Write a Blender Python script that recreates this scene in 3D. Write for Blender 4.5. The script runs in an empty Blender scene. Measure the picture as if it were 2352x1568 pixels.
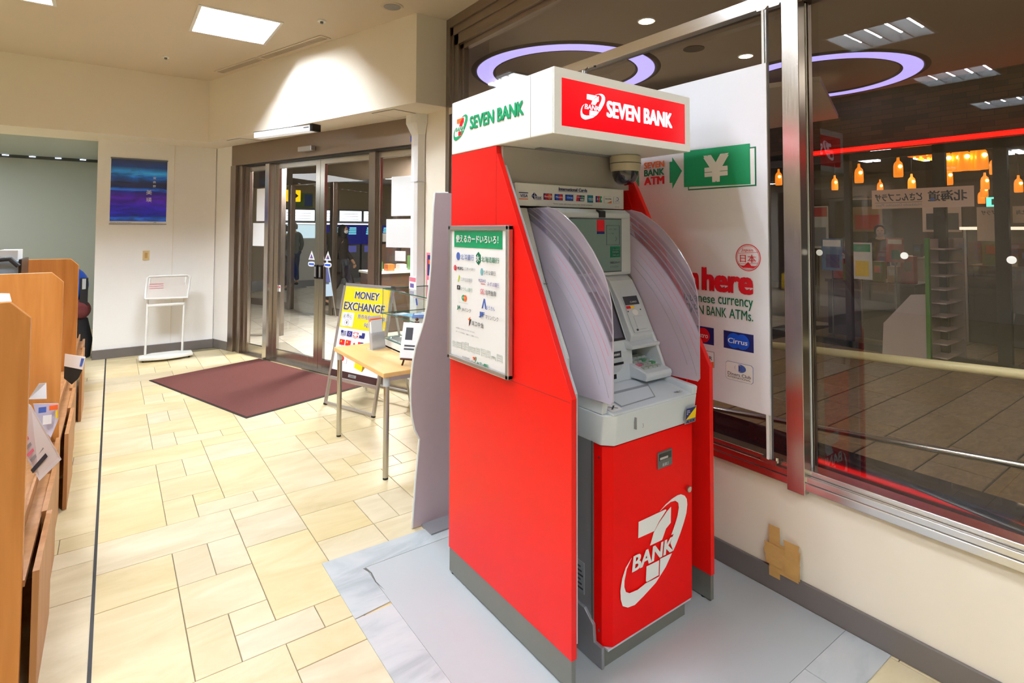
import bpy, bmesh, math, random
from mathutils import Vector as V, Matrix
random.seed(7)
S = bpy.context.scene
C = S.collection
PI = math.pi

# ------------------------------------------------------------------ camera
cam_d = bpy.data.cameras.new('camera')
cam = bpy.data.objects.new('camera', cam_d); C.objects.link(cam)
FW = V((0.58765954, 0.80837163, 0.03451914)); RT = V((0.8087752, -0.58810686, 0.00360484)); UP = V((-0.023215, -0.02579981, 0.99939754))
M3 = Matrix((RT, UP, -FW)).transposed().to_4x4()
M3.translation = V((0, 0, 1.5))
cam.matrix_world = M3
cam_d.sensor_fit = 'HORIZONTAL'; cam_d.sensor_width = 36
cam_d.lens = 36 * 1261.2 / 2352
cam_d.shift_y = (485.3 - 784) / 2352
cam_d.clip_start = 0.05; cam_d.clip_end = 200
S.camera = cam

# ------------------------------------------------------------------ world, view
w = bpy.data.worlds.new('world'); S.world = w; w.use_nodes = True
w.node_tree.nodes['Background'].inputs[0].default_value = (0.9, 0.87, 0.82, 1)
w.node_tree.nodes['Background'].inputs[1].default_value = 0.05
S.view_settings.view_transform = 'Standard'; S.view_settings.look = 'None'
S.view_settings.exposure = 0.5; S.view_settings.gamma = 1.0; S.view_settings.use_curve_mapping = False
S.cycles.max_bounces = 8; S.cycles.diffuse_bounces = 4; S.cycles.glossy_bounces = 4
S.cycles.transparent_max_bounces = 20; S.cycles.sample_clamp_indirect = 4.0
S.cycles.caustics_reflective = False; S.cycles.caustics_refractive = False
S.cycles.use_denoising = True; S.cycles.use_adaptive_sampling = True; S.cycles.adaptive_threshold = 0.02

TUBE = 165.0            # radiance of the fluorescent tubes in the room
CONC = 4.2             # radiance of the concourse ceiling panels
SHOP = 2.2

def area(name, loc, sx, sy, watts, color=(1, 0.96, 0.9), rot=(0, 0, 0)):
    d = bpy.data.lights.new(name, 'AREA'); d.shape = 'RECTANGLE'; d.size = sx; d.size_y = sy
    d.energy = watts; d.color = color
    o = bpy.data.objects.new(name, d); o.location = loc; o.rotation_euler = rot; C.objects.link(o)
    return o
# added fill lamps beyond the doors and outside the window (all out of frame)
area('concourse_fill', (4.2, -1.0, 3.25), 1.6, 1.6, 14, (1, 0.9, 0.78))
area('concourse_fill', (6.6, -0.6, 3.25), 1.6, 1.6, 14, (1, 0.9, 0.78))
area('concourse_fill', (5.2, 7.0, 3.25), 1.6, 1.6, 75, (1, 0.95, 0.88))
area('concourse_fill', (7.5, 11.0, 3.3), 2.0, 2.0, 400, (1, 0.95, 0.88))
area('concourse_fill', (3.2, 12.6, 3.3), 1.8, 1.8, 430, (1, 0.95, 0.88))
area('vestibule_fill', (3.35, 7.2, 2.62), 0.8, 0.8, 190, (1, 0.95, 0.88))  # extra lamp put in to brighten the vestibule
area('alcove_light', (-2.2, 8.9, 2.5), 1.6, 1.0, 30, (0.95, 0.98, 1.0))

# ------------------------------------------------------------------ materials
def lin(c):
    return tuple((x / 255 / 12.92) if x / 255 <= 0.04045 else ((x / 255 + 0.055) / 1.055) ** 2.4 for x in c[:3]) + (1,)
MC = {}
def mat(name, c, rough=0.5, metal=0.0, noise=0.05, scale=6.0, stretch=(1, 1, 1), bump=0.0, emit=0.0, ecol=None,
        alpha=1.0, spec=0.5, rnd=0.0, coat=0.0, rvar=0.0):
    if name in MC: return MC[name]
    m = bpy.data.materials.new(name); m.use_nodes = True; nt = m.node_tree; n = nt.nodes; L = nt.links
    b = n['Principled BSDF']
    b.inputs['Roughness'].default_value = rough; b.inputs['Metallic'].default_value = metal
    b.inputs['Specular IOR Level'].default_value = spec; b.inputs['Coat Weight'].default_value = coat
    b.inputs['Coat Roughness'].default_value = 0.08
    col = lin(c)
    tc = n.new('ShaderNodeTexCoord'); mp = n.new('ShaderNodeMapping'); mp.inputs['Scale'].default_value = stretch
    L.new(tc.outputs['Object'], mp.inputs['Vector'])
    nz = n.new('ShaderNodeTexNoise'); nz.inputs['Scale'].default_value = scale; nz.inputs['Detail'].default_value = 5
    L.new(mp.outputs[0], nz.inputs['Vector'])
    mx = n.new('ShaderNodeMix'); mx.data_type = 'RGBA'
    mx.inputs[6].default_value = tuple(x * (1 - noise) for x in col[:3]) + (1,)
    mx.inputs[7].default_value = tuple(min(1, x * (1 + noise)) for x in col[:3]) + (1,)
    L.new(nz.outputs['Fac'], mx.inputs[0])
    out = mx.outputs[2]
    if rnd:
        oi = n.new('ShaderNodeObjectInfo'); mr = n.new('ShaderNodeMapRange')
        mr.inputs[3].default_value = 1 - rnd; mr.inputs[4].default_value = 1 + rnd * 0.6
        L.new(oi.outputs['Random'], mr.inputs[0])
        hs = n.new('ShaderNodeHueSaturation'); L.new(out, hs.inputs['Color']); L.new(mr.outputs[0], hs.inputs['Value'])
        out = hs.outputs[0]
    L.new(out, b.inputs['Base Color'])
    if rvar:
        mr2 = n.new('ShaderNodeMapRange'); mr2.inputs[3].default_value = max(0.02, rough - rvar); mr2.inputs[4].default_value = rough + rvar
        L.new(nz.outputs['Fac'], mr2.inputs[0]); L.new(mr2.outputs[0], b.inputs['Roughness'])
    if bump:
        bp = n.new('ShaderNodeBump'); bp.inputs['Strength'].default_value = bump; bp.inputs['Distance'].default_value = 0.01
        L.new(nz.outputs['Fac'], bp.inputs['Height']); L.new(bp.outputs[0], b.inputs['Normal'])
    if emit:
        b.inputs['Emission Color'].default_value = lin(ecol or c); b.inputs['Emission Strength'].default_value = emit
    if alpha < 1: b.inputs['Alpha'].default_value = alpha
    MC[name] = m
    return m

def glassmat(name, tint=(0.97, 0.98, 0.97), r0=0.045, rough=0.0):
    # clear pane: transparent body with a Schlick mirror layer
    m = bpy.data.materials.new(name); m.use_nodes = True; nt = m.node_tree; n = nt.nodes; L = nt.links
    for x in list(n): n.remove(x)
    o = n.new('ShaderNodeOutputMaterial'); t = n.new('ShaderNodeBsdfTransparent'); g = n.new('ShaderNodeBsdfGlossy')
    t.inputs[0].default_value = tint + (1,); g.inputs['Roughness'].default_value = rough
    lw = n.new('ShaderNodeLayerWeight'); lw.inputs[0].default_value = 0.5
    pw = n.new('ShaderNodeMath'); pw.operation = 'POWER'; pw.inputs[1].default_value = 5
    mu = n.new('ShaderNodeMath'); mu.operation = 'MULTIPLY_ADD'; mu.inputs[1].default_value = 1 - r0; mu.inputs[2].default_value = r0
    ms = n.new('ShaderNodeMixShader')
    L.new(lw.outputs['Facing'], pw.inputs[0]); L.new(pw.outputs[0], mu.inputs[0]); L.new(mu.outputs[0], ms.inputs[0])
    L.new(t.outputs[0], ms.inputs[1]); L.new(g.outputs[0], ms.inputs[2]); L.new(ms.outputs[0], o.inputs[0])
    return m

def frosted(name, c, clear=0.3, gloss=0.08):
    m = bpy.data.materials.new(name); m.use_nodes = True; nt = m.node_tree; n = nt.nodes; L = nt.links
    for x in list(n): n.remove(x)
    o = n.new('ShaderNodeOutputMaterial'); t = n.new('ShaderNodeBsdfTransparent'); d = n.new('ShaderNodeBsdfDiffuse')
    tl = n.new('ShaderNodeBsdfTranslucent'); g = n.new('ShaderNodeBsdfGlossy'); g.inputs['Roughness'].default_value = 0.12
    d.inputs[0].default_value = lin(c); tl.inputs[0].default_value = lin(c)
    tc = n.new('ShaderNodeTexCoord'); nz = n.new('ShaderNodeTexNoise'); nz.inputs['Scale'].default_value = 3
    L.new(tc.outputs['Object'], nz.inputs['Vector'])
    a = n.new('ShaderNodeMixShader'); a.inputs[0].default_value = 0.5; L.new(d.outputs[0], a.inputs[1]); L.new(tl.outputs[0], a.inputs[2])
    mr = n.new('ShaderNodeMapRange'); mr.inputs[3].default_value = clear - 0.05; mr.inputs[4].default_value = clear + 0.05
    L.new(nz.outputs['Fac'], mr.inputs[0])
    b = n.new('ShaderNodeMixShader'); L.new(mr.outputs[0], b.inputs[0]); L.new(a.outputs[0], b.inputs[1]); L.new(t.outputs[0], b.inputs[2])
    e = n.new('ShaderNodeMixShader'); e.inputs[0].default_value = gloss; L.new(b.outputs[0], e.inputs[1]); L.new(g.outputs[0], e.inputs[2])
    L.new(e.outputs[0], o.inputs[0])
    return m

def wood(name, c1, c2, axis='z', scale=3.0, rough=0.35):
    m = bpy.data.materials.new(name); m.use_nodes = True; nt = m.node_tree; n = nt.nodes; L = nt.links
    b = n['Principled BSDF']; b.inputs['Roughness'].default_value = rough
    tc = n.new('ShaderNodeTexCoord'); mp = n.new('ShaderNodeMapping')
    mp.inputs['Scale'].default_value = {'z': (9, 9, 0.7), 'x': (0.7, 9, 9), 'y': (9, 0.7, 9)}[axis]
    L.new(tc.outputs['Object'], mp.inputs['Vector'])
    nz = n.new('ShaderNodeTexNoise'); nz.inputs['Scale'].default_value = scale; nz.inputs['Detail'].default_value = 7; nz.inputs['Distortion'].default_value = 0.6
    L.new(mp.outputs[0], nz.inputs['Vector'])
    cr = n.new('ShaderNodeValToRGB'); cr.color_ramp.elements[0].position = 0.3; cr.color_ramp.elements[1].position = 0.72
    cr.color_ramp.elements[0].color = lin(c1); cr.color_ramp.elements[1].color = lin(c2)
    L.new(nz.outputs['Fac'], cr.inputs[0]); L.new(cr.outputs[0], b.inputs['Base Color'])
    return m

def stone(name, c1, c2, c3, rough=0.4, rnd=0.06, sc=2.2, bump=0.02):
    m = bpy.data.materials.new(name); m.use_nodes = True; nt = m.node_tree; n = nt.nodes; L = nt.links
    b = n['Principled BSDF']; b.inputs['Roughness'].default_value = rough
    tc = n.new('ShaderNodeTexCoord'); oi = n.new('ShaderNodeObjectInfo'); ad = n.new('ShaderNodeVectorMath'); ad.operation = 'MULTIPLY_ADD'
    gm = n.new('ShaderNodeNewGeometry')
    L.new(oi.outputs['Random'], ad.inputs[0]); ad.inputs[1].default_value = (37, 61, 13); L.new(gm.outputs['Position'], ad.inputs[2])
    mp = n.new('ShaderNodeMapping'); mp.inputs['Scale'].default_value = (1.0, 2.6, 1); L.new(ad.outputs[0], mp.inputs['Vector'])
    nz = n.new('ShaderNodeTexNoise'); nz.inputs['Scale'].default_value = sc; nz.inputs['Detail'].default_value = 8; nz.inputs['Roughness'].default_value = 0.6
    nz.inputs['Distortion'].default_value = 0.8
    L.new(mp.outputs[0], nz.inputs['Vector'])
    cr = n.new('ShaderNodeValToRGB'); e = cr.color_ramp.elements
    e[0].position = 0.25; e[0].color = lin(c1); e[1].position = 0.75; e[1].color = lin(c3)
    k = e.new(0.5); k.color = lin(c2)
    L.new(nz.outputs['Fac'], cr.inputs[0])
    mr = n.new('ShaderNodeMapRange'); mr.inputs[3].default_value = 1 - rnd; mr.inputs[4].default_value = 1 + rnd
    L.new(oi.outputs['Random'], mr.inputs[0])
    mr2 = n.new('ShaderNodeMapRange'); mr2.inputs[3].default_value = 0.85; mr2.inputs[4].default_value = 1.2
    mt = n.new('ShaderNodeMath'); mt.operation = 'FRACT'; mm = n.new('ShaderNodeMath'); mm.operation = 'MULTIPLY'; mm.inputs[1].default_value = 17.3
    L.new(oi.outputs['Random'], mm.inputs[0]); L.new(mm.outputs[0], mt.inputs[0]); L.new(mt.outputs[0], mr2.inputs[0])
    hs = n.new('ShaderNodeHueSaturation'); L.new(cr.outputs[0], hs.inputs['Color']); L.new(mr.outputs[0], hs.inputs['Value']); L.new(mr2.outputs[0], hs.inputs['Saturation'])
    L.new(hs.outputs[0], b.inputs['Base Color'])
    bp = n.new('ShaderNodeBump'); bp.inputs['Strength'].default_value = bump * 10; bp.inputs['Distance'].default_value = 0.002
    L.new(nz.outputs['Fac'], bp.inputs['Height']); L.new(bp.outputs[0], b.inputs['Normal'])
    return m

m_wall = mat('cream_wall_paint', (238, 230, 212), 0.85, noise=0.02, scale=2, bump=0.03)
m_wallw = mat('white_wall_paint', (252, 252, 250), 0.8, noise=0.015, scale=2, bump=0.03)
m_ceil = mat('ceiling_paint', (212, 199, 178), 0.9, noise=0.03, scale=1.2, bump=0.03)
m_greyw = mat('grey_alcove_paint', (176, 184, 180), 0.85, noise=0.03, scale=1.5)
m_base = mat('grey_vinyl_skirting', (112, 106, 102), 0.5, noise=0.08, scale=4)
m_grout = mat('tile_grout', (122, 113, 88), 0.9, noise=0.1, scale=20)
m_tile = stone('cream_floor_tile', (194, 178, 138), (209, 194, 157), (221, 209, 178), 0.36, 0.035, 2.4, 0.012)
m_paver = stone('brown_concourse_paver', (92, 76, 54), (114, 96, 70), (138, 118, 88), 0.45, 0.07, 9.0, 0.03)
m_ptile = stone('pale_concourse_tile', (186, 180, 168), (202, 196, 184), (214, 208, 196), 0.25, 0.04, 3.0, 0.01)
m_dgrout = mat('dark_joint', (30, 26, 20), 0.9, noise=0.1, scale=20)
m_steel = mat('brushed_stainless', (198, 193, 187), 0.24, 1.0, 0.08, 5, (60, 60, 1.5), rvar=0.07)
m_steelh = mat('brushed_stainless_long', (222, 220, 217), 0.2, 1.0, 0.08, 5, (60, 1.0, 60), rvar=0.07)
m_bronze = mat('dark_stainless', (156, 146, 138), 0.3, 1.0, 0.1, 5, (50, 50, 1.2), rvar=0.08)
m_bronzeh = mat('dark_stainless_header', (150, 134, 120), 0.36, 0.75, 0.08, 5, (3, 3, 50), rvar=0.06)
m_alu = mat('satin_aluminium', (196, 198, 202), 0.3, 0.85, 0.04, 6)
m_chrome = mat('tube_chrome', (190, 188, 182), 0.22, 1.0, 0.06, 6, (30, 30, 1), rvar=0.06)
m_rubber = mat('black_rubber', (22, 22, 24), 0.6)
m_black = mat('black_plastic', (16, 16, 18), 0.3)
m_red = mat('red_laminate', (236, 22, 16), 0.33, noise=0.03, scale=9, spec=0.35)
m_redfront = mat('red_gloss_panel', (236, 2, 1), 0.4, noise=0.02, scale=9, spec=0.15)
m_white = mat('white_enamel', (240, 242, 238), 0.35, noise=0.012, scale=5)
m_whitep = mat('white_print', (246, 246, 246), 0.5, noise=0.01)
m_grey = mat('light_grey_plastic', (196, 203, 210), 0.42, noise=0.02, scale=30)
m_greyl = mat('pale_grey_plastic', (214, 222, 228), 0.4, noise=0.015, scale=30)
m_greym = mat('mid_grey_metal', (150, 150, 154), 0.45, 0.3, noise=0.04, scale=12)
m_greyd = mat('dark_grey_metal', (104, 104, 102), 0.45, 0.3, noise=0.08, scale=9)
m_plinth = mat('grey_plinth_metal', (128, 128, 120), 0.4, 0.4, noise=0.1, scale=5)
m_taupe = mat('taupe_panel', (176, 170, 162), 0.6, noise=0.03, scale=14)
m_vinyl = mat('grey_vinyl_sheet', (176, 182, 184), 0.45, noise=0.04, scale=3)
m_beech = wood('beech_veneer', (186, 118, 50), (212, 144, 74), 'z', 2.2)
m_beechtop = wood('pale_beech_top', (226, 178, 110), (238, 196, 132), 'y', 1.6, 0.28)
m_kick = wood('beech_kick', (160, 110, 64), (186, 136, 88), 'z', 2.2, 0.5)
m_glass = glassmat('window_glass', (0.93, 0.92, 0.90), 0.075)
m_glassd = glassmat('door_glass', (0.95, 0.96, 0.95), 0.06)
m_glassc = glassmat('case_glass', (0.93, 0.97, 0.95), 0.06)
m_glassedge = mat('green_glass_edge', (60, 110, 95), 0.15, noise=0.05)
m_green = mat('green_print', (0, 150, 96), 0.5, noise=0.015)
m_dgreen = mat('dark_green_print', (0, 112, 78), 0.5, noise=0.015)
m_redp = mat('red_print', (216, 10, 30), 0.5, noise=0.015)
m_orange = mat('orange_print', (242, 104, 34), 0.5, noise=0.015)
m_navy = mat('navy_print', (24, 36, 110), 0.5, noise=0.015)
m_blue = mat('blue_print', (10, 86, 214), 0.5, noise=0.015)
m_blueg = mat('slate_blue_print', (70, 100, 180), 0.5, noise=0.015)
m_ink = mat('dark_grey_ink', (56, 58, 66), 0.5, noise=0.015)
m_inkl = mat('light_grey_ink', (150, 154, 158), 0.5, noise=0.015)
m_yellow = mat('yellow_print', (255, 216, 0), 0.5, noise=0.015)
m_purplep = mat('violet_print', (110, 92, 160), 0.5, noise=0.015)
m_pinkp = mat('pink_print', (226, 120, 140), 0.5, noise=0.015)
m_paper = mat('white_paper', (240, 243, 244), 0.7, noise=0.015)

# ------------------------------------------------------------------ mesh builder
class G:
    def __init__(s, frame=None): s.v = []; s.f = []; s.fr = frame
    def add(s, vs, fs):
        k = len(s.v)
        for p in vs:
            p = V(p)
            s.v.append(s.fr @ p if s.fr else p)
        for f in fs: s.f.append(tuple(k + i for i in f))
        return s
    def box(s, x0, x1, y0, y1, z0, z1):
        return s.add([(x0, y0, z0), (x1, y0, z0), (x1, y1, z0), (x0, y1, z0), (x0, y0, z1), (x1, y0, z1), (x1, y1, z1), (x0, y1, z1)],
                     [(0, 3, 2, 1), (4, 5, 6, 7), (0, 1, 5, 4), (1, 2, 6, 5), (2, 3, 7, 6), (3, 0, 4, 7)])
    def prism(s, pts, ax, a, b):
        n = len(pts)
        f = {'X': lambda p, t: (t, p[0], p[1]), 'Y': lambda p, t: (p[0], t, p[1]), 'Z': lambda p, t: (p[0], p[1], t)}[ax]
        vs = [f(p, a) for p in pts] + [f(p, b) for p in pts]
        fs = [tuple(range(n))[::-1], tuple(range(n, 2 * n))] + [(i, (i + 1) % n, n + (i + 1) % n, n + i) for i in range(n)]
        return s.add(vs, fs)
    def poly(s, pts):
        return s.add(pts, [tuple(range(len(pts)))])
    def cyl(s, p0, p1, r0, r1=None, n=16, cap=True):
        r1 = r0 if r1 is None else r1
        p0 = V(p0); p1 = V(p1); d = (p1 - p0).normalized()
        a = d.orthogonal().normalized(); b = d.cross(a)
        vs = []
        for p, r in ((p0, r0), (p1, r1)):
            for i in range(n):
                t = 2 * PI * i / n; vs.append(p + a * (r * math.cos(t)) + b * (r * math.sin(t)))
        fs = [(i, (i + 1) % n, n + (i + 1) % n, n + i) for i in range(n)]
        if cap: fs += [tuple(range(n))[::-1], tuple(range(n, 2 * n))]
        return s.add(vs, fs)
    def tube(s, pts, r, n=10):
        for a, b in zip(pts, pts[1:]): s.cyl(a, b, r, n=n)
        for p in pts[1:-1]: s.ball(p, r, 8, 5)
        return s
    def ball(s, c, r, n=14, m=8, sc=(1, 1, 1)):
        prof = [(r * math.sin(PI * j / m), -r * math.cos(PI * j / m)) for j in range(m + 1)]
        return s.lathe(prof, c, n, sc)
    def lathe(s, prof, c, n=20, sc=(1, 1, 1)):
        c = V(c); vs = []; fs = []; rings = []
        for r, z in prof:
            if r < 1e-6: rings.append([len(vs)]); vs.append(c + V((0, 0, z * sc[2])))
            else:
                rings.append(list(range(len(vs), len(vs) + n)))
                for i in range(n):
                    t = 2 * PI * i / n; vs.append(c + V((r * math.cos(t) * sc[0], r * math.sin(t) * sc[1], z * sc[2])))
        for a, b in zip(rings, rings[1:]):
            if len(a) == 1 and len(b) == 1: continue
            for i in range(n):
                j = (i + 1) % n
                if len(a) == 1: fs.append((a[0], b[j], b[i]))
                elif len(b) == 1: fs.append((a[i], a[j], b[0]))
                else: fs.append((a[i], a[j], b[j], b[i]))
        if len(rings[0]) > 1: fs.append(tuple(rings[0])[::-1])
        if len(rings[-1]) > 1: fs.append(tuple(rings[-1]))
        return s.add(vs, fs)

MW = {}
def props(o, label, cat, group=None, kind=None):
    if label: o['label'] = label
    if cat: o['category'] = cat
    if group: o['group'] = group
    if kind: o['kind'] = kind
def build(name, g, m, parent=None, label=None, cat=None, group=None, kind=None, bevel=0.0, smooth=False, seg=2):
    me = bpy.data.meshes.new(name)
    if parent is not None: inv = MW[parent.name].inverted()
    else:
        xs = [p[0] for p in g.v]; ys = [p[1] for p in g.v]; zs = [p[2] for p in g.v]
        base = Matrix.Translation(((min(xs) + max(xs)) / 2, (min(ys) + max(ys)) / 2, min(zs)))
        inv = base.inverted()
    me.from_pydata([inv @ p for p in g.v], [], g.f); me.update()
    bm = bmesh.new(); bm.from_mesh(me); bmesh.ops.recalc_face_normals(bm, faces=bm.faces); bm.to_mesh(me); bm.free()
    if m: me.materials.append(m)
    if smooth:
        for p in me.polygons: p.use_smooth = True
        me.set_sharp_from_angle(angle=math.radians(38))
    o = bpy.data.objects.new(name, me); C.objects.link(o)
    if parent is not None: o.parent = parent; MW[o.name] = MW[parent.name]
    else: o.matrix_world = base; MW[o.name] = base.copy()
    props(o, label, cat, group, kind)
    if bevel:
        b = o.modifiers.new('bevel', 'BEVEL'); b.width = bevel; b.segments = seg; b.limit_method = 'ANGLE'; b.angle_limit = math.radians(40)
    return o
def thing(name, label, cat, loc, rz=0, group=None, kind=None):
    o = bpy.data.objects.new(name, None); C.objects.link(o); o.empty_display_size = 0.1
    m = Matrix.Translation(V(loc)) @ Matrix.Rotation(rz, 4, 'Z')
    o.matrix_world = m; MW[o.name] = m
    props(o, label, cat, group, kind)
    return o
def dup(root, delta, label=None, rz=0, about=None, scale=1.0):
    kids = {}
    for o in C.objects:
        if o.parent: kids.setdefault(o.parent.name, []).append(o)
    def cp(o, par):
        c = o.copy(); C.objects.link(c)
        if par is not None: c.parent = par
        for k in kids.get(o.name, []): cp(k, c)
        return c
    r = cp(root, None)
    m = Matrix.Translation(V(delta)) @ MW[root.name]
    if rz: m = m @ Matrix.Rotation(rz, 4, 'Z')
    if scale != 1.0: m = m @ Matrix.Scale(scale, 4)
    r.matrix_world = m; MW[r.name] = m
    if label: r['label'] = label
    return r
def text(s, o, r, u, wd, ht, m, parent, bold=0.0, shear=0.0, name='lettering', res=3, label=None):
    o = V(o); r = V(r).normalized(); u = V(u).normalized()
    cu = bpy.data.curves.new('t', 'FONT'); cu.body = s; cu.shear = shear; cu.resolution_u = res
    ob = bpy.data.objects.new('t', cu); C.objects.link(ob)
    dg = bpy.context.evaluated_depsgraph_get(); ev = ob.evaluated_get(dg)
    me = bpy.data.meshes.new_from_object(ev)
    bpy.data.objects.remove(ob); bpy.data.curves.remove(cu)
    if len(me.vertices) == 0: return None
    if bold:
        bm = bmesh.new(); b0 = bmesh.new(); b0.from_mesh(me)
        for li, (dx, dy) in enumerate(((-1, -0.5), (1, -0.5), (-1, 0.5), (1, 0.5), (0, 0)) if bold > 0.02 else ((-1, 0), (1, 0))):
            k = [bm.verts.new(v.co + V((dx * bold, dy * bold, li))) for v in b0.verts]
            b0.verts.index_update()
            for f in b0.faces: bm.faces.new([k[v.index] for v in f.verts])
        bm.to_mesh(me); bm.free(); b0.free()
    xs = [v.co.x for v in me.vertices]; ys = [v.co.y for v in me.vertices]
    x0, x1, y0, y1 = min(xs), max(xs), min(ys), max(ys)
    if wd is None: wd = ht * (x1 - x0) / max(1e-6, y1 - y0)
    inv = MW[parent.name].inverted()
    for v in me.vertices:
        p = o + r.cross(u) * (0.00025 * v.co.z) + r * ((v.co.x - x0) / max(1e-6, x1 - x0) * wd) + u * ((v.co.y - y0) / max(1e-6, y1 - y0) * ht)
        v.co = inv @ p
    me.name = name; me.materials.clear(); me.materials.append(m)
    ob = bpy.data.objects.new(name, me); C.objects.link(ob); ob.parent = parent; MW[ob.name] = MW[parent.name]
    if label: ob['label'] = label
    return ob
def flat(pts2, o, r, u, name, m, parent, label=None):
    # a printed shape: polygon in the plane through o spanned by r and u (metres)
    o = V(o); r = V(r).normalized(); u = V(u).normalized(); nn = r.cross(u)
    g = G(); n = len(pts2)
    a = [o + r * p[0] + u * p[1] for p in pts2]; b = [p - nn * 0.0012 for p in a]
    g.add(a + b, [tuple(range(n)), tuple(range(n, 2 * n))[::-1]] + [(i, n + i, n + (i + 1) % n, (i + 1) % n) for i in range(n)])
    return build(name, g, m, parent, label)
def rect(x0, x1, y0, y1): return [(x0, y0), (x1, y0), (x1, y1), (x0, y1)]
def ell(cx, cy, rx, ry, n=28): return [(cx + rx * math.cos(2 * PI * i / n), cy + ry * math.sin(2 * PI * i / n)) for i in range(n)]
def ringpoly(cx, cy, r0, r1, o, r, u, name, m, parent, n=40):
    o = V(o); r = V(r).normalized(); u = V(u).normalized(); g = G(); vs = []
    for i in range(n):
        t = 2 * PI * i / n
        for q in (r0, r1): vs.append(o + r * (cx + q * math.cos(t)) + u * (cy + q * math.sin(t)))
    g.add(vs, [(2 * i, 2 * i + 1, (2 * i + 3) % (2 * n), (2 * i + 2) % (2 * n)) for i in range(n)])
    return build(name, g, m, parent)

LOGO = {
'arc': [(0.569, 0.908), (0.657, 0.956), (0.755, 0.987), (0.843, 1.0), (0.899, 0.994), (0.957, 0.959), (0.992, 0.908), (1.0, 0.838), (0.984, 0.74), (0.941, 0.641), (0.878, 0.527), (0.824, 0.444), (0.766, 0.368), (0.726, 0.473), (0.777, 0.565), (0.742, 0.568), (0.803, 0.673), (0.84, 0.752), (0.864, 0.848), (0.854, 0.908), (0.806, 0.949), (0.731, 0.959), (0.657, 0.94)],
'bar': [(0.253, 0.895), (0.652, 0.898), (0.665, 0.886), (0.551, 0.794), (0.479, 0.711), (0.247, 0.717)],
'stem': [(0.737, 0.898), (0.731, 0.714), (0.657, 0.673), (0.596, 0.565), (0.418, 0.568), (0.473, 0.695), (0.559, 0.781), (0.676, 0.867)],
'foot': [(0.364, 0.352), (0.548, 0.346), (0.54, 0.181), (0.367, 0.178), (0.354, 0.19)],
'low': [(0.154, 0.533), (0.072, 0.457), (0.024, 0.359), (0.0, 0.238), (0.005, 0.14), (0.029, 0.063), (0.098, 0.016), (0.194, 0.0), (0.319, 0.041), (0.495, 0.111), (0.649, 0.229), (0.747, 0.349), (0.566, 0.356), (0.556, 0.159), (0.356, 0.168), (0.237, 0.146), (0.125, 0.159), (0.072, 0.197), (0.051, 0.26), (0.053, 0.324), (0.085, 0.441)]}
def logo(o, r, u, wd, ht, parent, mono=None, bold=0.02):
    mm = {'arc': m_green, 'bar': m_orange, 'stem': m_redp, 'foot': m_redp, 'low': m_green, 't': m_green}
    if mono: mm = {k: mono for k in mm}
    for k, p in LOGO.items():
        flat([(a * wd, b * ht) for a, b in p], o, r, u, 'emblem', mm[k], parent)
    text('BANK', V(o) + V(r) * (0.155 * wd) + V(u) * (0.372 * ht), r, u, 0.61 * wd, 0.172 * ht, mm['t'], parent, bold, 0.15, 'lettering')

# =================================================================== SETTING
WX = 2.28      # window wall plane
CZ = 3.28      # ceiling
SZ = 2.54      # soffit
DF = Matrix(((0.328, 0.945, 0, 1.262), (-0.945, 0.328, 0, 7.409), (0, 0, 1, 0), (0, 0, 0, 1)))   # door wall frame: x along, y away, z up
DR = math.atan2(-0.945, 0.328)
dr = V((0.328, -0.945, 0)); dn = V((0.945, 0.328, 0)); ZU = V((0, 0, 1))
def dpt(s_, d_, z_): return DF @ V((s_, d_, z_))

# ---- room floor: modular stone tiles, 13 to a block
UX, UY, OX, OY = 0.1428, 0.14825, -0.028, 2.132
KINDS = [(0, 0, 4, 2), (4, 0, 6, 1), (4, 1, 6, 3), (4, 3, 6, 7), (0, 2, 2, 4), (2, 2, 3, 4), (3, 2, 4, 4), (2, 4, 4, 6), (0, 4, 2, 8), (2, 6, 3, 8), (3, 6, 4, 7), (3, 7, 5, 8), (5, 7, 6, 8)]
fl = build('floor', G().prism([(-7.2, -3.2), (2.3, -3.2), (2.3, 4.42), (1.10, 7.95), (-0.157, 7.95), (-0.157, 10.5), (-7.2, 10.5)], 'Z', -0.05, -0.004), m_grout, label='cream stone tile floor of the room', cat='floor', kind='structure')
tm = {}
rest = G()
def in_room(x, y):
    return not (x > 1.0 and (V((x, y, 0)) - V((1.262, 7.409, 0))).dot(dn) > 0.02)
cand = []
for bi in range(-9, 3):
    for bj in range(-5, 7):
        for k, (a, b_, c, d) in enumerate(KINDS):
            x0 = OX + (bi * 6 + a) * UX; x1 = OX + (bi * 6 + c) * UX
            y1 = OY + (bj * 8 + 8 - b_) * UY; y0 = OY + (bj * 8 + 8 - d) * UY
            if x0 > 2.27 or x1 < -7.1 or y0 < -3.1 or y1 > 10.6: continue
            x1 = min(x1, 2.275)
            cx, cy = (x0 + x1) / 2, (y0 + y1) / 2
            if not in_room(cx, cy) or (cx > -0.12 and cy > 8.0): continue
            vis = x1 > -0.3 and y0 > 0.2 and y1 < 8.2 and in_room(cx, cy) and not (x0 > 0.85 and y1 < 2.45 and y0 > 0.9 and x1 < 2.4) and not (x0 < -0.02 and y1 < 2.2) and x1 > -0.3 and x0 * 1.0 > -0.33
            vis = vis and (cx * 0.809 - cy * 0.588) / max(0.3, cx * 0.588 + cy * 0.809) > -0.97
            cand.append((math.hypot(cx, cy), vis, x0, x1, y0, y1, k))
cand.sort()
nt_ = 0
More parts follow.
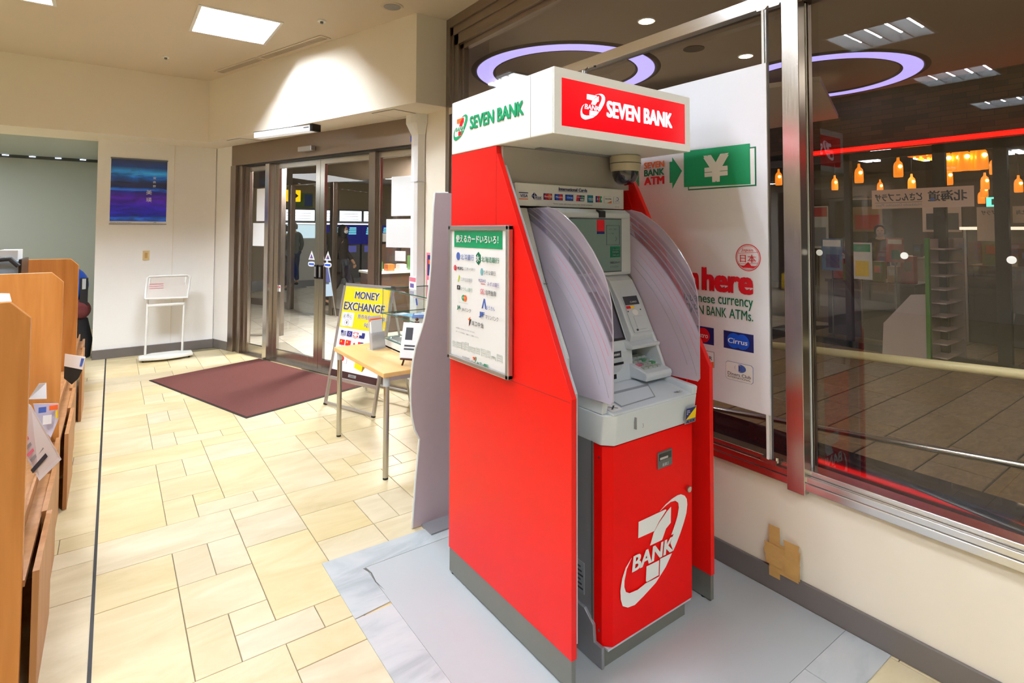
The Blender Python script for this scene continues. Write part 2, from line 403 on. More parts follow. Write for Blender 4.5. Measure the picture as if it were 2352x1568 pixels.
for dist, vis, x0, x1, y0, y1, k in cand:
    g_ = 0.0017
    if vis and nt_ < 296:
        nt_ += 1
        key = (k, round(x1 - x0, 3))
        if key not in tm:
            hx, hy = (x1 - x0) / 2 - g_, (y1 - y0) / 2 - g_
            e = 0.0012
            g = G().add([(-hx, -hy, -0.004), (hx, -hy, -0.004), (hx, hy, -0.004), (-hx, hy, -0.004), (-hx, -hy, -e), (hx, -hy, -e), (hx, hy, -e), (-hx, hy, -e),
                         (-hx + e, -hy + e, 0), (hx - e, -hy + e, 0), (hx - e, hy - e, 0), (-hx + e, hy - e, 0)],
                        [(0, 1, 5, 4), (1, 2, 6, 5), (2, 3, 7, 6), (3, 0, 4, 7), (4, 5, 9, 8), (5, 6, 10, 9), (6, 7, 11, 10), (7, 4, 8, 11), (8, 9, 10, 11)])
            me = bpy.data.meshes.new('tile'); me.from_pydata(g.v, [], g.f); me.materials.append(m_tile); tm[key] = me
        o = bpy.data.objects.new('tile', tm[key]); C.objects.link(o); o.parent = fl
        o.matrix_parent_inverse = MW[fl.name].inverted(); o.location = ((x0 + x1) / 2, (y0 + y1) / 2, random.uniform(-0.0004, 0.0002))
    else:
        rest.box(x0 + g_, x1 - g_, y0 + g_, y1 - g_, -0.004, 0)
build('tile', rest, m_tile, fl, kind='stuff')
build('trim_1', G().box(-0.0345, -0.0225, 0.5, 7.94, -0.003, 0.0012), m_rubber, label='thin black joint line running along the tiled floor', cat='floor joint', kind='structure')

# ---- low wall under the window, skirting, sill
build('wall_right', G().box(WX, WX + 0.14, -3.2, 4.6, 0, 0.47).box(WX - 0.012, WX + 0.1, 4.06, 4.62, 0, SZ), m_wall, label='cream low wall under the window', cat='wall', kind='structure')
build('baseboard_right', G().box(WX - 0.014, WX, -3.2, 4.06, 0, 0.096), m_base, label='grey vinyl skirting under the window wall', cat='baseboard', kind='structure', bevel=0.003)
win = thing('window_1', 'tall stainless framed shop window looking out on the concourse', 'window', (2.3, 1.1, 0.47), kind='structure')
g = G().box(2.25, 2.345, -3.2, 4.0, 0.47, 0.50).box(2.256, 2.345, -3.2, 4.0, 0.50, 0.525).box(2.275, 2.345, -3.2, 4.0, 0.525, 0.545)
build('sill', g, m_steelh, win, bevel=0.003)
build('mullion', G().box(2.2465, 2.30, 1.107, 1.178, 0.45, CZ), m_steel, win, bevel=0.002)
build('mullion', G().box(2.30, 2.325, 1.112, 1.173, 0.54, CZ).box(2.33, 2.36, 1.107, 1.178, 0.54, CZ), m_bronze, win, bevel=0.001)
build('glazing_bead', G().box(2.312, 2.319, 1.108, 1.113, 0.54, 2.45), m_white, win)
build('transom', G().box(2.25, 2.30, 1.178, 4.0, 2.462, 2.522), m_steelh, win, bevel=0.002)
build('transom', G().box(2.30, 2.36, 1.178, 4.0, 2.478, 2.515).box(2.29, 2.36, -3.2, 1.107, 2.455, 2.515), m_bronze, win, bevel=0.001)
build('mullion', G().box(2.25, 2.36, -1.07, -1.0, 0.45, CZ), m_steel, win, bevel=0.002)
g = G().box(2.255, 2.28, 4.0, 4.06, 0.45, CZ).box(2.27, 2.30, 3.965, 4.0, 0.5, CZ).box(2.28, 2.36, 3.90, 3.965, 0.5, CZ).box(2.31, 2.36, 3.86, 3.90, 0.5, CZ)
build('jamb', g, m_bronze, win, bevel=0.002)
g = G().box(2.255, 2.28, -3.2, 4.0, 3.2, CZ).box(2.27, 2.30, -3.2, 4.0, 3.13, 3.2).box(2.28, 2.36, -3.2, 3.97, 3.04, 3.13).box(2.31, 2.36, -3.2, 3.9, 3.0, 3.04)
build('head', g, m_bronzeh, win, bevel=0.002)
for (y0, y1, z0, z1) in ((1.178, 3.93, 0.54, 2.47), (1.178, 3.93, 2.51, 3.05), (-1.0, 1.108, 0.54, 2.46), (-1.0, 1.108, 2.51, 3.05), (-3.2, -1.07, 0.54, 2.46), (-3.2, -1.07, 2.51, 3.05)):
    build('pane', G().poly([(2.335, y0, z0), (2.335, y1, z0), (2.335, y1, z1), (2.335, y0, z1)]), m_glass, win)
for k, (y, z) in enumerate(((1.077, 1.414), (0.780, 1.413), (0.485, 1.411))):
    g = G().cyl((2.3325, y, z), (2.3345, y, z), 0.0125, n=24)
    build('glass_marker', g, m_white, label=['white round marker dot on the window glass nearest the steel mullion', 'middle one of the three white round marker dots on the window glass', 'white round marker dot on the window glass nearest the right edge of the picture'][k], cat='sticker', group='round marker dots on the glass')

# ---- ceiling with recesses
LIGHTS = [(0.83, 5.28), (-0.72, 5.30), (-0.92, 2.03), (-3.08, 2.05), (0.64, 2.0), (-5.2, 2.05), (0.64, -1.25), (-0.92, -1.25), (-3.08, 5.3)]
LW, LD = 0.30, 0.335
def holed(g, x0, x1, y0, y1, holes, z0, z1):
    xs = sorted({x0, x1} | {h[0] for h in holes} | {h[1] for h in holes}); ys = sorted({y0, y1} | {h[2] for h in holes} | {h[3] for h in holes})
    for a, b in zip(xs, xs[1:]):
        for c, d in zip(ys, ys[1:]):
            if any(h[0] <= a and b <= h[1] and h[2] <= c and d <= h[3] for h in holes): continue
            g.box(a, b, c, d, z0, z1)
g = G(); holed(g, -7.2, 2.36, -3.2, 8.2, [(x - LW, x + LW, y - LD, y + LD) for x, y in LIGHTS], CZ, CZ + 0.02)
build('ceiling', g, m_ceil, label='off-white room ceiling', cat='ceiling', kind='structure')
# bulkhead over doors and alcove
BK = [(-7.2, 7.50), (0.905, 7.44), (1.978, 4.06), (2.266, 4.06), (2.3, 4.55), (2.4, 4.62), (1.25, 8.15), (-7.2, 8.15)]
build('wall_bulkhead', G().prism(BK, 'Z', SZ, CZ), m_wall, label='cream bulkhead above the sliding doors', cat='wall', kind='structure')
# poster wall and the short return
build('wall_back', G().box(-0.157, 1.062, 7.95, 8.1, 0, SZ).box(-0.157, -0.05, 8.1, 10.4, 0, SZ), m_wallw, label='white wall with the blue poster', cat='wall', kind='structure')
build('wall_door', G(DF).box(-0.60, -0.22, 0.0, 0.15, 0, SZ).box(-0.22, 3.25, 0.02, 0.13, 2.52, SZ + 0.3), m_wallw, label='short white return wall beside the sliding doors', cat='wall', kind='structure')
build('trim_2', G().box(0.602, 0.606, 7.944, 7.95, 0.09, SZ), m_wall, label='vertical panel joint in the white wall', cat='trim', kind='structure')
build('baseboard_back', G().box(-0.16, 1.065, 7.93, 7.95, 0, 0.105), m_base, label='grey skirting under the blue poster', cat='baseboard', kind='structure')
build('baseboard_door', G(DF).box(-0.60, -0.225, -0.012, 0.0, 0, 0.105), m_base, label='grey skirting on the short return wall', cat='baseboard', kind='structure')
build('wall_alcove', G().box(-7.2, -0.157, 10.4, 10.5, 0, SZ), m_greyw, label='plain grey wall at the back of the alcove', cat='wall', kind='structure')
build('ceiling_alcove', G().box(-7.2, -0.157, 8.15, 10.4, SZ, SZ + 0.05), m_greyw, label='grey lowered ceiling of the alcove', cat='ceiling', kind='structure')
build('wall_left', G().box(-7.3, -7.2, -3.2, 10.5, 0, CZ), m_wall, label='cream wall at the left of the room', cat='wall', kind='structure')
build('wall_front', G().box(-7.3, 2.36, -3.3, -3.2, 0, CZ), m_wall, label='cream wall behind the viewpoint', cat='wall', kind='structure')
m_led = mat('cold_led', (225, 238, 255), 0.5, emit=3)
m_ledoff = mat('led_profile', (70, 72, 74), 0.5)
led = build('led_strip', G().box(-7.0, -0.2, 10.36, 10.40, 2.50, 2.54), m_ledoff, label='line of small cold lights where grey alcove wall meets its ceiling', cat='light strip')
for i in range(22):
    build('led', G().box(-6.4 + i * 0.285, -6.33 + i * 0.285, 10.35, 10.36, 2.522, 2.532), m_led, led)

# ---- sliding doors
door = thing('door_1', 'automatic glass sliding doors in dark stainless frames', 'door', dpt(1.4, 0, 0), DR, kind='structure')
build('header', G(DF).box(-0.20, 3.06, -0.01, 0.12, 2.29, SZ), m_bronzeh, door, bevel=0.003)
build('header_slot', G(DF).box(0.05, 3.05, 0.0, 0.10, 2.272, 2.29), m_black, door)
build('jamb', G(DF).box(-0.22, -0.10, -0.012, 0.12, 0, 2.29).box(-0.10, -0.02, 0.02, 0.12, 0, 2.29).box(-0.02, 0.03, 0.0, 0.12, 0, 2.27).box(0.03, 0.07, 0.03, 0.12, 0, 2.27), m_bronze, door, bevel=0.003)
build('post', G(DF).box(0.53, 0.61, 0.0, 0.09, 0, 2.27), m_steel, door, bevel=0.002)
build('post', G(DF).box(2.32, 2.41, 0.02, 0.12, 0, 2.29), m_bronze, door, bevel=0.002)
def leaf(x0, x1, y, z0=0.0, z1=2.27, sl=0.075, sr=0.075, nm='door_leaf'):
    g = G(DF).box(x0, x0 + sl, y, y + 0.035, z0, z1).box(x1 - sr, x1, y, y + 0.035, z0, z1).box(x0 + sl, x1 - sr, y, y + 0.035, z0, z0 + 0.115).box(x0 + sl, x1 - sr, y, y + 0.035, z1 - 0.06, z1)
    l = build(nm, g, m_steel, door, bevel=0.002)
    build('glass', G(DF).poly([(x0 + sl, y + 0.018, z0 + 0.11), (x1 - sr, y + 0.018, z0 + 0.11), (x1 - sr, y + 0.018, z1 - 0.05), (x0 + sl, y + 0.018, z1 - 0.05)]), m_glassd, l)
    return l
leaf(0.07, 0.56, 0.06, sl=0.03, sr=0.03, nm='side_light')
l1 = leaf(0.62, 1.468, 0.075); l2 = leaf(1.472, 2.33, 0.075)
leaf(2.41, 3.06, 0.06, sl=0.03, sr=0.03, nm='side_light')
for l, x in ((l1, 1.395), (l2, 1.475)):
    build('handle', G(DF).box(x + 0.01, x + 0.06, 0.058, 0.074, 0.97, 1.12), m_black, l, bevel=0.004)
    build('handle_plate', G(DF).box(x + 0.022, x + 0.048, 0.054, 0.060, 0.99, 1.10), m_alu, l)
build('sensor', G(DF).box(1.26, 1.50, -0.07, -0.01, 2.345, 2.40), m_alu, door, bevel=0.008)
build('floor_track', G(DF).box(0.0, 3.06, 0.0, 0.12, 0.0, 0.008), m_bronze, door)
def dsticker(nm, pts, m, label, cat, y=0.092, group=None, under=None):
    g = G(DF); n = len(pts)
    g.add([(p[0], y - 0.0015, p[1]) for p in pts] + [(p[0], y, p[1]) for p in pts], [tuple(range(n)), tuple(range(n, 2 * n))] + [(i, (i + 1) % n, n + (i + 1) % n, n + i) for i in range(n)])
    return build(nm, g, m, label=label, cat=cat, group=group)
for cx, lab in ((1.315, 'left'), (1.60, 'right')):
    s_ = dsticker('warning_sticker', [(cx - 0.055, 1.17), (cx + 0.055, 1.17), (cx, 1.27)], m_paper, 'small triangular warning sticker on the %s sliding door leaf' % lab, 'sticker', group='triangular door stickers')
    flat([(-0.028, 0.012), (0.028, 0.012), (0.0, 0.062)], dpt(cx, 0.0895, 1.172), dr, ZU, 'symbol', m_blueg, s_)
    flat(rect(-0.004, 0.004, 0.02, 0.045), dpt(cx, 0.0885, 1.172), dr, ZU, 'symbol', m_redp, s_)
    pts = [(cx + 0.062 * math.copysign(abs(math.cos(t)) ** 0.7, math.cos(t)), 1.122 + 0.027 * math.copysign(abs(math.sin(t)) ** 0.8, math.sin(t))) for t in [2 * PI * i / 20 for i in range(20)]]
    s_ = dsticker('oval_sticker', pts, m_paper, 'small oval blue and white sticker on the %s sliding door leaf' % lab, 'sticker', group='oval door stickers')
    flat(rect(-0.045, 0.045, -0.01, 0.01), dpt(cx, 0.0895, 1.122), dr, ZU, 'band', m_blue, s_)
for (a, b_, c, d, lab) in ((2.605, 2.908, 1.633, 2.012, 'tall sheet of white paper taped high on the glass right of the sliding doors'),
                           (2.538, 2.958, 1.333, 1.604, 'wide sheet of white paper taped below the tall sheet right of the doors'),
                           (2.664, 2.806, 1.205, 1.301, 'small square slip of paper below the wide sheet on the door glass'),
                           (0.265, 0.565, 1.60, 1.99, 'tall sheet of white paper on the narrow glass left of the sliding doors'),
                           (0.194, 0.585, 1.302, 1.577, 'wide sheet of white paper lower on the narrow glass left of the doors')):
    dsticker('paper_sheet', [(a, c), (b_, c), (b_, d), (a, d)], m_paper, lab, 'paper', y=0.058, group='sheets of paper on the door glass')
s_ = dsticker('door_label', [(2.925, 2.315), (3.01, 2.315), (3.01, 2.365), (2.925, 2.365)], m_blue, 'small blue label at the right end of the dark door header', 'sticker', y=-0.0105)
text('AUTO', dpt(2.94, -0.0125, 2.342), dr, ZU, 0.05, 0.012, m_paper, s_, 0.01)
text('DOOR', dpt(2.94, -0.0125, 2.324), dr, ZU, 0.05, 0.012, m_paper, s_, 0.01)
s_ = dsticker('lock_label', [(0.70, 0.78), (0.74, 0.78), (0.74, 0.855), (0.70, 0.855)], m_paper, 'small white and red label at the left edge of the left door leaf', 'sticker')
flat(rect(0.008, 0.032, 0.04, 0.06), dpt(0.70, 0.0895, 0.78), dr, ZU, 'print', m_redp, s_)
# downpipe
g = G().prism([(2.18, 4.56), (2.18, 4.50), (2.2, 4.465), (2.262, 4.445), (2.266, 4.56)], 'Z', 0, 2.36)
pp = build('rain_pipe', g, mat('pipe_white', (250, 252, 255), 0.4), label='white boxed pipe running down the corner right of the doors', cat='pipe', bevel=0.003)
g = G()
a = [(2.13, 4.57), (2.13, 4.47), (2.17, 4.43), (2.264, 4.41), (2.266, 4.57)]; b_ = [(2.18, 4.56), (2.18, 4.50), (2.2, 4.465), (2.262, 4.445), (2.266, 4.56)]
g.add([(p[0], p[1], 2.54) for p in a] + [(p[0], p[1], 2.46) for p in a] + [(p[0], p[1], 2.36) for p in b_],
      [tuple(range(5)), (10, 11, 12, 13, 14)] + [(i, (i + 1) % 5, 5 + (i + 1) % 5, 5 + i) for i in range(5)] + [(5 + i, 5 + (i + 1) % 5, 10 + (i + 1) % 5, 10 + i) for i in range(5)])
build('collar', g, m_white, pp)
build('joint', G().box(2.178, 2.266, 4.44, 4.56, 1.93, 1.935), m_grey, pp)
# surface fixture under the soffit
FF = Matrix(((0.392, 0.92, 0, 1.197), (-0.92, 0.392, 0, 6.342), (0, 0, 1, 0), (0, 0, 0, 1)))
lf = build('batten_light', G(FF).box(0.0, 0.90, 0.0, 0.09, 2.475, 2.535), mat('batten_diffuser', (236, 238, 240), 0.4, emit=0.35), label='slim white batten light hung under the soffit above the doors', cat='light', bevel=0.004)
build('end_cap', G(FF).box(0.90, 0.94, -0.005, 0.095, 2.47, 2.54), m_black, lf)
build('back_plate', G(FF).box(0.0, 0.94, -0.004, 0.094, 2.535, 2.54), m_greyd, lf)
build('tag', G(FF).box(0.80, 0.88, -0.003, 0.0, 2.505, 2.515), m_ink, lf)
for q, lab in (([(1.845, 4.679), (1.934, 4.392), (2.186, 4.44), (2.111, 4.74)], 'square access hatch in the soffit beside the white pipe'),
               ([(1.052, 7.13), (1.152, 6.87), (1.407, 6.89), (1.317, 7.13)], 'square access hatch in the soffit at the far end of the batten light')):
    h_ = build('access_hatch', G().prism(q, 'Z', SZ - 0.002, SZ + 0.001), m_greyd, label=lab, cat='hatch', group='soffit access hatches')
    cx = sum(p[0] for p in q) / 4; cy = sum(p[1] for p in q) / 4
    build('hatch_panel', G().prism([(cx + (p[0] - cx) * 0.93, cy + (p[1] - cy) * 0.93) for p in q], 'Z', SZ - 0.004, SZ - 0.002), m_wall, h_)

# ---- ceiling fittings
m_tube = mat('fluorescent_tube', (236, 244, 255), 0.5, emit=TUBE)
m_tube2 = mat('fluorescent_tube_bright', (236, 244, 255), 0.5, emit=TUBE * 1.4)
m_refl = mat('louver_white', (240, 242, 242), 0.25, noise=0.01)
def troffer(x, y, lab):
    t = thing('ceiling_light', lab, 'light', (x, y, CZ), group='recessed ceiling lights')
    fr = G(); holed(fr, x - LW - 0.02, x + LW + 0.02, y - LD - 0.02, y + LD + 0.02, [(x - LW + 0.005, x + LW - 0.005, y - LD + 0.005, y + LD - 0.005)], CZ - 0.008, CZ - 0.0005)
    build('frame', fr, m_white, t)
    g = G(); z0 = CZ + 0.02; z1 = CZ + 0.13; X0, X1, Y0, Y1 = x - LW, x + LW, y - LD, y + LD
    g.box(X0, X1, Y0, Y1, z1, z1 + 0.01)
    g.box(X0, X0 + 0.006, Y0, Y1, CZ, z1).box(X1 - 0.006, X1, Y0, Y1, CZ, z1).box(X0, X1, Y0, Y0 + 0.006, CZ, z1).box(X0, X1, Y1 - 0.006, Y1, CZ, z1)
    build('housing', g, m_refl, t)
    g = G()
    for i in range(1, 4):
        yy = Y0 + i * (Y1 - Y0) / 4
        g.prism([(yy - 0.006, CZ + 0.004), (yy + 0.006, CZ + 0.004), (yy + 0.028, z1), (yy - 0.028, z1)], 'X', X0 + 0.006, X1 - 0.006)
    build('louver', g, m_refl, t)
    for i in range(4):
        yy = Y0 + (i + 0.5) * (Y1 - Y0) / 4
        build('tube', G().cyl((X0 + 0.03, yy, CZ + 0.075), (X1 - 0.03, yy, CZ + 0.075), 0.017, n=6), m_tube2 if y > 4 else m_tube, t)
    return t
LL = ['recessed square ceiling light nearest the door bulkhead', 'recessed ceiling light cut by the top left edge of the picture', 'recessed ceiling light over the left aisle, mirrored first in the window', 'recessed ceiling light further left, mirrored second in the window',
      'recessed ceiling light above the cash machine', 'recessed ceiling light at the far left, mirrored last in the window', 'recessed ceiling light behind the viewpoint by the window', 'recessed ceiling light behind the viewpoint in the aisle', 'recessed ceiling light above the far brochure racks']
for (x, y), lab in zip(LIGHTS, LL): troffer(x, y, lab)
# slot diffusers parallel to the door bulkhead
for k, (s0, s1) in enumerate(((0.0, 0.86), (0.9, 1.98))):
    VF = Matrix(((0.31, 0.951, 0, 0.885), (-0.951, 0.31, 0, 6.93), (0, 0, 1, 0), (0, 0, 0, 1)))
    t = thing('slot_vent', ['far one of the two slot air vents in the ceiling by the bulkhead', 'near one of the two slot air vents in the ceiling by the bulkhead'][k], 'vent', VF @ V((s0, 0, CZ)), group='ceiling slot vents')
    g = G(VF); holed(g, s0, s1, 0, 0.11, [(s0 + 0.02, s1 - 0.02, 0.02, 0.09)], CZ - 0.008, CZ - 0.0005); build('frame', g, m_ceil, t)
    build('dark_core', G(VF).box(s0 + 0.02, s1 - 0.02, 0.02, 0.09, CZ - 0.002, CZ - 0.0005), m_greyd, t)
    for i in range(5): build('slat', G(VF).box(s0 + 0.02, s1 - 0.02, 0.028 + i * 0.013, 0.032 + i * 0.013, CZ - 0.007, CZ - 0.002), m_ceil, t)
sp = build('ceiling_speaker', G().lathe([(0.0, -0.006), (0.068, -0.006), (0.07, -0.004), (0.085, -0.008), (0.09, -0.001), (0.0, -0.001)], (1.76, 4.055, CZ), 32), m_ceil, label='round speaker grille in the ceiling near the window head', cat='speaker', smooth=True)
build('grille', G().cyl((1.76, 4.055, CZ - 0.0085), (1.76, 4.055, CZ - 0.0065), 0.066, n=28), m_greym, sp)
for (x, y, r, lab) in ((1.40, 4.69, 0.035, 'small dark round detector in the ceiling beside the slot vent'), (0.404, 6.647, 0.032, 'small dark sprinkler head in the ceiling at the left')):
    d_ = build('detector', G().lathe([(0, -0.03), (0.012, -0.028), (0.014, -0.012), (0, -0.012)], (x, y, CZ), 16), m_greyd, label=lab, cat='detector', smooth=True)
    build('rose', G().cyl((x, y, CZ - 0.012), (x, y, CZ - 0.0005), r, n=24), m_white, d_)

# ---- doormat and vinyl pad
MT = [(0.34, 6.543), (0.901, 4.825), (1.975, 5.16), (1.40, 6.90)]
build('doormat', G().prism(MT, 'Z', 0, 0.008), mat('maroon_mat_pile', (96, 48, 42), 0.95, noise=0.35, scale=220, bump=0.5), label='dark maroon entrance mat in front of the sliding doors', cat='doormat')
build('doormat_rim', G().prism([(0.325, 6.55), (0.893, 4.805), (1.99, 5.147), (1.41, 6.915)], 'Z', 0, 0.005), m_rubber, bpy.data.objects['doormat'])
m_vb = stone('worn_vinyl_border', (150, 158, 162), (182, 188, 190), (196, 196, 196), 0.4, 0.03, 3.0, 0.02)
pad = thing('vinyl_floor_sheet', 'grey vinyl floor sheet with taped border under the cash machine', 'floor sheet', (1.5, 1.7, 0))
build('sheet', G().box(0.942, 2.262, 0.972, 2.392, 0.0005, 0.0036), m_vinyl, pad)
build('border_strip', G().prism([(0.795, 2.535), (2.262, 2.505), (2.262, 2.394), (0.94, 2.394), (0.94, 2.30), (0.9405, 2.12), (0.79, 2.105)], 'Z', 0.0005, 0.004), m_vb, pad)
build('border_strip', G().box(0.79, 0.9405, 0.822, 2.100, 0.0005, 0.004), m_vb, pad)
build('border_strip', G().box(0.943, 1.95, 0.822, 0.970, 0.0005, 0.004), m_vb, pad)
build('border_strip', G().box(1.953, 2.262, 0.822, 0.970, 0.0005, 0.004), m_vb, pad)
build('tear', G().prism([(0.93, 2.39), (0.945, 2.34), (0.938, 2.27), (0.95, 2.20), (0.943, 2.27), (0.951, 2.34), (0.944, 2.385)], 'Z', 0.0042, 0.0046), m_greyd, pad)
for i in range(14):
    x = 1.62 + random.gauss(0, 0.035); y = 0.985 + random.gauss(0, 0.018); r_ = random.uniform(0.003, 0.009)
    build('scuff', G().prism([(x + r_ * math.cos(t) * random.uniform(0.5, 2), y + r_ * math.sin(t) * random.uniform(0.4, 0.9)) for t in [k * PI / 4 for k in range(8)]], 'Z', 0.0036, 0.004), m_greyd, pad)

# ---- masking tape patch on the low wall
m_tape = mat('brown_masking_tape', (206, 164, 96), 0.6, noise=0.12, scale=18, bump=0.6)
tp = thing('tape_patch', 'crumpled brown masking tape patch on the low wall', 'tape', (WX, 1.2, 0.1))
def strip(y0, y1, z0, z1, dx, rag=0.004, n=5):
    pts = [(y1 + random.uniform(-rag, rag), z0 + (z1 - z0) * i / n) for i in range(n + 1)] + [(y0 + random.uniform(-rag, rag), z1 - (z1 - z0) * i / n) for i in range(n + 1)]
    build('tape_strip', G().prism(pts, 'X', WX - dx, WX - dx + 0.001), m_tape, tp)
strip(1.222, 1.268, 0.06, 0.270, 0.0155, 0.001); strip(1.15, 1.24, 0.085, 0.205, 0.0175, 0.006); strip(1.137, 1.19, 0.095, 0.21, 0.019, 0.006); strip(1.165, 1.285, 0.11, 0.195, 0.0205, 0.007); strip(1.14, 1.20, 0.1, 0.235, 0.022, 0.004)

# =================================================================== CASH MACHINE ENCLOSURE
X_ = V((1, 0, 0)); Y_ = V((0, 1, 0)); mY = V((0, -1, 0)); mX = V((-1, 0, 0))
PZ = 0.004
enc = thing('cash_machine_enclosure', 'tall red booth with lit white header standing on the grey vinyl sheet', 'booth', (1.62, 1.75, PZ))
prof = [(1.355, 0.11), (1.355, 0.945), (1.795, 1.806), (1.800, 1.836), (2.155, 1.836), (2.155, 0.11)]
for x0, x1 in ((1.229, 1.252), (1.985, 2.008)):
    pn = build('side_panel', G().prism(prof, 'X', x0, x1), m_red, enc, bevel=0.0015)
    sx = (x0 - 0.0006) if x0 < 1.5 else (x1 + 0.0006)
    g = G().box(min(sx, sx + 0.0008), max(sx, sx + 0.0008), 1.362, 2.15, 0.9335, 0.9355)
    build('seam', g, mat('dark_red_seam', (170, 20, 20), 0.5), pn)
    build('skirting', G().box(x0 + 0.002, x1 - 0.002, 1.358, 2.152, PZ + 0.006, 0.11), m_plinth, pn, bevel=0.002)
    build('foot', G().cyl((x0 + 0.012, 1.40, PZ), (x0 + 0.012, 1.40, PZ + 0.02), 0.009, n=10).cyl((x0 + 0.012, 2.13, PZ), (x0 + 0.012, 2.13, PZ + 0.02), 0.009, n=10), m_rubber, pn)
build('front_seam', G().box(1.2285, 1.2292, 1.796, 1.7985, 1.30, 1.836), mat('dark_red_seam', (170, 20, 20), 0.5), enc)
build('inner_lining', G().prism([(1.372, 0.14), (1.372, 0.955), (1.80, 1.79), (2.14, 1.79), (2.14, 0.14)], 'X', 1.2525, 1.272), m_grey, enc, bevel=0.001)
build('inner_lining', G().prism([(1.50, 0.14), (1.46, 0.90), (1.80, 1.70), (2.14, 1.79), (2.14, 0.14)], 'X', 1.978, 1.984), m_red, enc)
build('back_panel', G().box(1.252, 1.985, 2.12, 2.15, PZ, 1.836), m_greym, enc)
# filler panels beside the machine, following the slope
def filler(x0, x1):
    # slanted white trim sheet between booth side and machine
    pts = [(1.392, 0.955), (1.392, 1.03), (1.545, 1.335), (1.735, 1.70), (1.76, 1.70), (1.76, 0.955)]
    f = build('filler_panel', G().prism([(1.525, 0.93), (1.525, 1.03), (1.672, 1.31), (1.787, 1.592), (1.85, 1.592), (1.85, 0.93)], 'X', x0, x1), m_white, enc, bevel=0.002)
    return f
fp = filler(1.2725, 1.375)
build('panel_joint', G().box(1.2725, 1.3755, 1.655, 1.675, 1.292, 1.2945), m_greym, fp)
filler(1.885, 1.978)
build('lower_lining', G().box(1.2725, 1.335, 1.60, 2.0, PZ, 0.93), m_greym, enc)
# header box
hz0, hz1, hy0, hy1, hx0, hx1 = 1.836, 2.075, 1.446, 2.155, 1.229, 1.995
m_case = mat('white_header_casing', (240, 242, 236), 0.3, noise=0.01, scale=4)
hd = build('header_box', G().box(hx0, hx1, hy0 + 0.004, hy1, hz0 + 0.002, hz1 - 0.002), m_case, enc, bevel=0.004)
m_lit_red = mat('lit_red_sign', (255, 0, 28), 0.25, emit=0.42, ecol=(255, 0, 22))
m_lit_white = mat('lit_white_frame', (250, 250, 250), 0.3, emit=0.22, ecol=(250, 250, 246))
m_lit_letter = mat('lit_letters', (255, 246, 255), 0.3, emit=0.8, ecol=(255, 238, 255))
build('sign_frame', G().box(hx0 + 0.002, hx1 - 0.002, hy0, hy0 + 0.006, hz0 + 0.003, hz1 - 0.003), m_lit_white, enc)
flat(rect(0.036, 0.729, 0.032, 0.202), (hx0, hy0 - 0.0005, hz0), X_, ZU, 'sign_face', m_lit_red, enc)
logo(V((1.354, hy0 - 0.0025, 1.902)), X_, ZU, 0.124, 0.106, enc, mono=m_lit_letter)
text('SEVEN BANK', (1.486, hy0 - 0.0025, 1.925), X_, ZU, 0.385, 0.063, m_lit_letter, enc, 0.045)
build('panel_joint', G().box(hx0 - 0.0006, hx0, 1.5765, 1.5785, hz0 + 0.004, hz1 - 0.004), m_greym, enc)
logo(V((hx0 - 0.002, 2.136, 1.898)), mY, ZU, 0.118, 0.104, enc)
text('SEVEN BANK', (hx0 - 0.002, 1.998, 1.930), mY, ZU, 0.383, 0.056, m_green, enc, 0.045)
build('valance', G().box(1.2525, 1.9845, 1.785, 1.80, 1.692, 1.836), m_taupe, enc)
build('valance', G().box(1.2525, 1.9845, 1.80, 2.12, 1.69, 1.70), m_taupe, enc)
build('lamp_slot', G().box(1.40, 1.93, 1.73, 1.765, 1.8325, 1.8365), m_greym, enc)
# card logo fascia
cf = build('card_fascia', G().box(1.300, 1.928, 1.765, 1.785, 1.600, 1.692), m_white, enc, bevel=0.002)
build('notch', G().box(1.2525, 1.300, 1.79, 1.80, 1.59, 1.692), m_red, enc)
flat(rect(0.01, 0.612, 0.006, 0.088), (1.300, 1.7645, 1.600), X_, ZU, 'card_label', m_whitep, cf)
CY = 1.7628
text('International Cards', (1.526, CY, 1.670), X_, ZU, 0.165, 0.0135, m_navy, cf, 0.025)
flat(rect(0, 0.166, 0, 0.0012), (1.526, CY, 1.6665), X_, ZU, 'underline', m_navy, cf)
text('*Some cards with these marks may not be accepted.', (1.494, CY, 1.6085), X_, ZU, 0.23, 0.0075, m_ink, cf, 0.0)
text('SBJ-0708', (1.868, CY, 1.6075), X_, ZU, 0.026, 0.0035, m_ink, cf)
def cr(x0, x1, m, z0=1.628, z1=1.654): return flat(rect(x0, x1, z0, z1), (0, CY, 0), X_, ZU, 'card_mark', m, cf)
def ce(x, r, m, z=1.641, sq=1.0): return flat(ell(x, z, r, r * sq), (0, CY - 0.0015, 0), X_, ZU, 'card_mark', m, cf)
def ctx(s_, x0, w_, z0, h_, m, **k): return text(s_, (x0, CY - 0.003, z0), X_, ZU, w_, h_, m, cf, **k)
cr(1.316, 1.362, m_navy, 1.6505, 1.654); cr(1.316, 1.362, m_orange, 1.6255, 1.6285); ctx('VISA', 1.321, 0.036, 1.6335, 0.0125, m_navy, bold=0.02, shear=0.2)
flat([(1.379, 1.641), (1.395, 1.656), (1.411, 1.641), (1.395, 1.626)], (0, CY, 0), X_, ZU, 'card_mark', m_navy, cf); flat(rect(1.378, 1.412, 1.6402, 1.6418), (0, CY - 0.0015, 0), X_, ZU, 'card_mark', m_whitep, cf); flat(rect(1.3942, 1.3958, 1.625, 1.657), (0, CY - 0.0015, 0), X_, ZU, 'card_mark', m_whitep, cf)
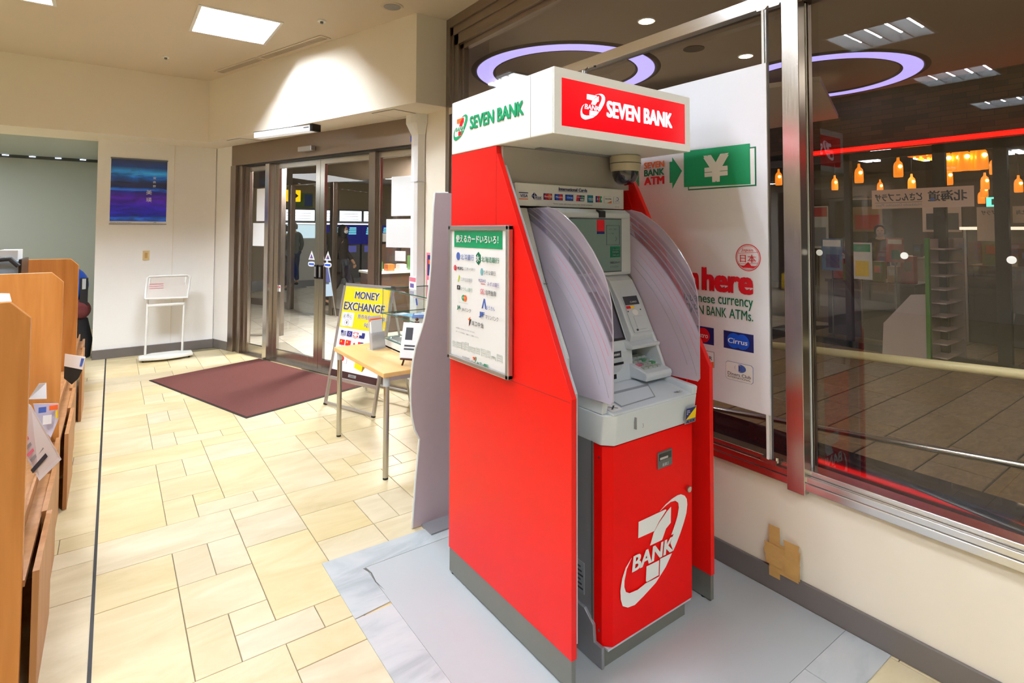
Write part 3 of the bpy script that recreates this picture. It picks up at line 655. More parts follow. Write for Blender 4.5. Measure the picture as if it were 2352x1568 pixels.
flat(rect(1.396, 1.429, 1.625, 1.639), (0, CY - 0.001, 0), X_, ZU, 'card_mark', m_whitep, cf); ctx('PLUS', 1.395, 0.034, 1.627, 0.0115, m_navy, bold=0.02, shear=0.2)
cr(1.444, 1.489, m_navy); ce(1.458, 0.0115, m_redp); ce(1.475, 0.0115, m_orange); ctx('MasterCard', 1.4455, 0.042, 1.638, 0.007, m_whitep, bold=0.02)
cr(1.504, 1.549, m_navy); ce(1.518, 0.0115, m_blue); ce(1.535, 0.0115, m_redp); ctx('Maestro', 1.508, 0.036, 1.638, 0.007, m_whitep, bold=0.02)
cr(1.564, 1.609, m_navy); ce(1.578, 0.0115, m_blue); ce(1.595, 0.0115, m_blue); ctx('Cirrus', 1.571, 0.031, 1.638, 0.007, m_whitep, bold=0.02)
for i, m in enumerate((m_redp, m_navy, m_dgreen)): flat([(1.627 + i * 0.014, 1.628), (1.644 + i * 0.014, 1.628), (1.648 + i * 0.014, 1.654), (1.631 + i * 0.014, 1.654)], (0, CY - 0.0005 * i, 0), X_, ZU, 'card_mark', m, cf)
ctx('UnionPay', 1.630, 0.04, 1.6425, 0.0055, m_whitep, bold=0.02); ctx('银联', 1.646, 0.022, 1.630, 0.009, m_whitep, bold=0.02)
cr(1.693, 1.728, mat('teal_print', (0, 120, 150), 0.5), 1.624, 1.657); ctx('AMERICAN', 1.6955, 0.03, 1.6395, 0.0045, m_whitep, bold=0.02); ctx('EXPRESS', 1.6975, 0.026, 1.633, 0.0045, m_whitep, bold=0.02)
for i, m in enumerate((m_navy, m_redp, m_green)): cr(1.744 + i * 0.0135, 1.7555 + i * 0.0135, m, 1.627, 1.655)
for i, ch in enumerate('JCB'): ctx(ch, 1.7465 + i * 0.0135, 0.0065, 1.6365, 0.009, m_whitep, bold=0.03)
cr(1.797, 1.844, m_inkl, 1.625, 1.6555); flat(rect(1.7976, 1.8434, 1.6256, 1.6549), (0, CY - 0.001, 0), X_, ZU, 'card_mark', m_whitep, cf); ctx('DISCOVER', 1.800, 0.04, 1.641, 0.006, m_ink, bold=0.02)
flat([(1.815, 1.626), (1.843, 1.626), (1.843, 1.636)], (0, CY - 0.002, 0), X_, ZU, 'card_mark', m_orange, cf)
cr(1.859, 1.900, m_inkl, 1.625, 1.656); flat(rect(1.8596, 1.8994, 1.6256, 1.6554), (0, CY - 0.001, 0), X_, ZU, 'card_mark', m_whitep, cf); ce(1.8815, 0.0085, m_blueg, 1.6455); ce(1.879, 0.0058, m_whitep, 1.6455).location.y -= 0.001
ctx('Diners Club', 1.8635, 0.032, 1.631, 0.005, m_blueg)
# dome camera under the header
dome = build('camera_body', G().lathe([(0, 0.004), (0.066, 0.004), (0.069, 0.0), (0.069, -0.035), (0.066, -0.06), (0.06, -0.066), (0, -0.066)], (1.868, 1.70, 1.832), 32), mat('beige_camera_shell', (198, 186, 158), 0.4), enc, smooth=True, label='beige dome camera body')
build('camera_dome', G().lathe([(0.060, -0.066), (0.058, -0.085), (0.048, -0.108), (0.03, -0.122), (0, -0.128)], (1.868, 1.70, 1.832), 32), mat('smoked_dome', (30, 20, 34), 0.08, spec=0.8, coat=0.5), enc, smooth=True)
build('camera_band', G().lathe([(0.0695, -0.028), (0.0702, -0.029), (0.0702, -0.031), (0.0695, -0.032)], (1.868, 1.70, 1.832), 32), m_greyd, enc)

# =================================================================== CASH MACHINE
atm = thing('cash_machine', 'grey and red cash machine with frosted side screens inside the red booth', 'cash machine', (1.63, 1.5, PZ))
ax0, ax1 = 1.405, 1.858
fy = 1.362
# base plinth
build('plinth', G().prism([(1.395, 0), (1.845, 0), (1.845, 0.062), (1.395, 0.062)], 'Y', 1.378, 1.50).box(1.385, 1.845, 1.50, 2.08, PZ, 0.115), m_plinth, atm, bevel=0.003)
build('plinth_bracket', G().prism([(1.372, PZ), (1.372, 0.075), (1.41, 0.075), (1.415, 0.13), (1.46, 0.165), (1.62, 0.165), (1.62, PZ)], 'X', 1.383, 1.396), m_greym, atm, bevel=0.002)
build('cabinet', G().box(1.395, 1.85, 1.43, 2.08, 0.10, 0.86), m_greym, atm, bevel=0.003)
build('cabinet_edge', G().box(1.392, 1.398, 1.425, 1.432, 0.10, 0.84), m_greyd, atm)
st = build('rating_sticker', G().box(1.3925, 1.3948, 1.47, 1.545, 0.20, 0.31), m_inkl, atm)
for i in range(6): build('print_line', G().box(1.3918, 1.3926, 1.475 + (i % 3) * 0.006, 1.535 - (i % 2) * 0.02, 0.213 + i * 0.015, 0.219 + i * 0.015), m_ink, st)
# red front door, chamfered left edge
g = G(); z0, z1 = 0.068, 0.748
A = [(1.398, 1.43), (1.398, 1.388), (1.425, fy), (1.868, fy), (1.868, 1.43)]
B = [(1.398, 1.43), (1.398, 1.385), (1.425, fy - 0.006), (1.868, fy - 0.006), (1.868, 1.43)]
g.add([(p[0], p[1], z0) for p in A] + [(p[0], p[1], z1) for p in B], [tuple(range(5))[::-1], tuple(range(5, 10))] + [(i, (i + 1) % 5, 5 + (i + 1) % 5, 5 + i) for i in range(5)])
rd = build('front_door', g, m_redfront, atm, bevel=0.0012)
build('kick_edge', G().box(1.405, 1.862, fy + 0.002, 1.42, 0.060, 0.067), m_grey, atm)
FY = fy - 0.0085
m_emb = mat('white_emblem_print', (240, 242, 240), 0.4, noise=0.01)
logo(V((1.458, FY + 0.002, 0.173)), X_, ZU, 0.376, 0.315, rd, mono=m_emb, bold=0.035)
sl = build('receipt_slot', G().box(1.657, 1.741, fy - 0.010, fy - 0.004, 0.614, 0.676), m_greyd, atm, bevel=0.003, label='dark recessed change slot')
build('slot_mouth', G().box(1.664, 1.733, fy - 0.0112, fy - 0.0098, 0.645, 0.668), m_black, sl)
build('slot_lip', G().box(1.666, 1.712, fy - 0.0125, fy - 0.011, 0.648, 0.656), m_alu, sl)
text('返却口', (1.680, fy - 0.0114, 0.621), X_, ZU, 0.036, 0.012, m_grey, sl, 0.02)
build('lock', G().cyl((1.836, fy - 0.018, 0.498), (1.836, fy - 0.004, 0.498), 0.012, n=24), m_chrome, atm, bevel=0.002)
for (x, z) in ((1.404, 0.705), (1.404, 0.115)): build('screw', G().cyl((1.397, 1.40, z), (1.3985, 1.40, z), 0.004, n=10), m_chrome, atm)
# console: front bin with raised corner cheeks
g = G()
def loft(g, a, b, z0, z1):
    n = len(a); g.add([(p[0], p[1], z0) for p in a] + [(p[0], p[1], z1) for p in b], [tuple(range(n))[::-1], tuple(range(n, 2 * n))] + [(i, (i + 1) % n, n + (i + 1) % n, n + i) for i in range(n)])
loft(g, [(1.392, 1.60), (1.392, 1.386), (1.425, fy - 0.010), (1.871, fy - 0.010), (1.871, 1.60)], [(1.385, 1.60), (1.385, 1.365), (1.425, fy - 0.026), (1.872, fy - 0.026), (1.872, 1.60)], 0.752, 0.862)
con = build('console', g, m_greyl, atm, bevel=0.004)
# raised rim: right cheek, left cheek, sloping top deck
build('cheek', G().prism([(fy - 0.026, 0.862), (fy - 0.030, 0.892), (fy - 0.020, 0.896), (1.47, 0.905), (1.60, 0.905), (1.60, 0.862)], 'X', 1.845, 1.872), m_greyl, atm, bevel=0.003)
build('cheek', G().prism([(1.37, 0.862), (1.365, 0.905), (1.60, 0.925), (1.60, 0.862)], 'X', 1.385, 1.408), m_greyl, atm, bevel=0.003)
build('deck', G().prism([(fy - 0.024, 0.862), (fy - 0.022, 0.868), (1.52, 0.898), (1.62, 0.898), (1.62, 0.862)], 'X', 1.408, 1.845), m_greyl, atm, bevel=0.002)
def dk(y): return 0.868 + (y - 1.34) / 0.18 * 0.03
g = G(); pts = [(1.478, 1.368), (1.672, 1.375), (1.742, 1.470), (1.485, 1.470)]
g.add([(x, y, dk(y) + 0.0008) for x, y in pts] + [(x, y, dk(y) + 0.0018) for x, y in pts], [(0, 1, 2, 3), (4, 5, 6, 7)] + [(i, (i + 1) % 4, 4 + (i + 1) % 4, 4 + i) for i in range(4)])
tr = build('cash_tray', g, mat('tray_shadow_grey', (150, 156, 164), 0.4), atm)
pts = [(1.483, 1.371), (1.668, 1.378), (1.722, 1.452), (1.489, 1.452)]
g = G(); g.add([(x, y, dk(y) + 0.002) for x, y in pts] + [(x, y, dk(y) + 0.0035) for x, y in pts], [(0, 1, 2, 3), (4, 5, 6, 7)] + [(i, (i + 1) % 4, 4 + (i + 1) % 4, 4 + i) for i in range(4)])
build('tray_lid', g, m_greyl, tr, bevel=0.001)
text('NEC', (1.775, 1.362, dk(1.362) + 0.002), X_, V((0, 1, 0.16)), 0.045, 0.011, m_inkl, con, 0.01)
g = G(); pts = [(1.415, 1.352), (1.470, 1.352), (1.470, 1.418), (1.415, 1.418)]
g.add([(x, y, dk(y) + 0.001) for x, y in pts] + [(x, y, dk(y) + 0.002) for x, y in pts], [(0, 1, 2, 3), (4, 5, 6, 7)] + [(i, (i + 1) % 4, 4 + (i + 1) % 4, 4 + i) for i in range(4)])
ns = build('notice_sticker', g, m_whitep, atm, label='white warning sticker with crossed tools')
for a in (0.6, 2.5):
    c_ = V((1.443, 1.375, dk(1.375) + 0.003)); d_ = V((math.cos(a), math.sin(a), math.sin(a) * 0.16)) * 0.018; e_ = V((-math.sin(a), math.cos(a), 0)) * 0.003
    build('symbol', G().add([c_ - d_ - e_, c_ + d_ - e_, c_ + d_ + e_, c_ - d_ + e_], [(0, 1, 2, 3)]), m_ink, ns)
text('ご注意', (1.426, 1.402, dk(1.402) + 0.003), X_, V((0, 1, 0.16)), 0.034, 0.009, m_redp, ns, 0.01)
# alsok style security plate on console front
al = flat(rect(0, 0.066, 0, 0.064), (1.797, fy - 0.0245, 0.756), X_, V((0, -0.1, 1)), 'security_plate', m_inkl, atm)
flat([(0.003, 0.018), (0.003, 0.060), (0.062, 0.060)], (1.797, fy - 0.0262, 0.756), X_, V((0, -0.1, 1)), 'plate_blue', m_navy, al)
flat([(0.004, 0.018), (0.063, 0.018), (0.063, 0.059)], (1.797, fy - 0.0262, 0.756), X_, V((0, -0.1, 1)), 'plate_yellow', m_yellow, al)
text('ALSOK', (1.802, fy - 0.0265, 0.7595), X_, V((0, -0.1, 1)), 0.056, 0.0115, m_navy, al, 0.03, 0.15)
text('Always\nSecurity\nOK', (1.8015, fy - 0.031, 0.793), X_, V((0, -0.1, 1)), 0.02, 0.018, m_whitep, al, 0.01)
g = G().prism([(1.515, 0.797), (1.519, 0.797), (1.519, 0.838), (1.515, 0.838)], 'Y', fy - 0.030, fy - 0.020)
build('coin_slot', g, m_greym, atm)
text('3', (1.552, fy - 0.026, 0.795), X_, ZU, 0.008, 0.014, m_inkl, con)
# sloping upper face
P = [(1.462, 0.898), (1.475, 0.96), (1.515, 1.03), (1.535, 1.075), (1.60, 1.20), (1.655, 1.285), (1.69, 1.31), (1.69, 1.585), (1.92, 1.60), (1.92, 0.898)]
# left/central body sits a touch further back so the right bezel stands proud
body = [(1.535, 0.898), (1.545, 1.01), (1.56, 1.05), (1.655, 1.255), (1.695, 1.305), (1.695, 1.585), (1.92, 1.60), (1.92, 0.898)]
ub = build('upper_body', G().prism(body, 'X', 1.405, 1.735), m_greyl, atm, bevel=0.003)
rb = build('bezel', G().prism([(1.655, 1.285), (1.69, 1.31), (1.69, 1.585), (1.92, 1.60), (1.92, 1.0), (1.62, 1.0), (1.545, 1.035), (1.535, 1.07), (1.60, 1.20)], 'X', 1.72, 1.862), m_greyl, atm, bevel=0.004)
rs = build('bezel', G().prism([(1.535, 1.075), (1.62, 1.075), (1.62, 0.90), (1.46, 0.90), (1.475, 0.94)], 'X', 1.847, 1.862), m_greyl, atm, bevel=0.003)
build('recess_wall', G().prism([(1.62, 1.08), (1.63, 1.08), (1.63, 0.90), (1.62, 0.90)], 'X', 1.735, 1.85), mat('recess_grey', (150, 162, 174), 0.45), atm)
build('shelf', G().prism([(1.508, 1.036), (1.512, 1.022), (1.56, 1.018), (1.63, 1.04), (1.60, 1.062)], 'X', 1.70, 1.868), m_greyl, atm, bevel=0.004)
# keypad ledge
kp = build('keypad', G().prism([(1.452, 0.905), (1.446, 0.925), (1.452, 0.938), (1.60, 0.975), (1.62, 0.905)], 'X', 1.712, 1.866), m_greyl, atm, bevel=0.005)
m_keyg = mat('key_grey', (172, 180, 172), 0.4); m_keyr = mat('key_pink', (210, 120, 140), 0.4); m_keygn = mat('key_green', (90, 160, 110), 0.4)
for i in range(4):
    for j in range(4):
        x = 1.732 + i * 0.027; y = 1.478 + j * 0.028; z = 0.938 + (y - 1.452) / 0.148 * 0.037
        m = m_keyr if (i == 0 and j == 1) else m_keygn if (i == 3 and j == 1) or (i == 2 and j == 2) else m_keyg
        build('key', G().box(x, x + 0.021, y, y + 0.021, z, z + 0.009), m, kp, bevel=0.001)
# touch screen (dark) on the slope
sv = V((0, 1.655 - 1.56, 1.255 - 1.05)).normalized(); sn = X_.cross(sv)
o_ = V((1.45, 1.56, 1.05)) + sn * 0.003 + sv * 0.0
scn = flat(rect(0.0, 0.262, 0.004, 0.215), o_, X_, sv, 'screen_bezel', m_black, atm, label='black screen surround')
flat(rect(0.010, 0.250, 0.014, 0.205), o_ + sn * 0.0015, X_, sv, 'touch_screen', mat('dark_touch_screen', (92, 92, 106), 0.18, spec=0.7), atm)
# card reader cluster on the right bezel
bv = V((0, 1.655 - 1.545, 1.285 - 1.07)).normalized(); bn = X_.cross(bv)
bo = V((1.74, 1.5435, 1.085)) + bn * 0.006
cb = flat(rect(0.0, 0.098, -0.005, 0.150), bo, X_, bv, 'card_unit', m_greyl, atm)
flat(rect(0.004, 0.090, 0.112, 0.150), bo + bn * 0.002, X_, bv, 'plate', m_ink, cb)
text('CARD', bo + bn * 0.0035 + X_ * 0.035 + bv * 0.120, X_, bv, 0.04, 0.007, m_whitep, cb)
flat(rect(0.004, 0.028, 0.096, 0.108), bo + bn * 0.002, X_, bv, 'print', m_redp, cb); flat(rect(0.030, 0.05, 0.097, 0.107), bo + bn * 0.002, X_, bv, 'print', m_yellow, cb)
flat(ell(0.045, 0.078, 0.018, 0.013), bo + bn * 0.002, X_, bv, 'card_mouth', m_whitep, cb)
flat(rect(0.025, 0.078, 0.004, 0.062), bo + bn * 0.002, X_, bv, 'reader_flap', m_grey, cb)
flat(rect(0.027, 0.076, 0.006, 0.060), bo + bn * 0.0035, X_, bv, 'reader_flap', m_greyl, cb)
for q in ((0.006, 0.085), (0.083, 0.088)): flat(ell(q[0], q[1], 0.003, 0.003, 10), bo + bn * 0.002, X_, bv, 'led', m_ink, cb)
flat(rect(0.016, 0.026, 0.0, 0.008), bo + bn * 0.003, X_, bv, 'slot', m_ink, cb)
# front plate below screen: card slot, indicator
fv = V((0, 0.008, 0.098)).normalized(); fn = X_.cross(fv); fo = V((1.405, 1.536, 0.905)) + fn * 0.002
fpn = flat(rect(0.192, 0.262, 0.088, 0.113), fo, X_, fv, 'slot_plate', m_ink, atm)
text('ご利用明細票', fo + fn * 0.0016 + X_ * 0.198 + fv * 0.096, X_, fv, 0.055, 0.009, m_whitep, fpn, 0.02)
flat(rect(0.192, 0.268, 0.072, 0.085), fo, X_, fv, 'slot_lip', m_grey, atm)
flat(rect(0.192, 0.272, 0.060, 0.069), fo + fn * 0.001, X_, fv, 'receipt_mouth', m_black, atm)
flat([(0.195 + 0.035 + 0.035 * math.cos(t), 0.058 + 0.026 * math.sin(t)) for t in [PI + PI * i / 12 for i in range(13)]], fo, X_, fv, 'finger_rest', m_grey, atm)
flat(rect(0.190, 0.228, 0.008, 0.026), fo, X_, fv, 'sensor_window', m_black, atm)
flat(rect(0.12, 0.150, 0.075, 0.10), fo, X_, fv, 'mark', m_green, atm); flat(rect(0.10, 0.165, 0.052, 0.055), fo, X_, fv, 'line', m_ink, atm)
# upper monitor
mo = build('monitor_housing', G().prism([(1.672, 1.308), (1.668, 1.32), (1.672, 1.575), (1.70, 1.592), (1.92, 1.592), (1.92, 1.31)], 'X', 1.385, 1.868), m_greyl, atm, bevel=0.004)
m_scr = mat('monitor_screen', (104, 122, 112), 0.2, emit=0.05, ecol=(150, 176, 160))
MY = 1.6675
flat(rect(1.50, 1.806, 1.322, 1.552), (0, MY, 0), X_, ZU, 'screen_rim', m_ink, mo); flat(rect(1.504, 1.802, 1.326, 1.548), (0, MY - 0.001, 0), X_, ZU, 'screen', m_scr, mo)
flat(rect(1.655, 1.70, 1.498, 1.546), (0, MY - 0.002, 0), X_, ZU, 'screen_print', m_redp, mo); flat(rect(1.655, 1.70, 1.486, 1.497), (0, MY - 0.002, 0), X_, ZU, 'screen_print', m_navy, mo)
for a in (rect(1.712, 1.792, 1.5215, 1.523), rect(1.712, 1.792, 1.4385, 1.440), rect(1.712, 1.7135, 1.4385, 1.523), rect(1.7905, 1.792, 1.4385, 1.523)): flat(a, (0, MY - 0.002, 0), X_, ZU, 'screen_print', m_ink, mo)
text('ATM ご案内', (1.725, MY - 0.002, 1.502), X_, ZU, 0.052, 0.009, m_ink, mo); text('カード 通帳', (1.718, MY - 0.002, 1.485), X_, ZU, 0.04, 0.006, m_ink, mo); text('24', (1.765, MY - 0.002, 1.455), X_, ZU, 0.012, 0.02, m_ink, mo)
flat(rect(1.735, 1.796, 1.385, 1.432), (0, MY - 0.002, 0), X_, ZU, 'screen_print', m_dgreen, mo)
text('サービス', (1.748, MY - 0.004, 1.416), X_, ZU, 0.034, 0.008, m_inkl, mo, 0.01); text('取扱時間', (1.745, MY - 0.004, 1.404), X_, ZU, 0.038, 0.008, m_inkl, mo, 0.01); text('ご案内します', (1.745, MY - 0.004, 1.391), X_, ZU, 0.042, 0.007, m_inkl, mo, 0.01)
text('画面にタッチ', (1.735, MY - 0.002, 1.358), X_, ZU, 0.058, 0.010, m_ink, mo, 0.02); text('してください', (1.735, MY - 0.002, 1.340), X_, ZU, 0.05, 0.010, m_ink, mo, 0.02)
build('lens_window', G().prism([(1.664, 1.556), (1.664, 1.584), (1.69, 1.592), (1.69, 1.556)], 'X', 1.672, 1.706), m_black, mo, bevel=0.002)
build('housing_joint', G().box(1.39, 1.866, 1.6695, 1.672, 1.5545, 1.556), m_grey, mo)
# handset on the left
build('handset', G().tube([(1.44, 1.60, 1.20), (1.43, 1.585, 1.24), (1.43, 1.60, 1.30)], 0.022, 12), m_grey, atm, smooth=True)
build('handset', G().ball((1.655, 1.665, 1.285), 0.02, sc=(1.2, 0.6, 1)), m_black, atm, smooth=True)
build('lamp_pod', G().ball((1.665, 1.66, 1.255), 0.038, sc=(0.8, 0.9, 1.1)), m_grey, atm, smooth=True)
# frosted wings: printed arcs, clearer near the outer rim
def wingmat():
    m = bpy.data.materials.new('frosted_wing_acrylic'); m.use_nodes = True; nt = m.node_tree; n = nt.nodes; L = nt.links
    for x in list(n): n.remove(x)
    o = n.new('ShaderNodeOutputMaterial'); t = n.new('ShaderNodeBsdfTransparent'); d = n.new('ShaderNodeBsdfDiffuse'); tl = n.new('ShaderNodeBsdfTranslucent')
    g = n.new('ShaderNodeBsdfGlossy'); g.inputs['Roughness'].default_value = 0.15
    t.inputs[0].default_value = (0.72, 0.68, 0.76, 1)
    d.inputs[0].default_value = lin((226, 220, 234)); tl.inputs[0].default_value = lin((240, 232, 242))
    tc = n.new('ShaderNodeTexCoord'); vm = n.new('ShaderNodeVectorMath'); vm.operation = 'SUBTRACT'; vm.inputs[1].default_value = (0, WCY - 1.5, WCZ - PZ)
    mp = n.new('ShaderNodeVectorMath'); mp.operation = 'MULTIPLY'; mp.inputs[1].default_value = (0, 1, 1)
    ln = n.new('ShaderNodeVectorMath'); ln.operation = 'LENGTH'
    L.new(tc.outputs['Object'], vm.inputs[0]); L.new(vm.outputs[0], mp.inputs[0]); L.new(mp.outputs[0], ln.inputs[0])
    mr = n.new('ShaderNodeMapRange'); mr.inputs[1].default_value = 0.84; mr.inputs[2].default_value = 1.14; L.new(ln.outputs['Value'], mr.inputs[0])
    cr = n.new('ShaderNodeValToRGB'); el = cr.color_ramp.elements
    st = [(0.0, 0.14), (0.40, 0.18), (0.49, 0.26), (0.51, 0.86), (0.565, 0.82), (0.58, 0.50), (0.595, 0.84), (0.635, 0.80), (0.65, 0.50), (0.665, 0.80), (0.71, 0.76), (0.725, 0.50), (0.74, 0.74), (0.78, 0.68), (0.80, 0.50), (1.0, 0.45)]
    el[0].position = 0; el[0].color = (st[0][1],) * 3 + (1,); el[1].position = 1; el[1].color = (st[-1][1],) * 3 + (1,)
    for p, v in st[1:-1]:
        e = el.new(p); e.color = (v, v, v, 1)
    L.new(mr.outputs[0], cr.inputs[0])
    a = n.new('ShaderNodeMixShader'); a.inputs[0].default_value = 0.5; L.new(d.outputs[0], a.inputs[1]); L.new(tl.outputs[0], a.inputs[2])
    b = n.new('ShaderNodeMixShader'); L.new(cr.outputs[0], b.inputs[0]); L.new(a.outputs[0], b.inputs[1]); L.new(t.outputs[0], b.inputs[2])
    e = n.new('ShaderNodeMixShader'); e.inputs[0].default_value = 0.05; L.new(b.outputs[0], e.inputs[1]); L.new(g.outputs[0], e.inputs[2]); L.new(e.outputs[0], o.inputs[0])
    return m
WCY, WCZ = 2.2, 0.65
m_wing = wingmat()
m_wedge = frosted('wing_rim_acrylic', (236, 228, 238), 0.25, 0.15)
def wing(x0, yo):
    pts = [(1.785 + yo, 1.592), (1.66 + yo, 1.592), (1.60 + yo, 1.578), (1.552 + yo, 1.552), (1.50 + yo, 1.518), (1.455 + yo, 1.478), (1.405 + yo, 1.425), (1.36 + yo, 1.362), (1.335 + yo, 1.312), (1.318 + yo, 1.25), (1.311 + yo, 1.16), (1.311 + yo, 0.925), (1.322 + yo, 0.912), (1.50, 0.907), (1.523, 0.93), (1.525, 1.03), (1.670, 1.31), (1.785 + yo, 1.58)]
    wg = build('privacy_wing', G().prism(pts, 'X', x0, x0 + 0.004), m_wing, atm)
    for k, (rr_, m_) in enumerate(((0.968, m_pinkp), (0.945, m_pinkp), (0.915, m_inkl), (0.885, m_inkl))):
        c = []
        for i in range(21):
            t = math.radians(128 + i * (40 - k * 3) / 20)
            y = WCY + rr_ * math.cos(t); z = WCZ + rr_ * math.sin(t)
            if z < 0.93 or y < 1.316 + yo: break
            if y > 1.70: continue
            c.append((x0 - 0.0007, y, z))
        if len(c) > 2: build('wing_line', G().tube(c, 0.0006, 4), m_, wg)
    build('wing_rim', G().tube([(x0 + 0.002, y, z) for y, z in pts[1:13]], 0.0024, 6), m_wedge, wg)
    return wg
wing(1.376, 0.0); wing(1.866, 0.008)

# framed list of accepted banks on the booth side
nf = thing('framed_notice', 'silver framed card list fixed to the side of the red booth', 'notice frame', (1.2, 1.9, 0.94))
ny0, ny1, nz0, nz1 = 1.678, 2.137, 0.940, 1.520
nx = 1.203
g = G(); 
for (a, b_, c, d) in ((ny0, ny1, nz0, nz0 + 0.02), (ny0, ny1, nz1 - 0.02, nz1), (ny0, ny0 + 0.02, nz0, nz1), (ny1 - 0.02, ny1, nz0, nz1)):
    build('frame_rail', G().box(nx, 1.2275, a, b_, c, d), m_alu, nf, bevel=0.004)
build('backing', G().box(1.212, 1.2275, ny0 + 0.01, ny1 - 0.01, nz0 + 0.01, nz1 - 0.01), m_whitep, nf)
NO = V((1.2105, 0, 0)); 
def nr(y0, y1, z0, z1, m, parent=nf): return flat(rect(-y1, -y0, z0, z1), NO, mY, ZU, 'print', m, parent)
def ntx(s_, yl, w_, z0, h_, m, bold=0.01): return text(s_, (1.2088, yl, z0), mY, ZU, w_, h_, m, nf, bold)
nr(1.728, 2.094, 1.427, 1.497, m_green)
ntx('使えるカードいろいろ！', 2.076, 0.325, 1.447, 0.033, m_whitep, 0.03)
flat(ell(-2.06, 1.388, 0.015, 0.017), NO, mY, ZU, 'print', m_blueg, nf); ntx('北洋銀行', 2.036, 0.107, 1.374, 0.024, m_blueg, 0.01)
flat([(-1.898 + 0.02 * math.cos(t), 1.385 + 0.027 * math.sin(t)) for t in [PI / 2 + k * PI / 3 for k in range(6)]], NO, mY, ZU, 'print', m_dgreen, nf); ntx('北海道銀行', 1.874, 0.128, 1.372, 0.022, m_dgreen, 0.02); ntx('水', 1.914, 0.03, 1.371, 0.028, m_whitep, 0.03)
ringpoly(-2.082, 1.337, 0.006, 0.012, V((1.209, 0, 0)), mY, ZU, 'print', m_redp, nf, 20); flat(ell(-2.082, 1.337, 0.003, 0.005, 10), NO, mY, ZU, 'print', m_redp, nf)
ntx('MUFG', 2.062, 0.048, 1.330, 0.013, m_ink, 0.03); ntx('三菱UFJ銀行', 2.003, 0.085, 1.331, 0.012, m_inkl)
flat(ell(-1.872, 1.332, 0.010, 0.015), NO, mY, ZU, 'print', mat('pale_teal_print', (120, 180, 190), 0.5), nf); ntx('りそな銀行', 1.855, 0.085, 1.323, 0.017, m_ink)
flat([(-2.063, 1.279), (-2.055, 1.279), (-2.044, 1.300), (-2.050, 1.308)], NO, mY, ZU, 'print', mat('lime_print', (180, 200, 50), 0.5), nf); ntx('三井住友銀行', 2.036, 0.095, 1.284, 0.015, m_inkl, 0.01)
ntx('MIZUHO', 1.893, 0.055, 1.291, 0.012, m_purplep, 0.01); nr(1.848, 1.878, 1.283, 1.285, m_redp); ntx('みずほ銀行', 1.828, 0.083, 1.279, 0.017, m_purplep)
flat(rect(-2.068, -2.042, 1.245, 1.263), NO, mY, ZU, 'print', m_ink, nf); ntx('ゆうちょ銀行', 2.034, 0.093, 1.243, 0.016, mat('soft_green_ink', (120, 160, 140), 0.5)); ntx('P', 2.055, 0.008, 1.249, 0.010, m_whitep)
ringpoly(-1.872, 1.256, 0.005, 0.008, V((1.209, 0, 0)), mY, ZU, 'print', m_pinkp, nf, 16); ringpoly(-1.858, 1.256, 0.005, 0.008, V((1.209, 0, 0)), mY, ZU, 'print', m_pinkp, nf, 16); nr(1.848, 1.884, 1.244, 1.2455, m_redp); ntx('信用金庫', 1.842, 0.075, 1.243, 0.020, m_ink, 0.01)
flat(ell(-2.012, 1.213, 0.016, 0.013), NO, mY, ZU, 'print', m_green, nf); flat(ell(-1.998, 1.213, 0.012, 0.013), V((1.2095, 0, 0)), mY, ZU, 'print', m_orange, nf); ntx('JCB', 2.02, 0.026, 1.210, 0.008, m_whitep, 0.02); ntx('セブンイレブン カード', 2.048, 0.075, 1.190, 0.004, m_inkl)
flat([(-1.872, 1.185), (-1.862, 1.187), (-1.853, 1.215), (-1.846, 1.187), (-1.836, 1.184), (-1.848, 1.225), (-1.856, 1.226)], NO, mY, ZU, 'print', m_blueg, nf); ntx('ろうきん', 1.836, 0.062, 1.186, 0.015, m_blueg, 0.015)
ntx('JA', 2.063, 0.03, 1.158, 0.020, m_dgreen, 0.04); ntx('JAバンク', 2.024, 0.075, 1.155, 0.018, m_ink)
ntx('JF', 1.888, 0.042, 1.148, 0.024, m_blueg, 0.05); ntx('マリンバンク', 1.840, 0.09, 1.148, 0.017, m_ink)
flat([(-1.975, 1.128), (-1.958, 1.140), (-1.962, 1.120), (-1.970, 1.100), (-1.966, 1.125)], NO, mY, ZU, 'print', m_orange, nf); flat([(-1.962, 1.128), (-1.950, 1.132), (-1.962, 1.104), (-1.966, 1.110)], V((1.2095, 0, 0)), mY, ZU, 'print', m_ink, nf); ntx('商工中金', 1.944, 0.09, 1.108, 0.020, m_ink)
ntx('※お取扱いできないカードがございます。', 2.072, 0.155, 1.078, 0.006, m_inkl); ntx('※サービスの内容は、画面にてご確認ください。', 2.072, 0.185, 1.062, 0.006, m_inkl)
random.seed(3); yy = 2.10
while yy > 1.76:
    w_ = random.uniform(0.02, 0.05); h_ = random.uniform(0.012, 0.034)
    for a in (rect(-yy, -yy + w_, 0.995 + h_, 0.9962 + h_), rect(-yy, -yy + 0.0012, 0.995, 0.995 + h_), rect(-yy + w_, -yy + w_ + 0.0012, 0.995, 0.995 + h_)): flat(a, NO, mY, ZU, 'print', mat('pale_line_ink', (196, 204, 200), 0.5), nf)
    for q in range(3): flat(rect(-yy + 0.005, -yy + w_ - 0.005, 1.0 + q * h_ / 3.4, 1.002 + q * h_ / 3.4), NO, mY, ZU, 'print', mat('pale_line_ink', (196, 204, 200), 0.5), nf)
    yy -= w_ + random.uniform(0.003, 0.012)
ntx('みんなのATM', 2.016, 0.058, 0.963, 0.008, m_ink, 0.02)
for k, p in LOGO.items(): flat([(-1.945 + a * 0.036, 0.948 + b_ * 0.036) for a, b_ in p], NO, mY, ZU, 'emblem', {'arc': m_green, 'low': m_green, 'bar': m_orange}.get(k, m_redp), nf)
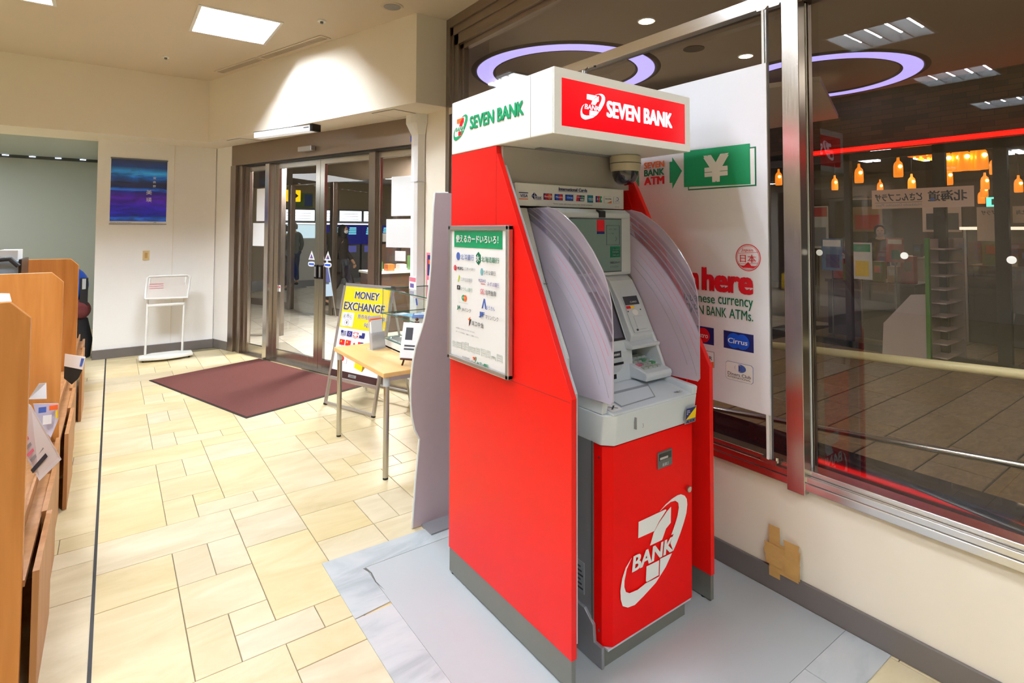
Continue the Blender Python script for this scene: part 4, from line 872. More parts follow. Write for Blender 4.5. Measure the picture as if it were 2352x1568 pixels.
ntx('セブン銀行', 1.902, 0.085, 0.952, 0.019, m_green, 0.03)

# =================================================================== HANGING WINDOW BOARD
bd = thing('hanging_board', 'large white bank information board hung inside the window behind the red booth', 'board', (2.21, 1.8, 0.74))
build('board', G().box(2.205, 2.213, 1.222, 2.36, 0.742, 2.208), mat('white_board_sheet', (240, 241, 248), 0.55, noise=0.012, scale=2), bd)
for y in (1.236, 2.34):
    build('pole', G().box(2.215, 2.235, y - 0.012, y + 0.012, 0.56, 2.44), m_alu, bd, bevel=0.003)
    build('pole', G().box(2.209, 2.216, y - 0.004, y + 0.006, 0.56, 2.44), m_white, bd)
    build('hook', G().cyl((2.225, y, 2.44), (2.262, y, 2.476), 0.0035, n=8).box(2.25, 2.27, y - 0.05, y + 0.05, 2.456, 2.463), m_chrome, bd)
    build('foot_clamp', G().box(2.21, 2.262, y - 0.035, y + 0.035, 0.545, 0.562).cyl((2.22, y - 0.03, 0.555), (2.22, y - 0.03, 0.575), 0.008, n=10), m_chrome, bd)
BO = V((2.2035, 0, 0))
def br(y0, y1, z0, z1, m, d=0.0): return flat(rect(-y1, -y0, z0, z1), BO - X_ * d, mY, ZU, 'print', m, bd)
def bp_(pts, m, d=0.0): return flat([(-a, b_) for a, b_ in pts], BO - X_ * d, mY, ZU, 'print', m, bd)
def btx(s_, yl, w_, z0, h_, m, bold=0.02, shear=0.0, d=0.0015): return text(s_, BO - X_ * d + Y_ * yl + ZU * z0, mY, ZU, w_, h_, m, bd, bold, shear)
br(1.270, 1.612, 1.692, 1.860, m_dgreen); br(1.276, 1.606, 1.698, 1.854, m_whitep, 0.001); bp_([(1.633, 1.709), (1.633, 1.881), (1.297, 1.876), (1.295, 1.701)], m_green, 0.002)
btx('¥', 1.525, 0.13, 1.722, 0.125, m_whitep, 0.055, 0.0, 0.0035)
bp_([(1.702, 1.859), (1.646, 1.788), (1.702, 1.706), (1.702, 1.735), (1.718, 1.735), (1.718, 1.838), (1.702, 1.838)], m_green)
btx('SEVEN', 1.876, 0.128, 1.817, 0.032, m_orange, 0.03); btx('BANK', 1.876, 0.128, 1.778, 0.034, m_dgreen, 0.04); btx('ATM', 1.876, 0.128, 1.733, 0.040, m_redp, 0.05)
br(1.912, 1.932, 1.731, 1.86, m_green)
br(1.955, 2.25, 1.735, 1.86, m_green); br(1.958, 2.30, 1.862, 1.868, m_green)
btx('n', 1.600, 0.045, 1.228, 0.078, m_redp, 0.06); btx('here', 1.540, 0.252, 1.228, 0.107, m_redp, 0.055)
for wd_, yl_, w_, z0_, h_ in (('Withdraw', 1.84, 0.18, 1.172, 0.044), ('Japanese', 1.645, 0.173, 1.160, 0.054), ('currency', 1.456, 0.166, 1.160, 0.047), ('SEVEN', 1.655, 0.125, 1.118, 0.042), ('BANK', 1.515, 0.10, 1.118, 0.042), ('ATMs.', 1.402, 0.112, 1.118, 0.042)):
    btx(wd_, yl_, w_, z0_, h_, m_dgreen, 0.012)
# red seal stamp
ringpoly(-1.311, 1.387, 0.054, 0.0575, BO - X_ * 0.001, mY, ZU, 'print', m_redp, bd, 48); ringpoly(-1.311, 1.387, 0.049, 0.0505, BO - X_ * 0.001, mY, ZU, 'print', m_redp, bd, 48)
btx('Japan', 1.343, 0.056, 1.410, 0.016, m_redp, 0.0, 0.1); btx('日本', 1.348, 0.074, 1.366, 0.034, m_redp, 0.01)
bp_([(1.352, 1.352), (1.33, 1.352), (1.311, 1.368), (1.297, 1.352), (1.27, 1.352), (1.29, 1.343), (1.335, 1.343)], m_redp)
for a in (1.407, 1.361): bp_([(1.356, a - 0.004), (1.266, a + 0.004), (1.266, a + 0.0055), (1.356, a - 0.0025)], m_redp)
# card marks
def cmark(yl, yr, z0, z1, cA, cB, word):
    br(yr, yl, z0, z1, m_navy); c = (z0 + z1) / 2; r_ = (z1 - z0) * 0.43; mid = (yl + yr) / 2
    flat(ell(-mid - 0.02, c, r_, r_), BO - X_ * 0.0015, mY, ZU, 'print', cA, bd); flat(ell(-mid + 0.02, c, r_, r_), BO - X_ * 0.003, mY, ZU, 'print', cB, bd)
    btx(word, mid + 0.046, 0.092, c - 0.011, 0.022, m_whitep, 0.02, 0.1, 0.005)
cmark(1.431, 1.291, 0.985, 1.061, m_blue, m_blue, 'Cirrus'); cmark(1.625, 1.481, 0.985, 1.062, m_blue, m_redp, 'Maestro')
br(1.480, 1.62, 0.885, 0.955, m_ink); br(1.4815, 1.6185, 0.8865, 0.9535, m_whitep, 0.001); btx('DISCOVER', 1.61, 0.122, 0.918, 0.016, m_ink, 0.02, 0, 0.003); bp_([(1.56, 0.887), (1.482, 0.887), (1.482, 0.912)], m_orange, 0.002)
rr = [(-1.422, 0.860), (-1.414, 0.852), (-1.302, 0.852), (-1.294, 0.860), (-1.294, 0.922), (-1.302, 0.930), (-1.414, 0.930), (-1.422, 0.922)]
flat(rr, BO, mY, ZU, 'print', m_blueg, bd); flat([(-1.358 + (a + 1.358) * 0.98, 0.891 + (b_ - 0.891) * 0.97) for a, b_ in rr], BO - X_ * 0.001, mY, ZU, 'print', m_whitep, bd)
flat(ell(-1.352, 0.908, 0.026, 0.017), BO - X_ * 0.002, mY, ZU, 'print', m_blueg, bd); flat(ell(-1.360, 0.908, 0.016, 0.0155), BO - X_ * 0.003, mY, ZU, 'print', m_whitep, bd); flat([(-1.358, 0.895), (-1.354, 0.895), (-1.354, 0.921), (-1.358, 0.921)], BO - X_ * 0.0045, mY, ZU, 'print', m_navy, bd); flat(ell(-1.350, 0.908, 0.008, 0.012), BO - X_ * 0.004, mY, ZU, 'print', m_blueg, bd)
btx('Diners Club', 1.412, 0.108, 0.872, 0.014, m_ink, 0.01); btx('INTERNATIONAL', 1.412, 0.108, 0.861, 0.008, m_ink, 0.01)

# =================================================================== BOARD, TABLE, CASE, A-FRAME
# wavy edged partition board behind the booth
E_ = [(1.442, 1.697), (1.364, 1.694), (1.357, 1.62), (1.350, 1.42), (1.345, 1.30), (1.336, 1.20), (1.326, 1.11), (1.308, 1.03), (1.286, 0.965), (1.262, 0.90), (1.248, 0.83), (1.240, 0.76), (1.237, 0.69), (1.239, 0.62), (1.246, 0.555), (1.262, 0.49), (1.288, 0.440), (1.283, 0.38), (1.270, 0.25), (1.254, 0.02), (1.253, PZ + 0.0)]
pb = build('partition_board', G().prism([(1.95, 1.697)] + E_ + [(1.95, PZ)], 'Y', 2.560, 2.572), mat('mauve_grey_board', (206, 184, 190), 0.6, noise=0.03, scale=20), label='mauve grey board with a wavy white edge standing behind the red booth', cat='board')
g = G()
for a, b_ in zip(E_, E_[1:]):
    g.cyl((a[0], 2.566, a[1]), (b_[0], 2.566, b_[1]), 0.0066, n=8)
build('edge_trim', g, m_white, pb)
build('board_foot', G().box(1.30, 1.50, 2.45, 2.60, 0.0, 0.012), m_greym, pb)

tb = thing('table', 'low beech topped table with round chrome legs beside the booth', 'table', (1.7, 3.6, 0))
build('tabletop', G().box(1.333, 2.16, 3.136, 4.05, 0.612, 0.640), m_beechtop, tb, bevel=0.003)
for (x, y) in ((1.353 + 0.012, 3.165), (1.353 + 0.012, 4.01), (2.12, 3.175), (2.12, 4.0)):
    l = build('leg', G().cyl((x, y, 0.012), (x, y, 0.575), 0.0175, n=20), m_chrome, tb, smooth=True)
    build('foot_cap', G().cyl((x, y, 0.0), (x, y, 0.012), 0.0165, n=20), m_rubber, l)
    build('socket', G().cyl((x, y, 0.555), (x, y, 0.612), 0.021, n=20), m_grey, l, smooth=True)
for y in (3.165, 4.01): build('rail', G().box(1.38, 2.11, y - 0.012, y + 0.012, 0.585, 0.612), m_alu, tb)
# glass display case
cs = thing('glass_display_case', 'glass display case with two shelves on the beech table', 'display case', (1.9, 3.5, 0.64))
cx0, cx1, cy0, cy1, cz0, cz1 = 1.645, 2.14, 3.15, 3.90, 0.640, 1.068
for (a, b_, c, d) in ((cx0, cx1, cy0, cy0 + 0.012), (cx0, cx1, cy1 - 0.012, cy1), (cx0, cx0 + 0.012, cy0, cy1), (cx1 - 0.012, cx1, cy0, cy1)):
    build('base_rail', G().box(a, b_, c, d, cz0, cz0 + 0.06), m_white, cs, bevel=0.002)
build('base_board', G().box(cx0, cx1, cy0, cy1, cz0, cz0 + 0.012), m_white, cs)
for z, n_ in ((0.700, 'glass_shelf'), (0.882, 'glass_shelf'), (cz1 - 0.006, 'glass_top')):
    sh = build(n_, G().poly([(cx0 + 0.003, cy0 + 0.003, z), (cx1 - 0.003, cy0 + 0.003, z), (cx1 - 0.003, cy1 - 0.003, z), (cx0 + 0.003, cy1 - 0.003, z)]), m_glassc, cs)
    build('glass_edge', G().box(cx0, cx0 + 0.003, cy0, cy1, z - 0.003, z + 0.003).box(cx0, cx1, cy1 - 0.003, cy1, z - 0.003, z + 0.003).box(cx0, cx1, cy0, cy0 + 0.003, z - 0.003, z + 0.003), m_glassedge, sh)
for pts in ([(cx0, cy0), (cx0, cy1)], [(cx0, cy1), (cx1, cy1)], [(cx0, cy0), (cx1, cy0)]):
    (a, b_), (c, d) = pts
    build('glass_side', G().poly([(a, b_, cz0 + 0.06), (c, d, cz0 + 0.06), (c, d, cz1), (a, b_, cz1)]), m_glassc, cs)
for (x, y) in ((cx0, cy1), (cx0, cy0), (cx1, cy1)): build('corner_edge', G().cyl((x, y, 0.70), (x, y, cz1), 0.002, n=6), m_glassedge, cs)
random.seed(11)
for k, (x, y, z, a, m, nm) in enumerate(((1.75, 3.70, 0.883, 0.3, 'b', 'pale blue leaflet lying on the middle glass shelf at the front'), (1.80, 3.60, 0.886, -0.5, 'b2', 'deeper blue leaflet fanned over the pale blue one in the glass case'), (1.93, 3.66, 0.884, 0.9, 'b', 'pale blue leaflet at the back of the middle glass shelf'), (1.86, 3.40, 0.884, 0.2, 'w', 'white booklet on the middle glass shelf toward the booth'))):
    c_ = {'b': (130, 190, 220), 'b2': (60, 110, 190), 'w': (235, 236, 240)}[m]
    F = Matrix.Translation((x, y, z)) @ Matrix.Rotation(a, 4, 'Z')
    o = build('leaflet', G(F).box(-0.05, 0.05, -0.10, 0.10, 0, 0.003), mat('leaflet_' + {'b': 'pale_blue', 'b2': 'blue', 'w': 'white'}[m], c_, 0.4), label=nm, cat='leaflet', group='leaflets in the glass case')
    build('print', G(F).box(-0.04, 0.04, 0.02, 0.08, 0.003, 0.0036), m_whitep if m != 'w' else m_navy, o)
for k, (x, y) in enumerate(((1.72, 3.75), (1.72, 3.60), (1.74, 3.45), (1.86, 3.74), (1.88, 3.58), (1.90, 3.44))):
    o = build('photo_card', G().box(x - 0.055, x + 0.055, y - 0.065, y + 0.065, 0.7015, 0.7035), m_whitep, label=['dark photo card in the bottom of the case at the front corner', 'slate blue photo card in the bottom of the case, second along the front', 'brown photo card in the bottom of the case, third along the front', 'grey photo card in the bottom of the case behind the corner one', 'tan photo card in the bottom of the case behind the slate blue one', 'green photo card in the bottom of the case behind the brown one'][k], cat='card', group='photo cards in the bottom of the glass case')
    build('print', G().box(x - 0.048, x + 0.048, y - 0.058, y + 0.058, 0.7035, 0.7042), mat('photo_print_%s' % 'abcdef'[k], [(60, 56, 60), (96, 110, 130), (130, 96, 70), (140, 140, 140), (170, 140, 104), (96, 116, 92)][k], 0.3, noise=0.5, scale=40), o)
# figures strung inside
fg = thing('mascot_charm', 'yellow charm hanging inside the glass case', 'charm', (2.02, 3.55, 0.95))
build('body', G().ball((2.02, 3.55, 0.975), 0.028, sc=(0.8, 1, 1.1)), m_yellow, fg, smooth=True); build('arm', G().cyl((2.02, 3.51, 0.98), (2.02, 3.59, 0.97), 0.007), m_yellow, fg); build('cord', G().cyl((2.02, 3.55, 1.0), (2.02, 3.55, 1.06), 0.001, n=5), m_white, fg)
fg = thing('clip_charm', 'pink clip charm standing on the middle glass shelf', 'charm', (1.90, 3.52, 0.885))
build('body', G().lathe([(0, 0), (0.014, 0), (0.010, 0.04), (0.013, 0.06), (0.007, 0.085), (0, 0.09)], (1.90, 3.52, 0.885), 12), m_pinkp, fg, smooth=True); build('head', G().ball((1.90, 3.52, 0.985), 0.013), m_pinkp, fg, smooth=True)
st = thing('ribbon_pen', 'blue pen hanging on a pink ribbon in the glass case', 'pen', (1.80, 3.70, 0.96))
build('ribbon', G().tube([(1.74, 3.80, 1.055), (1.80, 3.70, 1.01), (1.90, 3.54, 0.975), (1.98, 3.42, 0.985)], 0.0016, 5), m_pinkp, st); build('pen_body', G().cyl((1.81, 3.68, 1.0), (1.815, 3.675, 0.95), 0.005), m_blue, st)
cd = thing('price_card', 'pink and white card on top of the glass case', 'card', (1.80, 3.72, 1.068))
build('card', G().prism([(3.66, 1.0625), (3.78, 1.0625), (3.775, 1.155), (3.665, 1.16)], 'X', 1.80, 1.803), m_whitep, cd); flat(rect(-3.77, -3.67, 1.12, 1.15), (1.799, 0, 0), mY, ZU, 'print', m_pinkp, cd); flat(rect(-3.76, -3.70, 1.075, 1.105), (1.799, 0, 0), mY, ZU, 'print', m_purplep, cd)
# clear leaflet stand on the near table corner
ls = thing('leaflet_stand', 'clear acrylic leaflet stand on the beech table in front of the exchange sign', 'leaflet stand', (1.57, 3.82, 0.64), 0.25)
LF = MW[ls.name]
m_acry = frosted('clear_acrylic', (240, 242, 245), 0.45, 0.15)
build('back', G(LF).prism([(0.0, 0.0), (0.004, 0.0), (0.034, 0.235), (0.030, 0.235)], 'X', -0.055, 0.055), m_acry, ls)
build('pocket', G(LF).prism([(-0.028, 0.0), (-0.025, 0.0), (-0.010, 0.12), (-0.013, 0.12)], 'X', -0.055, 0.055), m_acry, ls)
build('side', G(LF).prism([(-0.028, 0.0), (0.004, 0.0), (0.018, 0.12), (-0.010, 0.12)], 'X', -0.057, -0.054), m_acry, ls); build('side', G(LF).prism([(-0.028, 0.0), (0.004, 0.0), (0.018, 0.12), (-0.010, 0.12)], 'X', 0.054, 0.057), m_acry, ls)
build('base', G(LF).box(-0.057, 0.057, -0.03, 0.045, 0, 0.004), m_acry, ls)
lv = build('leaflet_stack', G(LF).prism([(-0.020, 0.006), (-0.002, 0.006), (0.024, 0.215), (0.010, 0.215)], 'X', -0.050, 0.050), m_paper, ls)
build('print', G(LF).prism([(0.0085, 0.198), (0.0235, 0.198), (0.0243, 0.2165), (0.0095, 0.2165)], 'X', -0.0505, 0.0505), m_orange, lv)
# little easel with a white card
ea = thing('tabletop_easel', 'small dark wooden easel holding a white card at the table edge', 'easel', (1.575, 3.22, 0.64), -0.9)
EF = MW[ea.name]; m_dw = wood('dark_easel_wood', (60, 30, 20), (100, 52, 32))
for sx in (-1, 1): build('leg', G(EF).cyl((sx * 0.07, -0.03, 0.0), (sx * 0.01, 0.035, 0.27), 0.006, n=8), m_dw, ea)
build('leg', G(EF).cyl((0, 0.055, 0.0), (0, 0.035, 0.27), 0.006, n=8), m_dw, ea); build('ledge', G(EF).box(-0.075, 0.075, -0.05, -0.018, 0.040, 0.05), m_dw, ea); build('knob', G(EF).ball((0, 0.033, 0.285), 0.011), m_dw, ea, smooth=True)
ecard = build('easel_card', G(EF).prism([(-0.040, 0.051), (-0.036, 0.051), (0.018, 0.265), (0.014, 0.265)], 'X', -0.085, 0.085), m_paper, ea)
for q, (a, b_, c, d) in enumerate(((0.16, 0.235, -0.06, -0.01), (0.10, 0.11, -0.06, 0.05), (0.12, 0.13, -0.06, 0.03))):
    def ez(t): return -0.0405 + (t - 0.051) / 0.214 * 0.054 - 0.0008
    build('print', G(EF).add([(c, ez(a), a), (d, ez(a), a), (d, ez(b_), b_), (c, ez(b_), b_)], [(0, 1, 2, 3)]), m_ink, ecard)
wp = build('wall_notice', G().box(2.262, 2.2665, 4.10, 4.40, 0.90, 1.30), m_pinkp, label='small colourful poster on the pillar beside the white pipe', cat='poster')
flat(rect(-4.38, -4.12, 1.10, 1.28), (2.2612, 0, 0), mY, ZU, 'print', m_navy, wp); flat(rect(-4.36, -4.16, 1.2, 1.24), (2.2600, 0, 0), mY, ZU, 'print', m_orange, wp); flat(rect(-4.38, -4.12, 0.93, 1.06), (2.2612, 0, 0), mY, ZU, 'print', m_whitep, wp)

# ---- money exchange A-frame
sg = thing('money_exchange_sign', 'yellow and white A-frame money exchange sign behind the beech table', 'sign', (1.509, 4.811, 0), math.atan2(-0.93619, 0.35148))
SF = Matrix(((0.35148, 0.93619, 0, 1.509), (-0.93619, 0.35148, 0, 4.811), (0, 0, 1, 0), (0, 0, 0, 1)))
MW[sg.name] = SF; sg.matrix_world = SF
tilt = V((0, 0.205, 1.025)).normalized()
def sp_(s_, h_, d_=0.0): return SF @ (V((s_, 0, 0)) + tilt * h_ + V((0, -1.025, 0.205)).normalized() * d_)
su = (sp_(0, 1) - sp_(0, 0)).normalized(); sr = (sp_(1, 0) - sp_(0, 0)).normalized()
def sbar(nm, s0, s1, h0, h1, d0, d1, m, par=sg):
    c = [sp_(a, b_, d) for d in (d0, d1) for (a, b_) in ((s0, h0), (s1, h0), (s1, h1), (s0, h1))]
    return build(nm, G().add(c, [(0, 1, 2, 3), (4, 5, 6, 7), (0, 1, 5, 4), (1, 2, 6, 5), (2, 3, 7, 6), (3, 0, 4, 7)]), m, par, bevel=0.002)
SWD = 0.615
for a in (0.0, SWD - 0.022): sbar('stile', a, a + 0.022, 0.01, 1.045, -0.012, 0.012, m_alu)
sbar('rail', 0.022, SWD - 0.022, 1.023, 1.045, -0.012, 0.012, m_alu); sbar('rail', 0.022, SWD - 0.022, 0.215, 0.24, -0.012, 0.012, m_alu); sbar('rail', 0.022, SWD - 0.022, 0.01, 0.03, -0.010, 0.010, m_alu)
for a in (0.0, SWD - 0.024): sbar('foot_cap', a, a + 0.024, 0.0, 0.014, -0.014, 0.014, m_rubber); sbar('corner_cap', a - 0.001, a + 0.025, 1.022, 1.047, -0.014, 0.014, m_rubber)
fc = sbar('panel', 0.022, SWD - 0.022, 0.24, 1.023, -0.004, 0.004, m_whitep)
PO = sp_(0, 0, 0.0045)
def spr(s0, s1, h0, h1, m, d=0.0): return flat(rect(s0, s1, h0, h1), sp_(0, 0, 0.006 + d), sr, su, 'print', m, sg)
def stx(s_, s0, w_, h0, h_, m, bold=0.02, d=0.002): return text(s_, sp_(s0, h0, 0.006 + d), sr, su, w_, h_, m, sg, bold)
spr(0.028, SWD - 0.028, 0.66, 1.015, m_yellow); spr(0.024, SWD - 0.024, 0.245, 0.30, mat('dark_brown_print', (56, 30, 34), 0.4))
for b_, m, d in ((0.09, m_whitep, 0.0015), (0.03, m_ink, 0.003)):
    stx('MONEY', 0.170 - b_ * 0.1, 0.295 + b_ * 0.2, 0.918 - b_ * 0.05, 0.060 + b_ * 0.1, m, b_, d); stx('EXCHANGE', 0.050 - b_ * 0.1, 0.50 + b_ * 0.2, 0.815 - b_ * 0.05, 0.066 + b_ * 0.1, m, b_, d)
for b_, m, d in ((0.07, m_whitep, 0.0015), (0.012, m_ink, 0.003)):
    stx('外币兑换 外幣兌換', 0.245 - b_ * 0.1, 0.33 + b_ * 0.2, 0.752 - b_ * 0.05, 0.036 + b_ * 0.1, m, b_, d); stx('외화환전', 0.335 - b_ * 0.1, 0.205 + b_ * 0.2, 0.685 - b_ * 0.05, 0.036 + b_ * 0.1, m, b_, d)
spr(0.045, 0.195, 0.672, 0.792, m_whitep, 0.0015)
for (x, y, r_, ch) in ((0.08, 0.755, 0.020, '€'), (0.12, 0.765, 0.020, '$'), (0.16, 0.752, 0.020, '元'), (0.118, 0.705, 0.028, '¥')):
    ringpoly(x, y, r_ - 0.002, r_, sp_(0, 0, 0.010), sr, su, 'print', m_blueg, sg, 20); stx(ch, x - r_ * 0.45, r_ * 0.9, y - r_ * 0.5, r_, m_ink, 0.01, 0.005)
FL = [((40, 50, 120), (220, 190, 200)), ((20, 40, 150), (20, 40, 150)), ((200, 60, 70), (90, 80, 150)), ((20, 30, 110), (40, 60, 150)), ((210, 20, 30), (230, 30, 30)), ((220, 30, 40), (240, 120, 60)), ((246, 246, 246), (60, 60, 70)), ((24, 40, 130), (200, 40, 60))]
for i, (c1, c2) in enumerate(FL):
    x = 0.065 + (i % 4) * 0.078; y = 0.590 - (i // 4) * 0.078
    fm = spr(x, x + 0.064, y, y + 0.046, mat('flag_print_%s' % 'abcdefgh'[i], c1, 0.5), 0.001)
    if i == 0:
        for k in range(4): spr(x, x + 0.064, y + 0.004 + k * 0.012, y + 0.009 + k * 0.012, m_whitep, 0.002)
        spr(x, x + 0.028, y + 0.022, y + 0.046, m_navy, 0.0035)
    elif i == 2:
        for p in (((0, 0.046), (0.008, 0.046), (0.064, 0), (0.056, 0)), ((0, 0), (0.008, 0), (0.064, 0.046), (0.056, 0.046)), ((0.027, 0), (0.037, 0), (0.037, 0.046), (0.027, 0.046)), ((0, 0.018), (0.064, 0.018), (0.064, 0.028), (0, 0.028))): flat([(x + a, y + b_) for a, b_ in p], sp_(0, 0, 0.008), sr, su, 'print', m_whitep, sg)
    elif i in (3, 7): spr(x, x + 0.03, y + 0.024, y + 0.046, m_redp if i == 7 else m_whitep, 0.002)
    elif i == 1: ringpoly(x + 0.032, y + 0.023, 0.010, 0.013, sp_(0, 0, 0.008), sr, su, 'print', m_yellow, sg, 12)
    elif i == 6: flat(ell(x + 0.032, y + 0.023, 0.011, 0.011, 16), sp_(0, 0, 0.008), sr, su, 'print', m_redp, sg)
    else: flat(ell(x + 0.022, y + 0.028, 0.008, 0.008, 10), sp_(0, 0, 0.008), sr, su, 'print', m_yellow, sg)
    stx(['USD', 'EUR', 'GBP', 'AUD', 'CNY', 'HKD', 'KRW', 'TWD'][i], x + 0.02, 0.024, y - 0.011, 0.007, m_inkl, 0.0, 0.001)
flat([(0.125, 0.475), (0.175, 0.475), (0.15, 0.45)], sp_(0, 0, 0.007), sr, su, 'print', m_yellow, sg)
spr(0.085, 0.195, 0.365, 0.437, m_inkl, 0.0); spr(0.0865, 0.1935, 0.3665, 0.4355, m_whitep, 0.0012); flat(ell(0.14, 0.401, 0.020, 0.020, 24), sp_(0, 0, 0.009), sr, su, 'print', m_redp, sg); stx('JPY', 0.12, 0.03, 0.343, 0.010, m_inkl)
flat([(0.30, 0.40), (0.40, 0.41), (0.43, 0.37), (0.40, 0.325), (0.30, 0.345)], sp_(0, 0, 0.007), sr, su, 'print', m_yellow, sg); flat([(0.40, 0.41), (0.43, 0.37), (0.40, 0.325)], sp_(0, 0, 0.009), sr, su, 'print', mat('dark_gold_print', (140, 100, 10), 0.5), sg)
spr(0.245, 0.34, 0.262, 0.285, m_inkl, 0.0015); text('OPEN', sp_(0.262, 0.267, 0.011), sr, su, 0.06, 0.012, m_ink, sg, 0.02)
for a in (0.02, SWD - 0.042): 
    p0 = SF @ V((a + 0.011, 0.205, 1.02)); p1 = SF @ V((a + 0.011, 0.44, 0.012)); build('rear_leg', G().cyl(p0, p1, 0.010, n=8), m_alu, sg)
build('rear_bar', G().cyl(SF @ V((0.03, 0.42, 0.10)), SF @ V((SWD - 0.03, 0.42, 0.10)), 0.009, n=8), m_alu, sg)

# ---- white rolling stand below the poster
rs_ = thing('rolling_stand', 'white rolling stand with empty tilted tray in front of the white wall', 'stand', (0.52, 7.55, 0))
bpts = [(0.27 + 0.53 * t, 7.44 - 0.07 * math.sin(PI * t) + 0.02) for t in [i / 12 for i in range(13)]]
build('base', G().prism([(x, y + 0.05 * 0 + 0.0) for x, y in bpts] + [(0.80, 7.60), (0.66, 7.70), (0.40, 7.70), (0.27, 7.60)], 'Z', 0.022, 0.055), m_white, rs_, bevel=0.008)
for (x, y) in ((0.31, 7.48), (0.76, 7.48), (0.40, 7.66), (0.67, 7.66)): build('castor', G().cyl((x - 0.008, y, 0.012), (x + 0.008, y, 0.012), 0.012, n=12), m_rubber, rs_)
for x in (0.335, 0.70): build('pole', G().tube([(x, 7.60, 0.05), (x + 0.012, 7.62, 0.66), (x + 0.03, 7.68, 0.93)], 0.012, 10), m_white, rs_, smooth=True)
build('cross_bar', G().box(0.345, 0.715, 7.60, 7.63, 0.60, 0.63), m_white, rs_, bevel=0.008)
tray = build('tray', G().add([(0.315, 7.575, 0.70), (0.735, 7.575, 0.69), (0.775, 7.70, 0.935), (0.335, 7.70, 0.94), (0.315, 7.585, 0.695), (0.735, 7.585, 0.685), (0.775, 7.71, 0.93), (0.335, 7.71, 0.935)], [(0, 1, 2, 3), (4, 5, 6, 7), (0, 1, 5, 4), (1, 2, 6, 5), (2, 3, 7, 6), (3, 0, 4, 7)]), mat('beige_tray_face', (206, 198, 186), 0.5), rs_)
build('tray_rim', G().tube([(0.318, 7.572, 0.70), (0.34, 7.695, 0.925), (0.36, 7.70, 0.945), (0.75, 7.70, 0.945), (0.775, 7.695, 0.92), (0.737, 7.572, 0.69), (0.318, 7.572, 0.70)], 0.011, 8), m_white, tray, smooth=True)
for k in range(3): build('print_line', G().add([(0.36, 7.626 + k * 0.012, 0.81 + k * 0.024), (0.50, 7.626 + k * 0.012, 0.81 + k * 0.024), (0.50, 7.629 + k * 0.012, 0.815 + k * 0.024), (0.36, 7.629 + k * 0.012, 0.815 + k * 0.024)], [(0, 1, 2, 3)]), m_pinkp, tray)

# ---- blue wall poster and switch
def postermat():
    m = bpy.data.materials.new('night_view_poster'); m.use_nodes = True; nt = m.node_tree; n = nt.nodes; L = nt.links
    b = n['Principled BSDF']; b.inputs['Roughness'].default_value = 0.3
    tc = n.new('ShaderNodeTexCoord'); sx = n.new('ShaderNodeSeparateXYZ'); L.new(tc.outputs['Object'], sx.inputs[0])
    mp = n.new('ShaderNodeMapping'); mp.inputs['Scale'].default_value = (2.2, 1, 9); L.new(tc.outputs['Object'], mp.inputs[0])
    nz = n.new('ShaderNodeTexNoise'); nz.inputs['Scale'].default_value = 1.6; nz.inputs['Detail'].default_value = 6; nz.inputs['Distortion'].default_value = 1.2; L.new(mp.outputs[0], nz.inputs['Vector'])
    mr = n.new('ShaderNodeMapRange'); mr.inputs[1].default_value = 0.0; mr.inputs[2].default_value = 0.77; L.new(sx.outputs['Z'], mr.inputs[0])
    ad = n.new('ShaderNodeMath'); ad.operation = 'MULTIPLY_ADD'; ad.inputs[1].default_value = 0.10; L.new(nz.outputs['Fac'], ad.inputs[0]); L.new(mr.outputs[0], ad.inputs[2])
    sb = n.new('ShaderNodeMath'); sb.operation = 'SUBTRACT'; sb.inputs[1].default_value = 0.05; L.new(ad.outputs[0], sb.inputs[0])
    cr = n.new('ShaderNodeValToRGB'); el = cr.color_ramp.elements
    st = [(0.0, (16, 30, 150)), (0.09, (40, 110, 230)), (0.115, (20, 30, 160)), (0.25, (40, 26, 170)), (0.40, (70, 26, 160)), (0.50, (30, 26, 130)), (0.54, (40, 110, 220)), (0.56, (14, 20, 70)), (0.64, (16, 18, 50)), (0.72, (24, 90, 180)), (0.80, (50, 150, 235)), (0.88, (20, 50, 110)), (1.0, (12, 18, 50))]
    el[0].color = lin(st[0][1]); el[1].position = 1; el[1].color = lin(st[-1][1])
    for p, c in st[1:-1]:
        e = el.new(p); e.color = lin(c)
    L.new(sb.outputs[0], cr.inputs[0])
    mx = n.new('ShaderNodeMix'); mx.data_type = 'RGBA'; mx.blend_type = 'OVERLAY'; mx.inputs[0].default_value = 0.8; L.new(cr.outputs[0], mx.inputs[6]); L.new(nz.outputs['Color'], mx.inputs[7])
    hs = n.new('ShaderNodeHueSaturation'); hs.inputs['Saturation'].default_value = 1.0; L.new(cr.outputs[0], hs.inputs['Color'])
    mu = n.new('ShaderNodeMapRange'); mu.inputs[1].default_value = 0.3; mu.inputs[2].default_value = 0.7; mu.inputs[3].default_value = 0.6; mu.inputs[4].default_value = 2.4; L.new(nz.outputs['Fac'], mu.inputs[0]); L.new(mu.outputs[0], hs.inputs['Value'])
    L.new(hs.outputs[0], b.inputs['Base Color']); return m
po = thing('wall_poster', 'blue and purple night view poster on the white wall', 'poster', (0.25, 7.95, 1.56))
build('sheet', G().box(-0.033, 0.530, 7.943, 7.9485, 1.56, 2.335), m_paper, po)
build('picture', G().box(-0.030, 0.528, 7.9415, 7.943, 1.592, 2.330), postermat(), po)
build('hanger_rail', G().box(-0.036, 0.533, 7.938, 7.9485, 2.325, 2.342), m_greyd, po); build('hanger_rail', G().box(-0.036, 0.533, 7.938, 7.9485, 1.553, 1.565), m_greym, po)
for k, ch in enumerate('富良野'): text(ch, (0.385, 7.941, 2.105 - k * 0.050), X_, ZU, 0.030, 0.028, m_whitep, po, 0.01)
